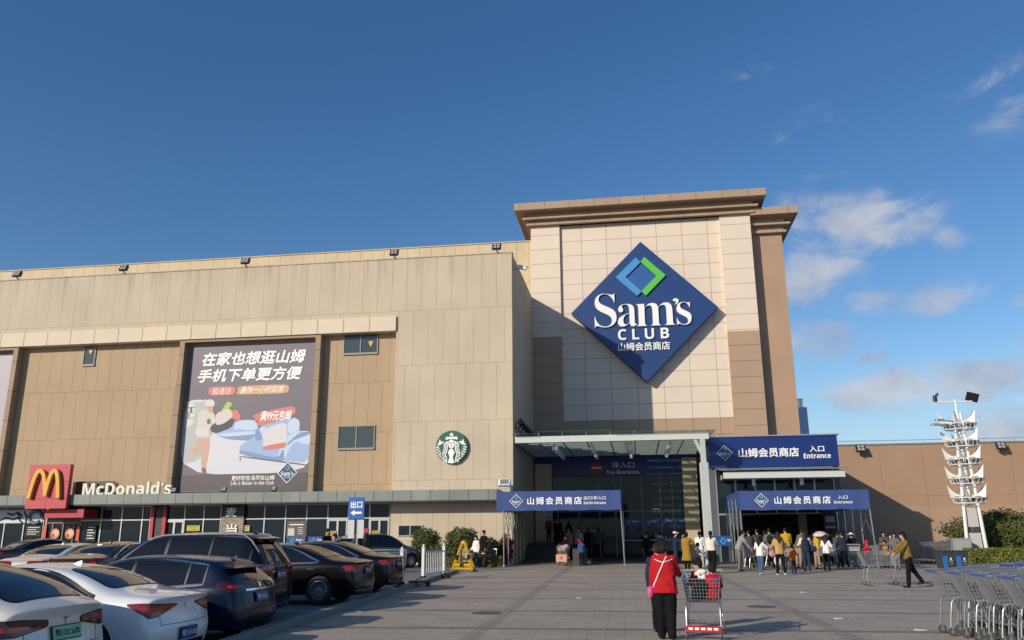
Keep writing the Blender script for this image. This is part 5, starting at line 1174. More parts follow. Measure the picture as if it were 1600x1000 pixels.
    for sgn in (-1, 1):
        tl = MB()
        if tails == 'wedge': P = rounded([(-.44, zt + .0), (-.10, zt - .13), (.05, zt - .15), (.30, zt + .03), (.12, zt + .035)], .03)
        elif tails == 'tall': P = rounded([(-.10, zt - .22), (.10, zt - .22), (.20, zt + .10), (.02, zt + .12), (-.06, zt + .06)], .04)
        elif tails == 'claw': P = rounded([(-.42, zt - .03), (-.05, zt - .10), (.12, zt - .10), (.30, zt - .02), (.20, zt + .06), (-.10, zt + .06), (-.42, zt + .03)], .03)
        else: P = rounded([(-.40, zt - .10), (.0, zt - .12), (.20, zt - .09), (.27, zt + .02), (.0, zt + .06), (-.40, zt + .05)], .03)
        patch(tl, outset(P, .012), 'corner', .006, 1, .06, sgn); patch(tl, P, 'corner', .014, 0, .06, sgn)
        Q = [(u * .5 + (.02), zt - .02 + (v - zt) * .35) for u, v in P]; patch(tl, Q, 'corner', .019, 2, .06, sgn)
        built(tl, 'tail_light', [M_TAIL if tails != 'claw' else M_TAILD, M_TRIMB, pm('tail_lens_bright', (.5, .03, .02), .15, var=0, coat=.5)])
    # rear furniture: lid seam, bumper, plate, exhausts
    s_ = MB(); zl_ = .62 * sz
    if seams:
        patch(s_, [(-.62, zl_), (.62, zl_), (.62, zl_ + .008), (-.62, zl_ + .008)], 'rear', .002, 0, .1)
        for sgn in (-1, 1): patch(s_, [(sgn * .60, zl_), (sgn * .608, zl_), (sgn * .64, zt + .05), (sgn * .632, zt + .05)], 'rear', .002, 0, .1)
        built(s_, 'boot_seam', M_GAP)
    bp_ = MB(); patch(bp_, rounded([(-.62, zb + .02), (.62, zb + .02), (.56, zb + .15), (-.56, zb + .15)], .05), 'rear', .006, 0, .1); built(bp_, 'bumper_trim', M_TRIMB)
    if chrome:
        ch = MB(); patch(ch, [(-.50, zt - .105), (.50, zt - .105), (.50, zt - .075), (-.50, zt - .075)], 'rear', .012, 0, .1); built(ch, 'boot_trim', M_CHROME)
        ch = MB(); patch(ch, [(-.72, .325), (.72, .325), (.72, .345), (-.72, .345)], 'rear', .01, 0, .1); built(ch, 'bumper_strip', M_CHROME)
    pz_ = {'sedan': .44, 'fastback': .76, 'suv': .80, 'crossover': .74}[typ]
    if plate and plate[1]: pz_ = plate[1]
    hit = bvh.ray_cast(V(-5, 0, pz_), V(1, 0, 0)); pxx = hit[0].x if hit[0] else -L / 2; pn = hit[1] if hit[0] else V(-1, 0, 0); pn = -pn if pn.x > 0 else pn
    pl = MB(); hw = .24 if plate_green else .22
    tilt = math.asin(max(-.4, min(.4, pn.z)))
    T_ = Matrix.Translation((pxx - .022, 0, pz_)) @ Matrix.Rotation(tilt, 4, 'Y'); pl.T = T_
    pl.box(-.004, .012, -hw - .015, hw + .015, -.085, .085, 1); pl.box(-.010, -.0045, -hw, hw, -.07, .07, 0); pl.T = None
    po = built(pl, 'number_plate', [M_PGRN if plate_green else M_PBLUE, M_TRIMB])
    if plate:
        c_ = MB(); text(c_, plate[0], -hw * .88, hw * .88, -.045, .045, 0, off=.015, to=lambda q: T_ @ V(-.014 + q[1], -q[0], q[2])); built(c_, 'characters', M_BLK if plate_green else M_LTXT, po)
    if badge == 'letter':
        bd = MB(); patch(bd, [(-.045, .935), (.045, .935), (.045, .947), (.008, .945), (.004, .86), (-.004, .86), (-.008, .945), (-.045, .947)], 'rear', .01, 0, .03); built(bd, 'badge', M_TRIMB)
    elif badge == 'round':
        bd = MB(); patch(bd, [(.045 * math.cos(k * PI / 8), zt - .02 + .045 * math.sin(k * PI / 8)) for k in range(16)], 'rear', .012, 0, .05); built(bd, 'badge', M_CHROME)
        for yy in (.30,):
            bd = MB(); patch(bd, [(-.36, zt - .03), (-.26, zt - .03), (-.26, zt - .015), (-.36, zt - .015)], 'rear', .008, 0, .05); built(bd, 'badge', M_TRIMB)
    # fin antenna, rails
    if typ != 'fastback':
        fx = tx(.42 if typ == 'sedan' else .15); fz = bvh.ray_cast(V(fx, 0, 4), V(0, 0, -1))[0].z
        an = MB(); an.add([(fx - .1, -.02, fz - .01), (fx + .08, -.02, fz - .01), (fx + .08, .02, fz - .01), (fx - .1, .02, fz - .01), (fx - .09, 0, fz + .05), (fx - .05, 0, fz + .046)], [(0, 1, 2, 3), (0, 4, 5, 1), (3, 2, 5, 4), (0, 3, 4), (1, 5, 2)]); built(an, 'antenna_fin', paint)
    if rails:
        for sgn in (-1, 1):
            rl = MB(); pts = []
            for i in range(15):
                t = .06 + (.58 - .06) * i / 14; up = .045 * sstep(0, .12, (i / 14)) * sstep(1, .88, i / 14)
                hit = bvh.ray_cast(V(tx(t), sgn * .60, 4), V(0, 0, -1)); pts.append((tx(t), sgn * .60, hit[0].z + up))
            rl.path(pts, .018, 6); built(rl, 'roof_rail', pm('satin_rail', (.7, .7, .71), .3, .7, var=0))
    if typ in ('suv', 'crossover'):
        sp_ = MB(); zz = TOP(.02); xx = X(0.0, 0, TOP(0)) if False else -L / 2 + lerp_tab(S['rear'], S['top'][0][1])
        sp_.add([(xx - .10, -.56, zz - .035), (xx + .12, -.60, zz + .005), (xx + .12, .60, zz + .005), (xx - .10, .56, zz - .035), (xx - .10, -.56, zz - .06), (xx + .12, -.60, zz - .06), (xx + .12, .60, zz - .06), (xx - .10, .56, zz - .06)], [(0, 1, 2, 3), (7, 6, 5, 4), (0, 4, 5, 1), (3, 2, 6, 7), (0, 3, 7, 4), (1, 5, 6, 2)]); sp_.build('spoiler', paint, root, bevel=.015)
        wp = MB(); patch(wp, [(-.02, S['rw'][1] * sz + .02), (.0, S['rw'][1] * sz), (.34, S['rw'][1] * sz + .06), (.33, S['rw'][1] * sz + .075)], 'rear', .02, 0, .08); built(wp, 'wiper', M_TRIMB)
    ty, rm = wheel_parts(wr, rim or M_RIM, spokes)
    for a in wx:
        for sgn in (-1, 1):
            o1 = bpy.data.objects.new('wheel', ty); COL.objects.link(o1); setparent(o1, root); o1.location = (a, sgn * (h2 - .135), wr); o1.rotation_euler = (0, .3 * a, 0) if sgn == 1 else (0, .2 + a, PI)
            o2 = bpy.data.objects.new('rim', rm); COL.objects.link(o2); setparent(o2, o1)
    return root
P_WHITE = pm('pearl_white_paint', (.73, .69, .60), .28, 0, .02, coat=1.0); P_WHITE2 = pm('white_car_paint', (.80, .80, .79), .28, 0, .02, coat=1.0)
P_BLUE = pm('dark_blue_paint', (.006, .009, .032), .25, .1, .05, coat=.3, spec=.2); P_BLACK = pm('black_car_paint', (.005, .005, .006), .22, .1, 0, coat=.28, spec=.2); P_NAVY = pm('blue_black_paint', (.008, .009, .015), .22, .2, 0, coat=.3, spec=.2)
P_SILV = pm('silver_paint', (.66, .67, .68), .3, .25, .03, coat=1.0); P_BRZ = pm('grey_bronze_paint', (.13, .12, .10), .3, .5, .05, coat=1.0); P_BRN = pm('dark_brown_paint', (.03, .022, .017), .25, .3, .05, coat=1.0); P_GREY = pm('warm_grey_paint', (.30, .265, .225), .3, .3, .04, coat=1.0)
PG = 'cars parked along the kerb'; PG2 = 'cars parked in the further rows'
def parked(typ, label, paint, xr, yc, dh=0, **k):
    # rear bumper at (xr, yc), nose pointing away from the plaza
    S = TYPES[typ]; L = S['L'] * k.get('sx', 1); a = PI + R(dh)
    return make_car(typ, 'parked_car', label, paint, xr + math.cos(a) * L / 2, yc + math.sin(a) * L / 2, a, **k)
parked('fastback', 'pearl white electric car with a green number plate, nearest at the bottom left corner', P_WHITE, -6.62, 9.25, 0, plate=('粤D DC1670', .78), plate_green=True, chrome=False, tails='claw', badge='letter', rim=M_RIMD, sz=1.01, group=PG)
parked('sedan', 'white sedan with red wedge tail lights parked between the electric car and the blue crossover', P_WHITE2, -6.62, 11.9, 0, plate=('粤D B1185', .47), tails='wedge', badge='round', chrome=False, sz=.985, group=PG)
parked('crossover', 'dark blue crossover parked right behind the white sedan', P_BLUE, -6.66, 14.5, 0, plate=('粤D 40123', .74), tails='claw', badge='round', sz=.885, rim=M_RIMD, spokes=7, group=PG)
parked('suv', 'tall black suv with shiny roof rails and a chrome window line', P_NAVY, -7.58, 17.3, 0, plate=('粤D 31872', .93), rails=True, tails='bar', sz=1.02, group=PG)
parked('sedan', 'black sedan with multi spoke wheels parked right of the tall black suv', P_BLACK, -6.82, 20.9, 0, plate=('粤D 6N352', .80), tails='bar', sx=1.05, spokes=12, wr=.345, group=PG)
parked('sedan', 'black sedan partly hidden behind the multi spoke black sedan', P_BLACK, -7.08, 24.6, 0, plate=('粤D 58071', .80), tails='bar', sx=1.04, spokes=9, group=PG)
def away(typ, label, paint, x, y, head, **k):
    S = TYPES[typ]; L = S['L'] * k.get('sx', 1); a = R(head)
    return make_car(typ, 'parked_car', label, paint, x + math.cos(a) * L / 2, y + math.sin(a) * L / 2, a, seams=False, **k)
away('sedan', 'silver white sedan seen from behind, left of the dark brown sedan', P_SILV, -18.7, 23.2, 88, plate=('粤D 7K221', .62), tails='bar', chrome=False, sz=.97, group=PG2)
away('sedan', 'dark brown sedan with a glinting rear plate left of the tall suv', P_BRN, -16.75, 22.8, 88, plate=('粤D 90318', .80), tails='tall', sz=1.0, group=PG2)
away('sedan', 'dark sedan with a chrome window arc at the far left behind the silver white sedan', P_BRN, -29.0, 34, 60, tails='bar', sz=1.04, group=PG2)
away('crossover', 'warm grey hatchback cut off by the left edge behind the electric car', P_GREY, -14.1, 16.1, 180, tails='tall', sz=.97, chrome=False, group=PG2)
away('crossover', 'grey bronze crossover parked by the bushes behind the black sedans', P_BRZ, -14.3, 38.6, 50, plate=('粤D 26K17', .8), tails='claw', sz=1.02, chrome=False, group=PG2)
# ------------------------------------------------------------------ shopping carts
M_ZINC = pm('zinc_wire', (.50, .51, .51), .34, .8, var=.08); M_CBLUE = pm('cart_blue', (.04, .11, .33), .45, var=.15); M_CGREY = pm('cart_grey_plastic', (.30, .32, .34), .5, var=.05)
M_RUB = pm('grey_caster_rubber', (.06, .06, .06), .7, var=.1)
def make_cart(label, group, handle=M_CBLUE, hf=.24, hr=.29, tray=None, bumpers=False):
    t = empty('shopping_cart', label, 'shopping cart', (0, 0, 0), 0, group)
    Rr = lambda u: (-.50 + 1.04 * u, hr + (hf - hr) * u)              # top rim: x and half width
    zt = lambda u: 1.03 - .06 * u; zbm = lambda u: .60 - .03 * u
    def pt(u, v, s):      # u along, v up (0 bottom 1 top), s side
        xt, wt = Rr(u); xb = -.44 + .82 * u; wb = wt * .82
        return V(xb + (xt - xb) * v, s * (wb + (wt - wb) * v), zbm(u) + (zt(u) - zbm(u)) * v)
    b = MB(); r = .0042
    for s in (-1, 1):
        for i in range(19): b.tube(pt(i / 18, 0, s), pt(i / 18, 1, s), r, n=4, caps=False)
        for v in (.14, .28, .42, .56, .70, .85): b.tube(pt(0, v, s), pt(1, v, s), r, n=4, caps=False)
        b.tube(pt(0, 1, s), pt(1, 1, s), .010, n=6); b.tube(pt(0, 0, s), pt(1, 0, s), .008, n=5); b.tube(pt(1, 0, s), pt(1, 1, s), .009, n=6); b.tube(pt(0, 0, s), pt(0, 1, s), .009, n=6)
    for k in range(1, 11):
        f = -1 + 2 * k / 11
        for u in (0, 1):
            a, c = pt(u, 0, 1), pt(u, 1, 1); b.tube((a.x, a.y * f, a.z), (c.x, c.y * f, c.z), r, n=4, caps=False)
        a, c = pt(0, 0, 1), pt(1, 0, 1); b.tube((a.x, a.y * f, a.z), (c.x, c.y * f, c.z), r, n=4, caps=False)
    for v in (0, .14, .28, .42, .56, .70, .85, 1):
        for u in (0, 1): b.tube(pt(u, v, -1), pt(u, v, 1), .010 if v == 1 else r, n=5, caps=False)
    for i in range(1, 12): b.tube(pt(i / 12, 0, -1), pt(i / 12, 0, 1), r, n=4, caps=False)
    b.build('basket', M_ZINC, t, smooth=True)
    b = MB()
    for s in (-1, 1):
        w0, w1 = s * (hr + .0), s * (hf * .9)
        pts = [(-.50, w0, .15), (-.46, w0, .17), (-.2, w0 * .97, .20), (.06, w1 * 1.08, .26), (.14, w1 * 1.03, .36), (.17, w1, .50), (.21, w1, .555), (.27, w1, .575), (.33, w1, .555), (.37, w1, .50), (.40, w1, .34), (.43, w1, .13)]
        b.path(pts, .0135, 7)
        b.path([(-.44, s * hr * .82, .60), (-.53, s * hr, .82), (-.60, s * hr, 1.05)], .012, 6)
        b.tube((-.44, s * hr * .82, .6), (-.30, w0 * .98, .19), .011, n=6)
    b.tube((-.2, -hr * .97, .2), (-.2, hr * .97, .2), .011); b.tube((.27, -hf * .9, .575), (.27, hf * .9, .575), .011); b.tube((.08, -hf, .27), (.08, hf, .27), .010)
    for k in range(7): f = -1 + 2 * k / 6; b.tube((-.45, hr * .9 * f, .185), (.08, hf * .95 * f, .27), .005, n=4)
    b.build('chassis', M_ZINC, t, smooth=True)
    b = MB(); b.tube((-.605, -hr - .02, 1.06), (-.605, hr + .02, 1.06), .019, n=10); b.build('handle', handle, t, smooth=True)
    b = MB(); b.add([(-.48, -hr * .9, .78), (-.48, hr * .9, .78), (-.46, hr * .92, 1.0), (-.46, -hr * .92, 1.0), (-.472, -hr * .9, .78), (-.472, hr * .9, .78), (-.452, hr * .92, 1.0), (-.452, -hr * .92, 1.0)], [(0, 1, 2, 3), (7, 6, 5, 4), (0, 4, 5, 1), (3, 2, 6, 7), (0, 3, 7, 4), (1, 5, 6, 2)])
    b.build('seat_flap', handle if handle is M_CBLUE else M_CGREY, t)
    if bumpers:
        b = MB()
        if bumpers == 'rim':
            b.tube(pt(1, 1, 1) + V(.012, 0, 0), pt(1, 1, -1) + V(.012, 0, 0), .017, n=8)
        else:
            for s in (-1, 1): b.tube(pt(1, 1, s) + V(.012, 0, -.005), pt(1, 1, s * .62) + V(.012, 0, -.005), .02, n=8)
        b.build('corner_bumper', M_CBLUE, t)
    if tray:
        b = MB(); b.T = Matrix.Translation((.43, 0, .17)); b.bbox(-.02, .02, -hf * .95, hf * .95, -.045, .05, .01, 0)
        for k in range(5): b.box(.021, .024, -hf * .8 + k * hf * .33, -hf * .8 + k * hf * .33 + hf * .22, -.01, .025, 1)
        b.build('bumper_board', tray, t)
    for (x, y) in ((-.5, hr), (-.5, -hr), (.43, hf * .9), (.43, -hf * .9)):
        b = MB(); b.lathe([(.03, -.018), (.062, -.016), (.066, -.008), (.066, .008), (.062, .016), (.03, .018)], 16, axis='y', c=(x - .02, y, .066), m=0)
        b.lathe([(.028, -.02), (.028, .02)], 10, axis='y', c=(x - .02, y, .066), m=1); b.box(x - .03, x - .005, y - .026, y - .021, .06, .15, 1); b.box(x - .03, x - .005, y + .021, y + .026, .06, .15, 1); b.box(x - .03, x - .005, y - .026, y + .026, .145, .155, 1)
        b.build('wheel', [M_RUB, M_ZINC], t, smooth=True)
    return t
CARTS = {}
def cart(x, y, head, label, group=None, kind='std', s=1.0):
    if kind not in CARTS:
        CARTS[kind] = t = make_cart(label, group, **(dict(bumpers='rim') if kind == 'std' else dict(handle=M_CGREY) if kind == 'grey' else dict(handle=M_CGREY, hf=.31, hr=.31, tray=[pm('red_board', (.42, .02, .025), .4), M_LTXT], bumpers=True)))
    else:
        t = copy_tree(CARTS[kind]); t['label'] = label
        if group: t['group'] = group
        elif 'group' in t: del t['group']
    t.location = (x, y, 0); t.rotation_euler = (0, 0, R(head)); t.scale = (s, s, s); return t
cart(7.42, 28.15, 180, 'wire shopping cart pushed by the woman in the olive sweater', kind='grey', s=1.04)
cart(1.02, 14.62, -97, 'wire shopping cart with blue corners and a red bumper board carrying children', kind='kids', s=.97)
NEST = 'shopping carts nested at the right edge'
rng = random.Random(3)
for i in range(10):
    y = 17.4 - .68 * i; xf = (6.4, 5.9, 5.45)[i] if i < 3 else 4.90 + .13 * (i - 3)
    n = 9 if i >= 3 else 6
    for k in range(n):
        lb = ('front most shopping cart of its nested row at the right edge' if k == 0 else 'shopping cart pushed into a nested row at the right edge')
        c = cart(xf + .55 + .275 * k + rng.uniform(-.015, .015), y + rng.uniform(-.015, .015), 180 + rng.uniform(-1.5, 1.5), lb, NEST, kind='std', s=1.05)
FN = 'shopping carts nested by the brown wall'
for i in range(4):
    for k in range(7): cart(15.0 + k * .28 - i * .2 + (2.6 if i > 1 else 0), 45.5 + (i % 2) * .75, 180, 'shopping cart in a nested row along the low brown wall', FN, kind='std', s=1.05)
QG = None
cart(5.05, 38.6, 200, 'shopping cart of the man leaning in a grey shirt', kind='grey'); cart(6.2, 38.3, 100, 'shopping cart just ahead of the woman in tan', kind='grey'); cart(9.6, 40.4, 80, 'empty shopping cart left of the red hooded child', kind='grey')
cart(8.2, 39.4, 95, 'shopping cart in front of the woman in the white sweater and black trousers', kind='grey'); cart(10.9, 41.0, 100, 'shopping cart with the red hooded child sitting in it', kind='grey'); cart(-3.95, 43.9, -95, 'loaded shopping cart under the exit tent', kind='grey')

# ------------------------------------------------------------------ street furniture
M_RAILW = pm('rail_white_paint', (.68, .69, .70), .4, var=.06); M_RUBB = pm('black_rubber', (.02, .02, .021), .8, var=.2)
def post_parts(t, x, y, h=1.15):
    b = MB(); b.bbox(x - .055, x + .055, y - .055, y + .055, .08, h, .012); b.bbox(x - .07, x + .07, y - .07, y + .07, h, h + .03, .01); b.ell((x, y, h + .075), (.05, .05, .055)); b.build('post', M_RAILW, t)
    b = MB(); b.bbox(x - .16, x + .16, y - .22, y + .22, 0, .10, .03); b.bbox(x - .09, x + .09, y - .09, y + .09, .10, .18, .02); b.build('base', M_RUBB, t)
g0, g1 = gnd(661, 908), gnd(699, 902); g1 = g0 + (g1 - g0).normalized() * 2.15
rl = empty('railing', 'short white metal railing section on black rubber feet at the kerb end', 'railing', (g0.x, g0.y, 0.0)); dv = g1 - g0
a_ = math.atan2(dv.y, dv.x); rl.rotation_euler = (0, 0, a_); Lr = dv.length
post_parts(rl, 0, 0); post_parts(rl, Lr, 0)
b = MB(); [b.bbox(.055, Lr - .055, -.02, .02, z, z + .05, .008) for z in (.22, .98)]; b.build('rail', M_RAILW, rl)
b = MB(); [b.tube((.055 + (Lr - .11) * (i + .5) / 11, 0, .27), (.055 + (Lr - .11) * (i + .5) / 11, 0, .98), .013, n=6) for i in range(11)]; b.build('bars', M_RAILW, rl)
p = gnd(627, 918); bp = empty('bollard', 'single white post with a ball cap on a black base by the kerb', 'post', (p.x, p.y, .0)); post_parts(bp, 0, 0, 1.12)
fp = empty('platform_trolley', 'low black caster trolley standing beside the single white post', 'trolley', (p.x + .45, p.y + .5, 0), R(20))
b = MB(); b.bbox(-.35, .35, -.22, .22, .15, .19, .02); b.build('deck', M_BLK, fp)
for x in (-.28, .28):
    for y in (-.17, .17): b = MB(); b.lathe([(.03, -.02), (.07, -.02), (.07, .02), (.03, .02)], 14, axis='y', c=(x, y, .07)); b.box(x - .02, x + .02, y - .03, y + .03, .1, .15); b.build('wheel', M_RUB, fp)
# silver flat cart
p = atY(617, 884, 36.5); fc = empty('platform_trolley', 'long silver metal panel trolley standing behind the second black sedan', 'trolley', (p.x - .3, 36.5, 0), R(8))
b = MB(); b.bbox(-.75, .75, -.35, .35, .28, .34, .02); [b.box(-.75, .75, -.37, -.35, .34 + .11 * k, .42 + .11 * k) for k in range(5)]; b.build('deck', pm('silver_sheet', (.42, .43, .44), .35, .7, var=.12), fc)
b = MB(); [b.tube((x, y, .3), (x, y, .95), .02) for x in (-.73, .73) for y in (-.34, .34)]; [b.tube((-.73, y, .95), (.73, y, .95), .015) for y in (-.34, .34)]; b.build('frame', M_STEEL, fc)
for x in (-.6, .6):
    for y in (-.27, .27): b = MB(); b.lathe([(.04, -.025), (.13, -.025), (.13, .025), (.04, .025)], 16, axis='y', c=(x, y, .13)); b.box(x - .03, x + .03, y - .035, y + .035, .2, .28); b.build('wheel', M_RUB, fc)
# yellow barrier
p = gnd(724, 893); yb = empty('barrier', 'yellow and black A shaped folding barrier beside the bushes', 'barrier', (p.x, p.y, 0), R(-14))
M_YEL = pm('barrier_yellow', (.60, .34, .02), .5, var=.12)
def bar(b, p0, p1, w=.055, bands=()):
    p0, p1 = Vector(p0), Vector(p1); last = 0
    segs = []; cur = 0
    for (a, c) in bands: segs.append((cur, a, 0)); segs.append((a, c, 1)); cur = c
    segs.append((cur, 1, 0))
    for a, c, m in segs: b.tube(p0.lerp(p1, a), p0.lerp(p1, c), w, n=4, m=m)
for s in (-1, 1):
    b = MB(); bar(b, (s * .48, -.12, .05), (s * .06, 0, 1.25), .075, ((.38, .55),)); b.build('leg', [M_YEL, M_BLK], yb)
    b = MB(); bar(b, (s * .42, .32, .05), (s * .05, .03, 1.22), .05); b.build('strut', [M_YEL, M_BLK], yb)
    b = MB(); b.box(s * .48 - .05, s * .48 + .05, -.18, .38, 0, .055); b.build('foot', M_BLK, yb)
b = MB(); bar(b, (-.40, -.10, .27), (.40, -.10, .27), .07, ((.35, .6),)); bar(b, (-.42, -.1, .12), (.42, -.1, .12), .05); b.build('crossbar', [M_YEL, M_BLK], yb)
b = MB(); b.bbox(-.09, .09, -.07, .09, 1.2, 1.32, .02); b.build('head', M_YEL, yb)
# exit sign on a pole
YE = 34.5; pe = atY(557, 830, YE); ex = empty('road_sign', 'blue exit sign with a white left arrow on a dark pole', 'sign', (pe.x, YE, 0))
ex0, ex1 = atY(545, 794, YE).x, atY(569.5, 794, YE).x; ez1, ez0 = atY(557, 777, YE).z, atY(557, 811, YE).z
b = MB(); b.bbox(pe.x - .04, pe.x + .04, YE + .02, YE + .10, 0, ez1 - .05, .01); b.build('pole', M_BLK, ex, world=True)
b = MB(); b.box(ex0, ex1, YE - .03, YE + .02, ez0, ez1); b.build('panel', pm('road_blue', (.02, .11, .40), .4, var=.04), ex, world=True, bevel=.01)
b = MB(); text(b, '出口', ex0 + .09, ex1 - .09, ez1 - .46, ez1 - .16, YE - .035, off=.03)
xm = (ex0 + ex1) / 2; za = ez0 + .26; b.prism([(ex0 + .1, za), (ex0 + .28, za + .12), (ex0 + .28, za + .045), (ex1 - .1, za + .045), (ex1 - .1, za - .045), (ex0 + .28, za - .045), (ex0 + .28, za - .12)], YE - .038, YE - .031); b.build('lettering', M_LTXT, ex, world=True)
for k, (a, c) in enumerate(((ex0 + .02, xm - .07), (xm + .07, ex1 - .0))):
    b = MB(); b.box(a, c, YE - .01, YE + .02, ez0 - .80, ez0 - .03); b.build('notice_panel', pm('pale_notice', (.55, .57, .58), .4, var=.1), ex, world=True)
b = MB(); [b.box(x - .02, x + .02, YE - .012, YE + .021, ez0 - 1.3, ez0 - .02) for x in (ex0 + .42, )]; b.build('frame', M_ALU, ex, world=True)
# bins
def bin_(px_, label):
    p = gnd(px_, 893); t = empty('recycling_bin', label, 'bin', (p.x, p.y, 0), R(12)); t.scale = (.84, .84, .86)
    b = MB(); b.add([(-.27, -.30, .04), (.27, -.30, .04), (.27, .30, .04), (-.27, .30, .04), (-.33, -.36, .92), (.33, -.36, .92), (.33, .36, .92), (-.33, .36, .92)], [(0, 3, 2, 1), (4, 5, 6, 7), (0, 1, 5, 4), (1, 2, 6, 5), (2, 3, 7, 6), (3, 0, 4, 7)]); b.build('body', pm('bin_dark_grey', (.04, .045, .05), .55, var=.1), t, bevel=.02)
    b = MB(); b.add([(-.265, -.306, .06), (-.06, -.306, .06), (-.06, -.352, .72), (-.31, -.352, .72), (-.265, -.29, .06), (-.06, -.29, .06), (-.06, -.33, .72), (-.31, -.33, .72)], [(0, 1, 2, 3), (7, 6, 5, 4), (0, 4, 5, 1), (3, 2, 6, 7), (0, 3, 7, 4), (1, 5, 6, 2)]); b.build('blue_front', pm('bin_blue', (.02, .16, .45), .5, var=.1), t)
    b = MB(); b.box(.02, .2, -.362, -.345, .36, .37); text(b, '可回收', .0, .2, .46, .52, -.352); b.lathe([(.05, -.004), (.05, 0)], 12, axis='y', c=(.1, -.352, .6)); b.build('label', M_LTXT, t)
    b = MB(); b.bbox(-.35, .35, -.38, .38, .92, .98, .02); b.build('lid', pm('bin_lid', (.03, .035, .04), .5), t)
bin_(1479, 'left of two dark recycling bins with blue fronts beside the hedge'); bin_(1500, 'right of two dark recycling bins, the one touching the hedge')
p = atY(1511, 862, 40.3); eb = empty('electric_box', 'small grey electric cabinet at the foot of the light tower', 'cabinet', (p.x - .2, 40.3, 0)); b = MB(); b.bbox(-.38, .38, -.2, .2, .1, 1.3, .02); b.build('cabinet', pm('cabinet_grey', (.27, .28, .28), .5, var=.1), eb); b = MB(); b.box(-.42, .42, -.24, .24, 0, .1); b.build('plinth', M_RUBB, eb); b = MB(); b.box(-.33, .33, -.212, -.201, .2, 1.2); b.build('door', pm('cabinet_door', (.32, .33, .33), .45), eb)

# ------------------------------------------------------------------ light tower
lt_ = empty('light_tower', 'tall white light tower with five tiers of sail shaped fins', 'lamp tower', (15.12, 41.0, 0), R(15)); lt_.scale = (.75, .75, .875)
M_LW = pm('lamp_white_paint', (.74, .73, .70), .4, var=.05); M_PERF = wallmat('perforated_panel', (.66, .66, .65), .045, .045, joint=.009, jdark=.45, var=.02, stain=.04, off=.5)
angs = [R(a) for a in (-60, 60, 180)]
for a in angs:
    b = MB(); b.tube((.62 * math.cos(a), .62 * math.sin(a), 0), (.20 * math.cos(a), .20 * math.sin(a), 8.0), .115, .085, n=14); b.build('post', M_LW, lt_, smooth=True)
b = MB(); b.tube((0, 0, 3), (0, 0, 8.75), .10, .07, n=14); b.build('mast', M_LW, lt_, smooth=True)
for z0, z1 in ((.35, 1.75), (2.05, 3.1)):
    b = MB()
    for i in range(3):
        a, c = angs[i], angs[(i + 1) % 3]
        def P(ang, z, k=1): r_ = (.62 - .42 * z / 8) * .95 * k; return V(r_ * math.cos(ang), r_ * math.sin(ang), z)
        q = [P(a, z0).lerp(P(c, z0), .16), P(a, z0).lerp(P(c, z0), .84), P(a, z1).lerp(P(c, z1), .84), P(a, z1).lerp(P(c, z1), .16)]
        n_ = (q[1] - q[0]).cross(q[3] - q[0]).normalized() * .02; b.add(q + [x + n_ for x in q], [(0, 1, 2, 3), (7, 6, 5, 4), (0, 4, 5, 1), (3, 2, 6, 7), (0, 3, 7, 4), (1, 5, 6, 2)])
    b.build('perforated_panel', M_PERF, lt_)
b = MB(); b.bbox(-.42, .25, -.3, .28, .0, .32, .02); b.build('base_box', M_ALUD, lt_); b = MB(); b.bbox(-.3, .3, -.3, .25, 1.78, 2.02, .02); b.build('ballast_box', M_ALUD, lt_)
for ti, z in enumerate((3.55, 4.55, 5.55, 6.5, 7.42)):
    b = MB()
    for k in range(5):
        a = R(72 * k + 8); ca, sa = math.cos(a), math.sin(a); NU, NV = 8, 3; vs = []
        for i in range(NU + 1):
            u = i / NU; r0 = .22 + .80 * u; top = .13 + .54 * u ** 2.6; bot = -.02
            for j in range(NV + 1):
                v = j / NV; r_ = r0 + .12 * u * v; bend = .16 * math.sin(PI * u) * (1 - .5 * v) * (1 if k % 2 else -1); vs.append((r_ * ca - bend * sa, r_ * sa + bend * ca, z + bot + (top - bot) * v))
        fs = [(i * (NV + 1) + j, (i + 1) * (NV + 1) + j, (i + 1) * (NV + 1) + j + 1, i * (NV + 1) + j + 1) for i in range(NU) for j in range(NV)]
        b.add(vs, fs); b.add([(x - sa * .03, y + ca * .03, q) for x, y, q in vs], [tuple(reversed(f)) for f in fs])
    tier = b.build('fin_tier', M_LW, lt_, smooth=True)
    b = MB()
    for zz, rr_ in ((z - .02, 1.0), (z - .30, .80)): b.path([(rr_ * math.cos(i * PI / 12), rr_ * math.sin(i * PI / 12), zz) for i in range(24)], .025, 6, close=True)
    for i in range(18): a = i * PI / 9; b.tube((math.cos(a), math.sin(a), z - .02), (.8 * math.cos(a), .8 * math.sin(a), z - .30), .016, n=5)
    for i in range(6): a = R(60 * i + 8); b.tube((.1 * math.cos(a), .1 * math.sin(a), z - .3), (.8 * math.cos(a), .8 * math.sin(a), z - .3), .02, n=5)
    b.build('basket', M_LW, tier, smooth=True)
    for i in range(6):
        b = MB(); a = R(60 * i + 38); b.T = Matrix.Rotation(a, 4, 'Z'); b.bbox(.55, .82, -.14, .14, z - .18, z + .06, .02); b.build('lamp', pm('lamp_grey', (.16, .16, .17), .4, var=.1), tier)
b = MB(); b.tube((-1.15, .3, 8.62), (.95, -.25, 8.62), .045, n=8); b.build('cross_arm', M_LW, lt_)
b = MB(); b.bbox(-1.26, -1.04, .2, .4, 8.66, 9.0, .04); b.tube((-1.15, .3, 8.9), (-1.0, .15, 9.1), .07, n=10); b.build('camera', M_BLK, lt_)
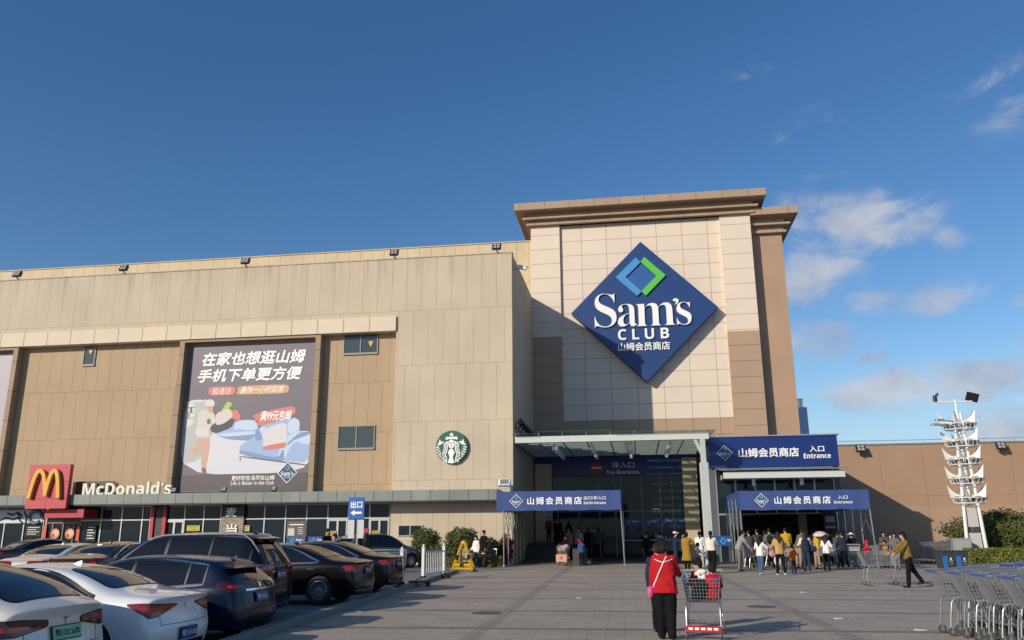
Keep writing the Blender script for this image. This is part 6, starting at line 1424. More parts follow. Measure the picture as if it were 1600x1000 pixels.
b = MB(); b.T = Matrix.Translation((.98, -.28, 8.85)) @ Matrix.Rotation(R(25), 4, 'X') @ Matrix.Rotation(R(10), 4, 'Y'); b.box(-.42, .42, -.03, .03, -.24, .24); b.build('solar_panel', M_BLK, lt_)
for dz, dx in ((0, -1.55), (.25, -1.25)):
    b = MB(); b.tube((-.3, 0, 7.3 + dz), (dx, -.25, 7.32 + dz), .04, n=6); b.bbox(dx - .45, dx + .1, -.38, -.12, 7.3 + dz, 7.4 + dz, .03); b.build('lamp_arm', M_ALU, lt_)

# ------------------------------------------------------------------ shrubs
def leafmat(name, rgb, var=.5):
    m = bpy.data.materials.new(name); m.use_nodes = True; nt = m.node_tree; N = nt.nodes; L = nt.links; b = N['Principled BSDF']; b.inputs['Roughness'].default_value = .55; b.inputs['Specular IOR Level'].default_value = .35
    g = N.new('ShaderNodeNewGeometry'); n = N.new('ShaderNodeTexNoise'); n.inputs['Scale'].default_value = 2.2; n.inputs['Detail'].default_value = 3; L.new(g.outputs['Position'], n.inputs['Vector'])
    ad = N.new('ShaderNodeMath'); ad.operation = 'MULTIPLY_ADD'; L.new(g.outputs['Random Per Island'], ad.inputs[0]); ad.inputs[1].default_value = .55
    ad2 = N.new('ShaderNodeMath'); ad2.operation = 'MULTIPLY'; L.new(n.outputs[0], ad2.inputs[0]); ad2.inputs[1].default_value = .55; L.new(ad2.outputs[0], ad.inputs[2])
    mx = N.new('ShaderNodeMix'); mx.data_type = 'RGBA'; L.new(ad.outputs[0], mx.inputs[0]); mx.inputs[6].default_value = (*[c * (1 - var) for c in rgb], 1); mx.inputs[7].default_value = (*[c * (1 + var) for c in rgb], 1); mx.inputs[7].default_value[0] *= 1.15
    L.new(mx.outputs[2], b.inputs['Base Color'])
    tr = N.new('ShaderNodeBsdfTranslucent'); L.new(mx.outputs[2], tr.inputs[0]); ms_ = N.new('ShaderNodeMixShader'); ms_.inputs[0].default_value = .22; L.new(b.outputs[0], ms_.inputs[1]); L.new(tr.outputs[0], ms_.inputs[2]); L.new(ms_.outputs[0], N['Material Output'].inputs[0])
    return m
LG = leafmat('leaf_green', (.085, .125, .03)); LY = leafmat('leaf_yellow_green', (.16, .19, .035)); LD = leafmat('leaf_dark_green', (.05, .08, .026)); LR = leafmat('leaf_purple_red', (.12, .03, .04)); LO = leafmat('leaf_olive_yellow', (.17, .14, .025))
M_STEM = pm('twig_bark', (.06, .045, .03), .9, var=.3)
def leaves(b, N_, fn, size, rnd):
    for _ in range(N_):
        p, n = fn(); q = Vector((rnd.gauss(0, 1), rnd.gauss(0, 1), rnd.gauss(0, 1))).normalized() * .8 + n * .9; q.normalize()
        a = q.orthogonal().normalized(); c = q.cross(a); th = rnd.uniform(0, 2 * PI); u = (a * math.cos(th) + c * math.sin(th)); w = q.cross(u); s = size * rnd.uniform(.5, 1.55)
        b.add([p - u * s, p + w * s * .5 + q * s * .1, p + u * s, p - w * s * .5 + q * s * .1], [(0, 1, 2, 3)])
def bush(label, x, y, rx, ry, rz, zc, mat_, N_, size=.055, seed=1, name='round_bush', box=False, group=None, cat='bush'):
    rnd = random.Random(seed); t = empty(name, label, cat, (x, y, 0), 0, group); b = MB()
    def fn():
        if box:
            f = rnd.choice('tttffffsse' if True else 't'); u, v, w = rnd.uniform(-1, 1), rnd.uniform(-1, 1), rnd.uniform(-1, 1)
            if f == 't': p = V(u * rx, v * ry, rz); n = V(0, 0, 1)
            elif f == 'f': p = V(u * rx, -ry, w * rz); n = V(0, -1, 0)
            elif f == 's': p = V(-rx, v * ry, w * rz); n = V(-1, 0, 0)
            else: p = V(u * rx, ry, w * rz); n = V(0, 1, 0)
            d = .10 * noise.noise(p * 2.1 + V(seed, 0, 0)) + .06 * noise.noise(p * 6) - abs(rnd.gauss(0, .05)); return p + n * d + V(0, 0, zc), n
        n = V(rnd.gauss(0, 1), rnd.gauss(0, 1), rnd.gauss(0, 1)).normalized()
        d = .97 + .30 * noise.noise(n * 1.9 + V(seed * 3.1, 0, 0)) + .17 * noise.noise(n * 4.8 + V(seed, 2, 0)) - abs(rnd.gauss(0, .10)) + (rnd.uniform(0, .20) if rnd.random() < .09 else 0)
        return V(n.x * rx * d, n.y * ry * d, max(n.z * rz * d + zc, .03)), n
    leaves(b, N_, fn, size, rnd); b.build('foliage', mat_, t)
    b = MB()
    if box: b.box(-rx * .9, rx * .9, -ry * .8, ry * .8, 0, zc + rz * .8)
    else:
        for k in range(7): a = k * 2 * PI / 7; b.tube((.06 * math.cos(a), .06 * math.sin(a), 0), (rx * .55 * math.cos(a), ry * .55 * math.sin(a), zc + rz * .35), .035, .012, n=5)
        b.ell((0, 0, zc), (rx * .74, ry * .74, rz * .74))
    b.build('stems', M_STEM if not box else LD, t); return t
def at(x, Y): return atY(x, 850, Y).x
GB = 'clipped round bushes before the cream wall'
bush('round green bush left of the other clipped bushes before the cream wall', at(664, 43), 43, .82, .7, .62, 1.25, LG, 2600, seed=1, group=GB)
bush('round green bush in the middle, close behind the yellow barrier', at(721, 43), 43, .92, .75, .62, 1.30, LG, 2800, seed=2, group=GB)
bush('low spreading green bush between the two taller round bushes', at(693, 42.2), 42.2, 1.1, .6, .50, .62, LG, 2600, seed=3, group=GB)
bush('dark green bush right of the couple, next to the tent legs', at(762, 43.4), 43.4, .75, .6, .55, .85, LD, 2000, seed=4, group=GB)
bush('low olive yellow hedge strip under the round bushes', at(720, 41.6), 41.7, 2.1, .35, .24, .26, LO, 2600, size=.045, seed=5, name='hedge', box=True, cat='hedge')
bush('purple red leaved plant behind the tent legs', at(791, 43.6), 43.6, .40, .4, .75, .85, LR, 620, size=.075, seed=6, name='shrub', cat='shrub')
bush('long yellow green clipped hedge along the right edge', 20.6, 39.9, 6.4, .6, .42, .46, LY, 15000, size=.05, seed=7, name='hedge', box=True, cat='hedge')
bush('big round bush at the far right beyond the hedge', at(1572, 43), 43, 1.75, 1.2, 1.05, 1.55, LG, 7000, size=.06, seed=8)
bush('smaller round bush left of the light tower', at(1516, 43), 43, .80, .7, .78, 1.35, LG, 2600, size=.06, seed=9)
bush('dark bush behind the big round bush at the right', at(1580, 47), 47, 3.2, 1.4, 1.0, 1.4, LD, 7000, size=.07, seed=10)
bush('rounded bush cut off by the right edge', at(1625, 42.2), 42.2, 1.3, 1.0, .95, 1.45, LG, 4500, size=.06, seed=11)
# scooters behind the couple
def scooter(x, y, head, label, col):
    t = empty('scooter', label, 'scooter', (x, y, 0), R(head))
    for q in (-.58, .58):
        b = MB(); b.lathe([(.13, -.05), (.21, -.05), (.235, -.02), (.235, .02), (.21, .05), (.13, .05)], 20, axis='y', c=(q, 0, .235)); b.lathe([(.13, -.03), (.13, .03)], 14, axis='y', c=(q, 0, .235), m=1); b.build('wheel', [M_TYRE, M_ALU], t, smooth=True)
    b = MB(); b.add([(-.82, -.10, .55), (-.15, -.15, .42), (-.15, .15, .42), (-.82, .10, .55), (-.85, -.12, .70), (-.1, -.15, .68), (-.1, .15, .68), (-.85, .12, .70)], [(0, 3, 2, 1), (4, 5, 6, 7), (0, 1, 5, 4), (1, 2, 6, 5), (2, 3, 7, 6), (3, 0, 4, 7)])
    b.box(-.16, .36, -.14, .14, .26, .33); b.add([(.34, -.18, .3), (.34, .18, .3), (.50, .16, .92), (.50, -.16, .92), (.40, -.15, .3), (.40, .15, .3), (.56, .10, .92), (.56, -.10, .92)], [(0, 1, 2, 3), (7, 6, 5, 4), (0, 4, 5, 1), (3, 2, 6, 7), (0, 3, 7, 4), (1, 5, 6, 2)]); b.box(-.70, -.45, -.06, .06, .2, .55); b.build('body', col, t, bevel=.03)
    b = MB(); b.bbox(-.80, -.02, -.13, .13, .70, .79, .03); b.build('seat', M_BLK, t)
    b = MB(); b.path([(.62, 0, .24), (.54, 0, .9), (.48, 0, 1.03)], .028, 8); b.path([(.42, -.34, 1.06), (.48, -.15, 1.05), (.48, .15, 1.05), (.42, .34, 1.06)], .016, 6); b.build('handlebar', M_BLK, t)
    b = MB(); b.bbox(-.90, -.84, -.08, .08, .60, .68, .015); b.build('tail_light', M_TAIL, t)
    for s in (-1, 1):
        b = MB(); b.tube((.46, s * .28, 1.05), (.44, s * .36, 1.22), .008); b.ell((.44, s * .37, 1.25), (.02, .06, .045)); b.build('mirror', M_BLK, t)
scooter(at(766, 41.4), 41.4, 75, 'black scooter parked right of the couple', pm('scooter_black', (.02, .02, .022), .3, var=.05, coat=.6)); scooter(at(734, 42.0), 41.3, 120, 'pale grey scooter parked behind the woman in the white jacket', pm('scooter_grey', (.45, .45, .44), .35, var=.05, coat=.5))

for i, (x, y, s_) in enumerate(((1310, 967, .10), (1438, 985, .12), (1255, 926, .09), (905, 935, .08), (560, 956, .09))):
    q = gnd(x, y); b = MB(); b.add([(q.x - s_, q.y - s_ * .6, .004), (q.x + s_ * .8, q.y - s_ * .5, .012), (q.x + s_, q.y + s_ * .6, .006), (q.x - s_ * .7, q.y + s_ * .7, .02), (q.x - s_, q.y - s_ * .6, .001), (q.x + s_ * .8, q.y - s_ * .5, .006), (q.x + s_, q.y + s_ * .6, .001), (q.x - s_ * .7, q.y + s_ * .7, .014)], [(0, 1, 2, 3), (7, 6, 5, 4), (0, 4, 5, 1), (1, 5, 6, 2), (2, 6, 7, 3), (3, 7, 4, 0)])
    tag(b.build('paper_scrap', M_WHITE), ('scrap of white paper on the paving ahead of the cart rows', 'scrap of white paper on the paving nearest the cart rows', 'scrap of white paper behind the queue in the middle of the paving', 'scrap of white paper on the paving before the exit tent', 'scrap of white paper on the paving close to the kerb')[i], 'litter', 'paper scraps on the paving')
for i, (x, y) in enumerate(((760, 958), (1190, 948))):
    q = gnd(x, y); b = MB(); b.lathe([(.34, -.01), (.34, .004), (.30, .006), (.30, .003), (0.02, .003)], 32, c=(q.x, q.y, 0)); tag(b.build('manhole_cover', pm('manhole_iron', (.10, .095, .09), .7, .3, var=.3, scale=12)), ('round iron manhole cover in the paving left of the woman in red', 'round iron manhole cover in the paving right of the near cart')[i], 'manhole')
# ------------------------------------------------------------------ people
SKIN = pm('skin', (.50, .30, .21), .55, var=.06, scale=12); M_HAIR = pm('black_hair', (.007, .006, .0055), .5, var=.3, scale=60, bump=.5, bscale=90, stretch=(6, 6, 1), spec=.25); M_HAIRB = pm('brown_hair', (.028, .014, .009), .5, var=.3, scale=60, bump=.5, bscale=90, stretch=(6, 6, 1), spec=.25)
M_EYE = pm('eye_dark', (.01, .008, .008), .2, var=0); M_LIP = pm('lips', (.36, .12, .10), .5, var=0)
def cloth(name, rgb, var=.14, scale=9.0, rough=.85): return pm(name, rgb, rough, var=var, scale=scale, bump=.35, bscale=26, spec=.18)
def plaid(name, c1, c2, w=.05):
    m = bpy.data.materials.new(name); m.use_nodes = True; nt = m.node_tree; N = nt.nodes; L = nt.links; b = N['Principled BSDF']; b.inputs['Roughness'].default_value = .85
    t = N.new('ShaderNodeTexCoord'); ck = N.new('ShaderNodeTexChecker'); ck.inputs['Scale'].default_value = 1 / w; L.new(t.outputs['Object'], ck.inputs[0]); ck.inputs[1].default_value = (*c1, 1); ck.inputs[2].default_value = (*c2, 1); L.new(ck.outputs[0], b.inputs['Base Color']); return m
C = {k: cloth('cloth_' + k, v) for k, v in dict(red=(.42, .012, .018), black=(.006, .006, .0065), navy=(.020, .026, .05), white=(.74, .72, .68), cream=(.68, .63, .55), mustard=(.30, .175, .030), olive=(.21, .125, .030), tan=(.47, .29, .115), jeans=(.06, .12, .21), djeans=(.022, .036, .07), grey=(.24, .225, .215), dgrey=(.07, .07, .07),
    orange=(.55, .13, .02), yellow=(.52, .33, .03), brown=(.11, .075, .05), khaki=(.30, .23, .15), maroon=(.17, .018, .045), denim=(.04, .075, .13), pink=(.62, .10, .26), blue=(.03, .09, .24), ggrey=(.17, .165, .15), ochre=(.36, .17, .03), scarlet=(.62, .02, .04), lgrey=(.42, .42, .42)).items()}
C['plaid'] = plaid('cloth_dark_plaid', (.03, .035, .035), (.20, .21, .20)); C['camo'] = plaid('cloth_brown_check', (.09, .07, .05), (.18, .15, .11), .035); C['stripe'] = plaid('cloth_grey_check', (.22, .20, .19), (.34, .31, .30), .03)
M_MASK = pm('mask_white', (.78, .80, .82), .7, var=0); M_SHOEB = pm('shoe_black', (.015, .015, .015), .5, var=.1); M_SHOEW = pm('shoe_white', (.72, .71, .68), .6, var=.1); M_LEATH = pm('belt_leather', (.02, .015, .012), .5, var=.1)
TEX = bpy.data.textures.new('folds', 'CLOUDS'); TEX.noise_scale = .085; TEX.noise_depth = 2
def remeshed(b, voxel, smooth=4, folds=0.0, name='body'):
    me = bpy.data.meshes.new(name); me.from_pydata(b.v, [], b.f); o = bpy.data.objects.new(name, me); COL.objects.link(o)
    bm = bmesh.new(); bm.from_mesh(me); bmesh.ops.remove_doubles(bm, verts=bm.verts, dist=1e-5); bmesh.ops.recalc_face_normals(bm, faces=bm.faces); bm.to_mesh(me); bm.free()
    m = o.modifiers.new('r', 'REMESH'); m.mode = 'VOXEL'; m.voxel_size = voxel; m.use_smooth_shade = True
    if folds: d = o.modifiers.new('d', 'DISPLACE'); d.texture = TEX; d.strength = folds; d.mid_level = .5; d.texture_coords = 'LOCAL'
    s = o.modifiers.new('s', 'SMOOTH'); s.iterations = smooth; s.factor = .5
    r = evaluated(o); bpy.data.objects.remove(o); bpy.data.meshes.remove(me); return r
def loft(b, rings, n=16):
    # rings: centre, forward vector, side vector, half depth, half width ; closed ends
    vs = []
    for c, fx, sy, rd, rw in rings:
        for i in range(n):
            t = 2 * PI * i / n; cx_, sx_ = math.cos(t), math.sin(t); e = .82
            vs.append(c + fx * (rd * math.copysign(abs(cx_) ** e, cx_)) + sy * (rw * math.copysign(abs(sx_) ** e, sx_)))
    fs = [(k * n + i, k * n + (i + 1) % n, (k + 1) * n + (i + 1) % n, (k + 1) * n + i) for k in range(len(rings) - 1) for i in range(n)]
    fs += [tuple(reversed(range(n))), tuple(range((len(rings) - 1) * n, len(rings) * n))]; b.add(vs, fs)
def person(label, pos, height, face, top, bottom, hair='short', hairm=None, legs=((0, 0), (0, 0)), arms=((5, 8, 12), (5, 8, 12)), lean=0, head=(0, 0), coat=None, shoes=None, mask=False, cap=None, sleeve=1.0, bulk=1.0, voxel=.024, child=False, hood=None, hem=-.10, skirt=None, group=None, trousers_w=1.0, sit=False, vest=None, extra=None, top_open=None, hide_shoes=False, brim=False):
    """face: bearing of the chest in degrees (0 = +X, 90 = away from the camera). legs: (hip pitch, knee bend) left, right.
    arms: (pitch forward, spread, elbow bend) left, right."""
    if group == CROWD:          # nobody in a queue stands quite like the next one
        q = random.Random(label); face += q.uniform(-24, 24); head = (head[0] + q.uniform(-35, 35), head[1] + q.uniform(0, 14)); lean += q.uniform(-1, 6)
        legs = tuple((a + q.uniform(-9, 9), max(0, c + q.uniform(0, 12))) for a, c in legs); arms = tuple((a + q.uniform(-4, 26), max(3, s + q.uniform(-4, 12)), c + q.uniform(0, 45)) for a, s, c in arms)
    k = height / 1.68; hs = 1.26 if child else 1.0; hairm = hairm or M_HAIR; vx = voxel
    t = empty('person', label, 'person', pos, R(face), group)
    la = R(lean); sp = V(math.sin(la), 0, math.cos(la)); fw = V(math.cos(la), 0, -math.sin(la)); sd = V(0, 1, 0)
    P = V(0, 0, 0); CH = P + sp * .30; SC = P + sp * .475; NK = P + sp * .535
    J = {}
    for i, s in ((0, 1), (1, -1)):
        hp, kn = legs[i]; h = P + V(0, s * .088, -.03); kd = V(math.sin(R(hp)), 0, -math.cos(R(hp))); kk = h + kd * .415 + V(0, s * .006, 0); a2 = R(hp - kn); sh = V(math.sin(a2), 0, -math.cos(a2)); an = kk + sh * .40
        J['h', i], J['k', i], J['a', i] = h, kk, an; J['sa', i] = a2
        pa, ab, el = arms[i]; s0 = SC + V(0, s * .165, -.015); up = (fw * math.sin(R(pa)) - sp * math.cos(R(pa))) * math.cos(R(ab)) + V(0, s * math.sin(R(ab)), 0)
        e0 = s0 + up * .275; pf = R(pa + el); fo = (fw * math.sin(pf) - sp * math.cos(pf)) * math.cos(R(ab * .5)) + V(0, s * math.sin(R(ab * .3)), 0); fo.normalize(); w0 = e0 + fo * .245
        J['s', i], J['e', i], J['w', i], J['f', i] = s0, e0, w0, fo
    low = min(J['a', 0].z, J['a', 1].z) - .075
    if sit: low = -.16
    hd = (Matrix.Rotation(R(head[0]), 3, 'Z') @ Matrix.Rotation(R(head[1]), 3, 'Y')); HX, HY, HZ = hd @ V(1, 0, 0), hd @ V(0, 1, 0), hd @ V(0, 0, 1)
    HC_ = NK + sp * .035 + HZ * (.10 * hs) + HX * .015
    up_ = -low; T = Matrix.Scale(k, 4) @ Matrix.Translation((0, 0, up_))
    def mk(b, name, mats, parent=t, folds=0.0, sm=4, v=None, add=None):
        b.v = [tuple(T @ Vector(q)) for q in b.v]; me = remeshed(b, (v or vx), sm if not folds or vx > .02 else 2, folds * k * (2.3 if vx < .02 else 1.3), name)
        if add is not None:
            add.v = [tuple(T @ Vector(q)) for q in add.v]; bm = bmesh.new(); bm.from_mesh(me); off = len(bm.verts); vv = [bm.verts.new(q) for q in add.v]
            for f, m in zip(add.f, add.m):
                try: nf = bm.faces.new([vv[i] for i in f]); nf.material_index = m; nf.smooth = True
                except ValueError: pass
            bm.to_mesh(me); bm.free()
        for q in (mats if isinstance(mats, list) else [mats]): me.materials.append(q)
        o = bpy.data.objects.new(name, me); COL.objects.link(o); setparent(o, parent); return o
    # --- the body: one continuous surface, hands with five fingers
    b = MB(); ex = MB()
    loft(b, [(P - sp * .09, fw, sd, .085, .135), (P, fw, sd, .10, .15), (P + sp * .14, fw, sd, .09, .125), (CH, fw, sd, .10, .145), (P + sp * .42, fw, sd, .09, .15), (P + sp * .50, fw, sd, .06, .09)])
    b.cap(NK - sp * .06, NK + sp * .06 + HX * .01, .052, .048)
    rot = Matrix((HX, HY, HZ)).transposed()
    b.ell(HC_ + HZ * .015 * hs - HX * .008, (.092 * hs, .074 * hs, .100 * hs), rot, 16, 10); b.ell(HC_ + HX * .022 * hs - HZ * .055 * hs, (.062 * hs, .055 * hs, .062 * hs), rot)
    b.cap(HC_ + HX * .085 * hs + HZ * .01, HC_ + HX * .103 * hs - HZ * .025 * hs, .010, .015)
    for s in (1, -1): b.ell(HC_ + HY * s * .076 * hs - HX * .01, (.022, .010, .030), rot, 8, 6)
    for i, s in ((0, 1), (1, -1)):
        b.cap(J['h', i], J['k', i], .076, .05); b.cap(J['k', i], J['a', i], .052, .036)
        fd = V(math.cos(J['sa', i] * .4), 0, math.sin(J['sa', i] * .4) * .6); b.cap(J['a', i] - V(0, 0, .045), J['a', i] - V(0, 0, .05) + fd * .13, .035, .026)
        b.cap(J['s', i], J['e', i], .046, .037); b.cap(J['e', i], J['w', i], .038, .027)
        w0, fo = J['w', i], J['f', i]; pn = fo.cross(V(0, 1, 0)); pn = pn.normalized() if pn.length > .1 else V(1, 0, 0); ac = pn.cross(fo).normalized()   # across the palm is along pn for hanging arms
        b.cap(w0, w0 + fo * .075, .027, .034)
        for q, (o_, l_) in enumerate(((-.027, .058), (-.009, .070), (.010, .066), (.028, .050))):
            r0 = w0 + fo * .085 + pn * o_; r1 = r0 + fo * l_ * .55 + ac * (-s * .006); r2 = r1 + fo * l_ * .40 + ac * (-s * .024); ex.path([r0 - fo * .03, r0, r1, r2], [.0105, .0100, .0090, .0065], 6)
        th = w0 + fo * .025 + pn * .026; ex.path([th - pn * .015, th + pn * .018 + fo * .02, th + pn * .022 + fo * .052 - ac * s * .01], [.0125, .011, .008], 6)
    for s in (1, -1):
        ex.ell(HC_ + HX * .083 * hs + HY * s * .031 * hs + HZ * .008, (.008, .013, .007), rot, 8, 5, m=1); ex.cap(HC_ + HX * .088 * hs + HY * s * .018 * hs + HZ * .030, HC_ + HX * .080 * hs + HY * s * .046 * hs + HZ * .031, .005, .004, n=6, m=1)
    ex.ell(HC_ + HX * .082 * hs - HZ * .060 * hs, (.008, .022, .007), rot, 8, 5, m=2)
    mk(b, 'body', [SKIN, M_EYE, M_LIP], v=max(.016, vx * .8), sm=3, add=ex)
    # --- trousers
    if bottom is not None:
        b = MB(); loft(b, [(P - sp * .10, fw, sd, .10, .155), (P, fw, sd, .118, .170), (P + sp * .10, fw, sd, .106, .150)])
        for i in (0, 1):
            b.cap(J['h', i], J['k', i], .094 * trousers_w, .070 * trousers_w); e_ = J['k', i].lerp(J['a', i], 1.0 if not child else .95); b.cap(J['k', i], e_, .070 * trousers_w, .058 * trousers_w)
        mk(b, 'trousers', bottom, folds=.016)
    if skirt is not None:
        b = MB(); loft(b, [(P + sp * .12, fw, sd, .11, .15), (P - V(0, 0, .05), fw, sd, .14, .18), (P - V(0, 0, .42), fw, sd, .19, .22)]); mk(b, 'skirt', skirt, folds=.02)
    # --- top
    b = MB(); B_ = bulk
    rings = [(P + sp * hem, fw, sd, .125 * B_, .182 * B_), (P + sp * .02, fw, sd, .124 * B_, .175 * B_), (P + sp * .16, fw, sd, .114 * B_, .158 * B_), (CH, fw, sd, .124 * B_, .170 * B_), (P + sp * .41, fw, sd, .112 * B_, .178), (P + sp * .485, fw, sd, .080, .135), (P + sp * .535, fw, sd, .058, .068)]
    if coat: rings = [(P - V(0, 0, coat), fw, sd, .20, .245), (P - V(0, 0, coat * .5), fw, sd, .165, .21)] + rings[1:]
    loft(b, rings)
    for i in (0, 1):
        b.cap(J['s', i], J['e', i], .064 * (.5 + .5 * B_), .054 * (.5 + .5 * B_))
        if sleeve > .5: b.cap(J['e', i], J['e', i].lerp(J['w', i], sleeve), .054 * (.5 + .5 * B_), .043 * (.5 + .5 * B_))
    mk(b, 'coat' if coat else 'top', top, folds=.018)
    if vest is not None:
        b = MB(); loft(b, [(c - fw * .0, f_, s_, d_ * 1.07, w_ * 1.05) for c, f_, s_, d_, w_ in rings[:6]]); mk(b, 'vest', vest, folds=.01)
    if hood is not None:
        b = MB(); b.ell(HC_ + HZ * .01 - HX * .02, (.125 * hs, .105 * hs, .135 * hs), rot); b.cap(NK - fw * .05, NK + HZ * .05 - fw * .04, .085, .08); ob_ = mk(b, 'hood', hood, folds=.01)
    elif hair:
        # a cap of hair over the crown, back and sides, leaving the face clear
        b = MB(); b.ell(HC_ + HZ * .030 * hs - HX * .016 * hs, (.098 * hs, .086 * hs, .100 * hs), rot, 16, 10); b.ell(HC_ - HX * .048 * hs - HZ * .01, (.062 * hs, .082 * hs, .085 * hs), rot)
        b.ell(HC_ + HZ * .075 * hs + HX * .035 * hs, (.058 * hs, .068 * hs, .040 * hs), rot)
        if hair == 'bob':
            for s in (1, -1): b.cap(HC_ + HY * s * .072 * hs - HX * .02, HC_ + HY * s * .070 * hs - HX * .025 - HZ * .075, .036, .028)
            b.cap(HC_ - HX * .055, HC_ - HX * .06 - HZ * .09, .07, .055)
        if hair == 'long':
            for s in (1, -1): b.cap(HC_ + HY * s * .06 - HX * .035, NK + HY * s * .06 - fw * .085 - sp * .08, .045, .045)
            b.cap(HC_ - HX * .06, NK - fw * .11 - sp * .18, .075, .05)
        if hair == 'pony':
            b.cap(HC_ - HX * .095 + HZ * .03, HC_ - HX * .115 + HZ * .02, .026, .03); b.cap(HC_ - HX * .115 + HZ * .02, HC_ - HX * .14 - HZ * .10, .034, .036); b.cap(HC_ - HX * .14 - HZ * .10, HC_ - HX * .13 - HZ * .24, .036, .016)
        if hair == 'bun': b.ell(HC_ - HX * .09 + HZ * .07, (.045, .045, .045))
        mk(b, 'hair', hairm, folds=.010, sm=2, v=max(.014, vx * .75))
    if cap is not None:
        b = MB(); b.ell(HC_ + HZ * .055 * hs - HX * .008, (.104 * hs, .090 * hs, .082 * hs), rot); b.cap(HC_ + HZ * .055 + HX * .06, HC_ + HZ * .045 + HX * .16, .05, .03)
        if brim: b.ell(HC_ + HZ * .045, (.21, .20, .022))
        mk(b, 'cap', cap, v=.014)
    if mask:
        b = MB(); b.ell(HC_ + HX * .050 * hs - HZ * .045 * hs, (.048 * hs, .058 * hs, .045 * hs), rot); mk(b, 'face_mask', M_MASK, v=.012)
    if not hide_shoes:
        for i in (0, 1):
            fd = V(math.cos(J['sa', i] * .4), 0, math.sin(J['sa', i] * .4) * .6).normalized(); b = MB(); a = J['a', i] - V(0, 0, .035)
            b.cap(a, a + fd * .05 - V(0, 0, .005), .045, .042); b.cap(a + fd * .03 - V(0, 0, .01), a + fd * .155 - V(0, 0, .008), .036, .033); b.cap(a - fd * .03 - V(0, 0, .01), a + fd * .1 - V(0, 0, .015), .030, .030); mk(b, 'shoe', shoes or M_SHOEB, v=.014, sm=3)
    t['_h'] = 0; del t['_h']
    J2 = {kk: (T @ v if isinstance(v, Vector) and kk[0] in 'hkasew' else v) for kk, v in J.items()}; J2['SC'] = T @ SC; J2['NK'] = T @ NK; J2['P'] = T @ P; J2['HC'] = T @ HC_; J2['fw'] = fw; J2['k'] = k
    J2['M'] = Matrix.Translation(pos) @ Matrix.Rotation(R(face), 4, 'Z')
    return t, J2
def stand(xf, yf, yh):
    g_ = gnd(xf, yf); h = atY(xf, yh, g_.y).z; return g_, h
def deep(xf, Y, yh):
    p = atY(xf, 850, Y); p.z = 0; return p, atY(xf, yh, Y).z
CROWD = 'people queueing at the right hand entrance'
REST = ((4, 6, 14), (4, 6, 14)); PUSH = ((28, 4, 55), (28, 4, 55))
# near group
p, h = stand(1043, 999, 847.5)
tw, J = person('woman in a red jacket and black trousers standing beside the children in the near cart', p, h + .02, 82, C['red'], C['black'], hair='bob', legs=((2, 3), (-2, 2)), arms=((6, 12, 20), (26, 12, 58)), head=(-18, 18), lean=4, bulk=1.27, voxel=.015, hem=-.15, trousers_w=1.34)
M_ = J['M']; k = J['k']
jk = [o for o in CHILD[tw.name] if o.name.startswith('top')][0]
bv = BVHTree.FromPolygons([v.co for v in jk.data.vertices], [tuple(q.vertices) for q in jk.data.polygons])
def onback(y, z, e=.008):
    h_ = bv.ray_cast(V(-2, y, z), V(1, 0, 0)); return h_[0] + V(-e, 0, 0) if h_[0] else None
def onfront(y, z, e=.008):
    h_ = bv.ray_cast(V(2, y, z), V(-1, 0, 0)); return h_[0] + V(e, 0, 0) if h_[0] else None
# pale piping across the yoke, part of the jacket
zs = J['SC'].z; b = MB(); pts = [onback(-.16 * k + .32 * k * i / 16, zs - .075 * k + .05 * k * abs(-1 + i / 8) ** 1.5) for i in range(17)]; b.path([q for q in pts if q], .006, 6); b.build('piping', M_MASK, tw, smooth=True)
sb = empty('shoulder_bag', 'small pink bag hanging on a white diagonal strap across the red jacket', 'bag', M_ @ V(-.02, .21, .82 * k), R(82))
b = MB(); o = M_.inverted() @ sb.location
ya, za, yb_2, zb_2 = -.075 * k, zs + .055 * k, .19 * k, .90 * k
pts = [onback(ya + (yb_2 - ya) * i / 16, za + (zb_2 - za) * i / 16, .012) for i in range(17)]; pts = [q for q in pts if q]
pts2 = [onfront(yb_2 + (ya - yb_2) * i / 12, zb_2 + (za - zb_2) * i / 12, .012) for i in range(13)]; pts2 = [q for q in pts2 if q]
b.path([q - o for q in pts + [V(-.02, .215 * k, .86 * k)] + pts2], .010, 6); b.build('strap', M_MASK, sb, smooth=True)
b = MB(); b.ell((-.02, .02, -.02), (.075, .055, .10)); b.build('pouch', C['pink'], sb, smooth=True)
p2, h2_ = deep(1030, 15.1, 851.5)
person('person in a dark navy hooded top standing close behind the woman in red', p2 + V(-.045, .1, 0), h2_, 75, C['navy'], C['black'], hair='short', hairm=M_HAIRB, head=(20, 12), arms=((4, 10, 14), (10, 8, 30)), bulk=1.12, voxel=.016)
# children in the near cart
cx_, cy_ = 1.02, 14.62
person('black haired child with a white fluffy collar sitting in the near cart', V(cx_ - .04, cy_ + .02, .60), 1.08, 100, C['red'], C['black'], hair='bun', legs=((122, 150), (116, 148)), arms=((25, 10, 60), (25, 10, 60)), head=(72, 10), child=True, sit=True, voxel=.016, bulk=1.1, hide_shoes=True)
person('child in a red dress sitting at the right side of the near cart', V(cx_ + .16, cy_ - .14, .58), 1.02, 88, C['red'], C['red'], hair='bob', legs=((122, 150), (118, 148)), arms=((25, 10, 60), (25, 10, 60)), head=(10, 8), child=True, sit=True, voxel=.016, bulk=1.16, hide_shoes=True)
cl = empty('fluffy_collar', 'white fluffy collar piece around the shoulders of the child in the cart', 'scarf', (cx_ + .0, cy_ - .02, .995)); rnd = random.Random(5)
b = MB()
for i in range(26): a = rnd.uniform(0, 2 * PI); b.ell((.085 * math.cos(a), .075 * math.sin(a) - .03, rnd.uniform(-.075, .05)), (.045, .045, .042), None, 8, 6)
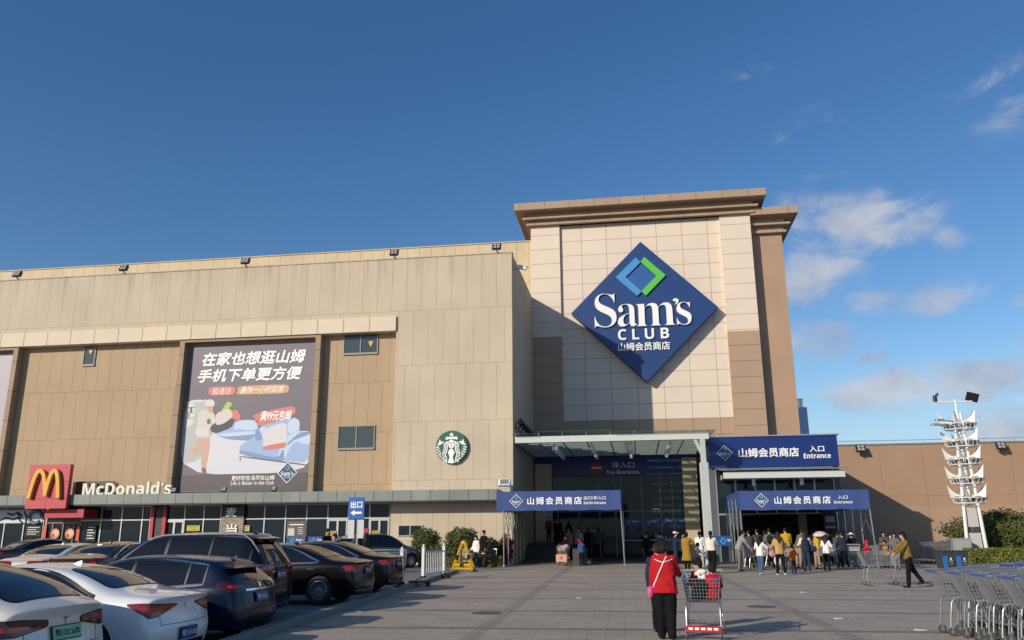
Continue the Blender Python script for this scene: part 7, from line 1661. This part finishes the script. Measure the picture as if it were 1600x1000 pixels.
me = remeshed(b, .012, 2, .012, 'fleece'); me.materials.append(C['white']); o = bpy.data.objects.new('fleece', me); COL.objects.link(o); setparent(o, cl)
b = MB(); b.cap((-.2, .02, .08), (-.05, .05, .28), .13, .11); b.cap((-.15, -.08, .1), (-.05, -.1, .24), .11, .1); b.ell((-.16, .05, .34), (.09, .08, .09)); me = remeshed(b, .016, 3, .03, 'bundle'); me.materials.append(C['black']); db = bpy.data.objects.new('coat_bundle', me); COL.objects.link(db); db.location = (cx_ + .035, cy_ - .12, .60); db.scale = (.75, .8, .9); tag(db, 'black coats heaped in the left half of the near cart', 'coats')
# middle group
p, h = deep(1031, 44.5, 834); person('masked person in a blue denim jacket standing in the shade by the doors', p, h, 265, C['denim'], C['black'], mask=True)
p, h = deep(1010, 47, 834); person('masked guard in black standing at the shaded glass doors', p, h, 268, C['black'], C['black'], mask=True)
p, h = deep(1055, 40.2, 831.5); person('man in a white cap and navy jacket raising a hand to his face', p, h, 10, C['navy'], C['djeans'], cap=C['white'], mask=True, arms=((10, 8, 30), (50, 10, 105)))
p, h = stand(1075, 893, 831.5); person('woman in a long mustard coat reaching out to the right', p, h, 70, C['mustard'], C['black'], hair='bob', coat=.46, arms=((6, 8, 14), (38, 28, 5)), legs=((5, 4), (-6, 4)))
p, h = stand(1099, 890, 831); p.y += 1.2; person('young woman in a white shirt with a long black ponytail and a white bag', p, h, 80, C['white'], C['lgrey'], hair='pony', arms=REST)
p, h = stand(1092, 892, 850); person('child in a grey vest over a pale top in front of the ponytail woman', p, h, -20, C['cream'], C['black'], child=True, vest=C['grey'], arms=((30, 6, 30), (20, 6, 30)), head=(20, 5))
tb = MB(); tb.cap((0, 0, .1), (0, 0, .42), .17, .13); me = remeshed(tb, .02, 3, .03, 'tote'); me.materials.append(plaid('bag_pale_blue_check', (.45, .5, .56), (.7, .7, .7), .06)); ob = bpy.data.objects.new('tote_bag', me); COL.objects.link(ob); q, _ = deep(1104, 38.6, 840); ob.location = (q.x, 38.6, .52); tag(ob, 'pale striped carrier bag hanging at the side of the ponytail woman', 'bag')
p, h = stand(1114, 896, 830.5); person('woman in a white sweater and wide black trousers facing the entrance', p, h, 78, C['cream'], C['black'], hair='pony', arms=((4, 6, 14), (34, 14, 40)), trousers_w=1.12, shoes=M_SHOEW, hem=-.02)
p, h = stand(1156, 892, 830.5); person('man in a grey checked shirt leaning over a shopping cart', p, h + .10, 15, C['stripe'], C['ggrey'], hair='short', lean=24, arms=((45, 6, 20), (45, 6, 20)), legs=((6, 6), (-2, 4)), head=(0, 10))
p, h = stand(1190, 898, 838.5); person('woman in a white sweater and blue jeans with long black hair', p, h, 85, C['white'], C['jeans'], hair='long', arms=((14, 26, 62), (14, 26, 62)), legs=((12, 6), (-8, 10)), shoes=M_SHOEW, group=CROWD)
p, h = deep(1203, 40.6, 825.5); person('tall person in a dark plaid shirt in the middle of the queue', p, h, 95, C['plaid'], C['black'], hair='short', group=CROWD)
p, h = stand(1221, 899, 831); person('woman in a tan sweater and black trousers with white shoes', p, h, 88, C['tan'], C['black'], hair='long', hairm=M_HAIRB, arms=((8, 12, 24), (8, 12, 24)), legs=((6, 4), (-6, 6)), shoes=M_SHOEW, group=CROWD)
p, h = deep(1229, 41.5, 824.5); person('man in a yellow shirt standing behind the woman in tan', p, h, 90, C['yellow'], C['dgrey'], hair='short', group=CROWD)
p, h = stand(1241, 897, 853); person('child in an orange jacket beside the woman in tan', p, h, 60, C['orange'], C['djeans'], child=True, arms=((8, 14, 10), (8, 20, 10)), group=CROWD)
p, h = deep(1247, 40.4, 828); person('person in a brown checked jacket stooping over a cart', p, h + .12, 40, C['camo'], C['khaki'], lean=28, arms=((40, 8, 30), (40, 8, 30)), group=CROWD)
p, h = stand(1262, 893, 831); person('woman in a dark navy vest with white sleeves and dark jeans', p, h, 86, C['cream'], C['djeans'], hair='long', hairm=M_HAIRB, vest=C['navy'], arms=((12, 16, 30), (12, 16, 30)), group=CROWD, legs=((4, 4), (-4, 6)))
p, h = deep(1275, 39.6, 829); person('woman in a yellow jacket under a pale pink parasol', p, h, 30, C['yellow'], C['khaki'], hair='bob', arms=((25, 8, 60), (50, 10, 80)), mask=True, lean=8, group=CROWD)
def parasol(x, Y, ypx, col, label, r=.42):
    q = atY(x, ypx, Y); t = empty('parasol', label, 'umbrella', (q.x, Y, q.z), R(20)); t.rotation_euler = (R(12), R(-6), 0)
    b = MB(); pr = [(r * math.sin(i / 7 * 1.25) / math.sin(1.25), .20 * math.cos(i / 7 * 1.25)) for i in range(8)]
    vs = []; n = 16
    for rr_, zz in pr:
        for i in range(n): a = 2 * PI * i / n; vs.append((rr_ * math.cos(a), rr_ * math.sin(a), zz - .10 + (.02 if (i % 2 and rr_ > .3) else 0)))
    fs = [(j * n + i, (j + 1) * n + i, (j + 1) * n + (i + 1) % n, j * n + (i + 1) % n) for j in range(7) for i in range(n)]
    b.add(vs, fs); b.add([(x_, y_, z_ - .012) for x_, y_, z_ in vs], [tuple(reversed(f)) for f in fs]); b.build('cover', col, t, smooth=True)
    b = MB(); b.tube((0, 0, .12), (0, 0, -.62), .008); b.path([(0, 0, -.62), (.0, .03, -.66), (0, .06, -.63)], .010, 6); b.build('handle', M_STEEL, t); return t
parasol(1281, 39.3, 834, pm('parasol_pink', (.66, .48, .46), .7, var=.05), 'pale pink parasol held low over the woman in yellow', .30); 
p, h = stand(1294, 892, 836); person('woman in a white hooded sweater and black trousers with brown hair', p, h, 88, C['white'], C['black'], hair='long', hairm=M_HAIRB, arms=((10, 14, 30), (10, 14, 30)), legs=((3, 3), (-5, 6)), group=CROWD)
p, h = stand(1321, 889, 831); person('man in a dark navy jacket and black trousers at the right of the queue', p, h, 80, C['navy'], C['black'], hair='short', legs=((8, 4), (-10, 6)), arms=REST, shoes=M_SHOEW, group=CROWD)
p, h = stand(1336, 888, 833); person('person in dark clothes and grey trousers wearing a white brimmed hat', p, h, 120, C['black'], C['grey'], hair='short', cap=C['white'], brim=True, shoes=M_SHOEW, arms=((10, 6, 20), (45, 8, 80)), group=CROWD)

p, h = deep(1171, 40.3, 829); person('dark haired person in a dark jacket behind the leaning man', p, h, 95, C['dgrey'], C['black'], hair='short', group=CROWD)
p, h = deep(1184, 41.6, 826.5); person('person in a brown top deep inside the tent queue', p, h, 95, C['brown'], C['black'], hair='short', group=CROWD)
p, h = deep(1309, 41.5, 831); person('person in a grey jacket right of the woman in the white hooded sweater', p, h, 95, C['dgrey'], C['djeans'], hair='short', group=CROWD)
p, h = deep(1354, 41.0, 846); person('small child in a bright red hooded jacket sitting in a cart', V(p.x, 41.0, .62), 1.0, 190, C['scarlet'], C['scarlet'], hood=C['scarlet'], child=True, sit=True, legs=((122, 150), (118, 148)), arms=((30, 8, 50), (30, 8, 50)), bulk=1.1, hide_shoes=True)
for x, Y, yh, lb, c_, c2_, hr_ in ((1214, 42.6, 828, 'person in a dark blue top half hidden behind the woman in tan', 'denim', 'black', 'bob'), (1254, 42.4, 827, 'person in black half hidden behind the stooping person', 'black', 'black', 'short'), (1287, 42.8, 829, 'person in dark brown half hidden behind the pink parasol', 'brown', 'black', 'long'), (1301, 43.2, 830, 'person in dark grey deep under the tent behind the white hooded sweater', 'dgrey', 'black', 'short'), (1196, 43.0, 829, 'person in dark navy deep under the tent behind the blue jeans woman', 'navy', 'black', 'bob'), (1270, 44.0, 829, 'person in grey deep in the tent left of the pink parasol', 'grey', 'black', 'short'), (1162, 43.4, 831, 'person in black behind the man leaning over his cart', 'black', 'djeans', 'long')):
    p, h = deep(x, Y, yh); person(lb, p, h, 80 + (x * 7) % 30, C[c_], C[c2_], hair=hr_, head=((x * 13) % 50 - 25, 4), group=CROWD)
def bagthing(name, label, x, Y, z, rgb, sz, cat='bag'):
    q_ = atY(x, 850, Y); t = empty(name, label, cat, (q_.x, Y, z), R(15)); b = MB(); b.ell((0, 0, 0), sz, None, 14, 8); b.box(-sz[0] * .7, sz[0] * .7, -sz[1] * 1.02, -sz[1] * .5, -sz[2] * .6, sz[2] * .1); me = remeshed(b, .014, 3, .015, 'pouch'); me.materials.append(cloth('bag_' + label[:9], rgb)); o_ = bpy.data.objects.new('pouch', me); COL.objects.link(o_); setparent(o_, t)
    b = MB(); [b.path([(s_ * sz[0] * .6, -sz[1] * .2, sz[2] * .8), (s_ * sz[0] * .55, .0, sz[2] * 1.5), (s_ * sz[0] * .4, sz[1], sz[2] * 1.7)], .012, 5) for s_ in (-1, 1)]; b.build('strap', M_BLK, t)
bagthing('backpack', 'black backpack worn by the tall person in dark plaid', 1203, 40.35, 1.28, (.02, .02, .022), (.15, .09, .21))
bagthing('handbag', 'brown handbag at the side of the woman in tan', 1212, 36.4, .86, (.10, .05, .025), (.13, .06, .11)); bagthing('handbag', 'dark blue bag at the side of the woman in the navy vest', 1271, 37.3, .92, (.02, .035, .09), (.14, .07, .13))
bagthing('shopping_bag', 'pink carrier bag between the jeans woman and the woman in tan', 1206, 38.2, .72, (.55, .28, .33), (.17, .09, .17)); bagthing('shopping_bag', 'white carrier bag on the cart beside the woman in tan', 1213, 38.0, .42, (.62, .60, .56), (.17, .1, .24))
# right hand group
p, h = deep(1382, 41.5, 831); person('man in dark brown clothes behind the boy at the right', p, h, 265, C['brown'], C['black'], hair='short')
p, h = deep(1392, 40.6, 834.5); person('masked woman in a dark coat beside the plaid shirt', p, h, 262, C['dgrey'], C['dgrey'], hair='bob', mask=True)
p, h = stand(1386, 888, 846); person('boy in an ochre brown jacket standing before the masked woman', p, h, 240, C['ochre'], C['black'], child=True, arms=((30, 8, 70), (30, 8, 70)))
p, h = stand(1403, 890, 832.5); person('person in a dark plaid jacket and grey trousers right of the boy', p, h, 250, C['plaid'], C['ggrey'], hair='short', arms=((10, 8, 20), (14, 8, 40)))
p, h = stand(1421, 918, 834); person('woman in an olive sweater and flared black trousers pushing an empty cart', p + V(.06, 0, 0), h + .05, 186, C['olive'], C['black'], hair='bob', lean=7, arms=((47, 4, 22), (47, 4, 22)), legs=((10, 4), (-24, 10)), head=(6, 6), voxel=.019, trousers_w=1.12, hem=-.06)
# left side
p, h = stand(744, 887, 837); person('woman in a puffy white jacket and jeans walking left with a mask', p, h, 230, C['white'], C['jeans'], hair='bob', mask=True, bulk=1.18, shoes=M_SHOEW, legs=((12, 4), (-8, 10)), arms=((-8, 8, 20), (12, 8, 30)))
p, h = stand(750, 886, 829); person('man in black walking behind the woman in the white jacket', p + V(.1, .5, 0), h, 235, C['black'], C['black'], hair='short', legs=((10, 4), (-10, 10)))
p, h = deep(510, 33, 827); person('man in a dark coat looking right behind the black sedans', p, h, -20, C['black'], C['black'], hair='short')
p, h = deep(523, 32, 834.5); person('shorter person in dark red beside the man in the dark coat', p, h, 200, C['maroon'], C['black'], hair='short', mask=True)
p, h = deep(572, 38, 833.5); person('person in a black coat walking past the exit sign pole', p, h, 70, C['black'], C['black'], hair='long', bulk=1.15)
# exit tent
p, h = stand(882, 884, 837); person('masked woman in a maroon sweater behind a loaded cart in the exit tent', p + V(0, .9, 0), h, 262, C['maroon'], C['cream'], hair='bob', mask=True, arms=PUSH)
p, h = stand(909, 884, 843); person('boy in a blue sweater with a red sash beside the loaded cart', p, h, 95, C['blue'], C['black'], hair='short', arms=((8, 8, 20), (8, 8, 20)))
b = MB(); bo_, _ = deep(909, 41.9, 850)
for i in range(9): f = i / 8; 
q = gnd(909, 884); b.path([(q.x - .15 + .28 * i / 8, q.y - .16 - .05 * math.sin(PI * i / 8), 1.30 - .30 * i / 8) for i in range(9)], .035, 6); tag(b.build('sash', C['scarlet'], None, smooth=True), 'red sash across the back of the boy in blue', 'sash')
for x, Y, yh, lb, c_ in ((872, 50.3, 812, 'tall person in black up on the shaded steps', 'black'), (889, 49.4, 818, 'person in grey coming down the shaded steps', 'grey'), (858, 51.2, 815, 'person in dark brown at the top of the shaded steps', 'brown'), (930, 52, 822, 'person in dark grey inside the shaded exit passage', 'dgrey'), (905, 50, 822, 'person in white and black near the foot of the shaded steps', 'lgrey')):
    p, h = deep(x, Y, yh); z = .15 * max(0, min(7, int((Y - 48.2) / .45) + 1)) if p.x < -4.3 else (.12 if Y > 46.4 else 0); p.z = z; person(lb, p, max(1.5, min(1.78, h - z)), 265, C[c_], C['black'], hair='short', mask=True)
# goods in the loaded cart and boxes beside it
gd = MB(); rnd = random.Random(8)
for i in range(7): gd.ell((rnd.uniform(-.2, .2), rnd.uniform(-.3, .3), rnd.uniform(.72, 1.05)), (.14, .14, .12))
me = remeshed(gd, .02, 2, .03, 'goods'); me.materials.append(plaid('goods_wrap', (.55, .5, .46), (.62, .62, .6), .11)); ob = bpy.data.objects.new('shopping_bag', me); COL.objects.link(ob); ob.location = (-3.95, 43.9, 0); tag(ob, 'pale wrapped goods heaped in the loaded cart under the exit tent', 'goods')
cb = empty('carton', 'orange and white printed carton on the lower deck of the loaded cart', 'box', (-3.98, 43.45, .14)); b = MB(); b.bbox(-.28, .28, -.15, .2, .06, .42, .01); b.build('box', pm('carton_peach', (.62, .36, .24), .7, var=.1), cb); b = MB(); b.lathe([(.08, -.005), (.08, 0)], 14, axis='y', c=(0, -.152, .25)); b.build('print', pm('carton_print', (.55, .16, .04), .6), cb)
cbx = empty('crate', 'tall dark crate beside the loaded cart in the exit tent', 'crate', (-3.05, 43.8, 0)); b = MB(); b.bbox(-.36, .34, -.3, .3, 0, .82, .02); b.build('body', pm('crate_dark', (.05, .05, .045), .7, var=.2), cbx); b = MB(); b.bbox(-.38, .36, -.32, .32, .82, .87, .015); b.build('lid', M_BLK, cbx)
ft = empty('platform_trolley', 'black flat trolley with a tall handle left of the leaning man', 'trolley', (gnd(1118, 888).x + .6, gnd(1118, 888).y + .3, 0)); b = MB(); b.bbox(-.7, .7, -.35, .35, .2, .26, .02); b.build('deck', M_BLK, ft); b = MB(); b.path([(.66, -.3, .26), (.66, -.3, .95), (.66, .3, .95), (.66, .3, .26)], .02, 6); b.tube((.66, -.3, .6), (.66, .3, .6), .015); b.build('handle', M_BLK, ft)
for x in (-.55, .55):
    for y in (-.27, .27): b = MB(); b.lathe([(.03, -.02), (.09, -.02), (.09, .02), (.03, .02)], 14, axis='y', c=(x, y, .09)); b.box(x - .02, x + .02, y - .03, y + .03, .12, .2); b.build('wheel', M_RUB, ft)
bd = MB(); xa, xb = PX(1108, 843, 44.3), PX(1143, 843, 44.3); z0, z1 = PZ(1125, 853, 44.3), PZ(1125, 837, 44.3)
gb = empty('queue_banner', 'blue queue banner with a diamond logo behind the tent legs', 'banner', ((xa + xb) / 2, 44.3, 0)); bd.box(xa, xb, 44.3, 44.33, z0, z1); bd.build('panel', MATS['sticker_blue'], gb, world=True)
bd = MB(); cx = PX(1130, 845, 44.25); zc = (z0 + z1) / 2; h = .19; bd.prism([(cx - h, zc), (cx, zc - h), (cx + h, zc), (cx, zc + h)], 44.285, 44.295, 0); bd.prism([(cx - h * .5, zc), (cx, zc - h * .5), (cx + h * .5, zc), (cx, zc + h * .5)], 44.275, 44.284, 1); text(bd, serif("Sam's"), cx + .22, xb - .03, zc - .03, zc + .13, 44.285, m=2); bd.build('lettering', [M_LBLUE, MATS['sticker_blue'], M_LTXT], gb, world=True)
bd = MB(); [bd.tube((x, 44.36, 0), (x, 44.36, z1), .02) for x in (xa + .1, xb - .1)]; bd.build('stand', M_STEEL, gb, world=True)
bpy.context.view_layer.update()
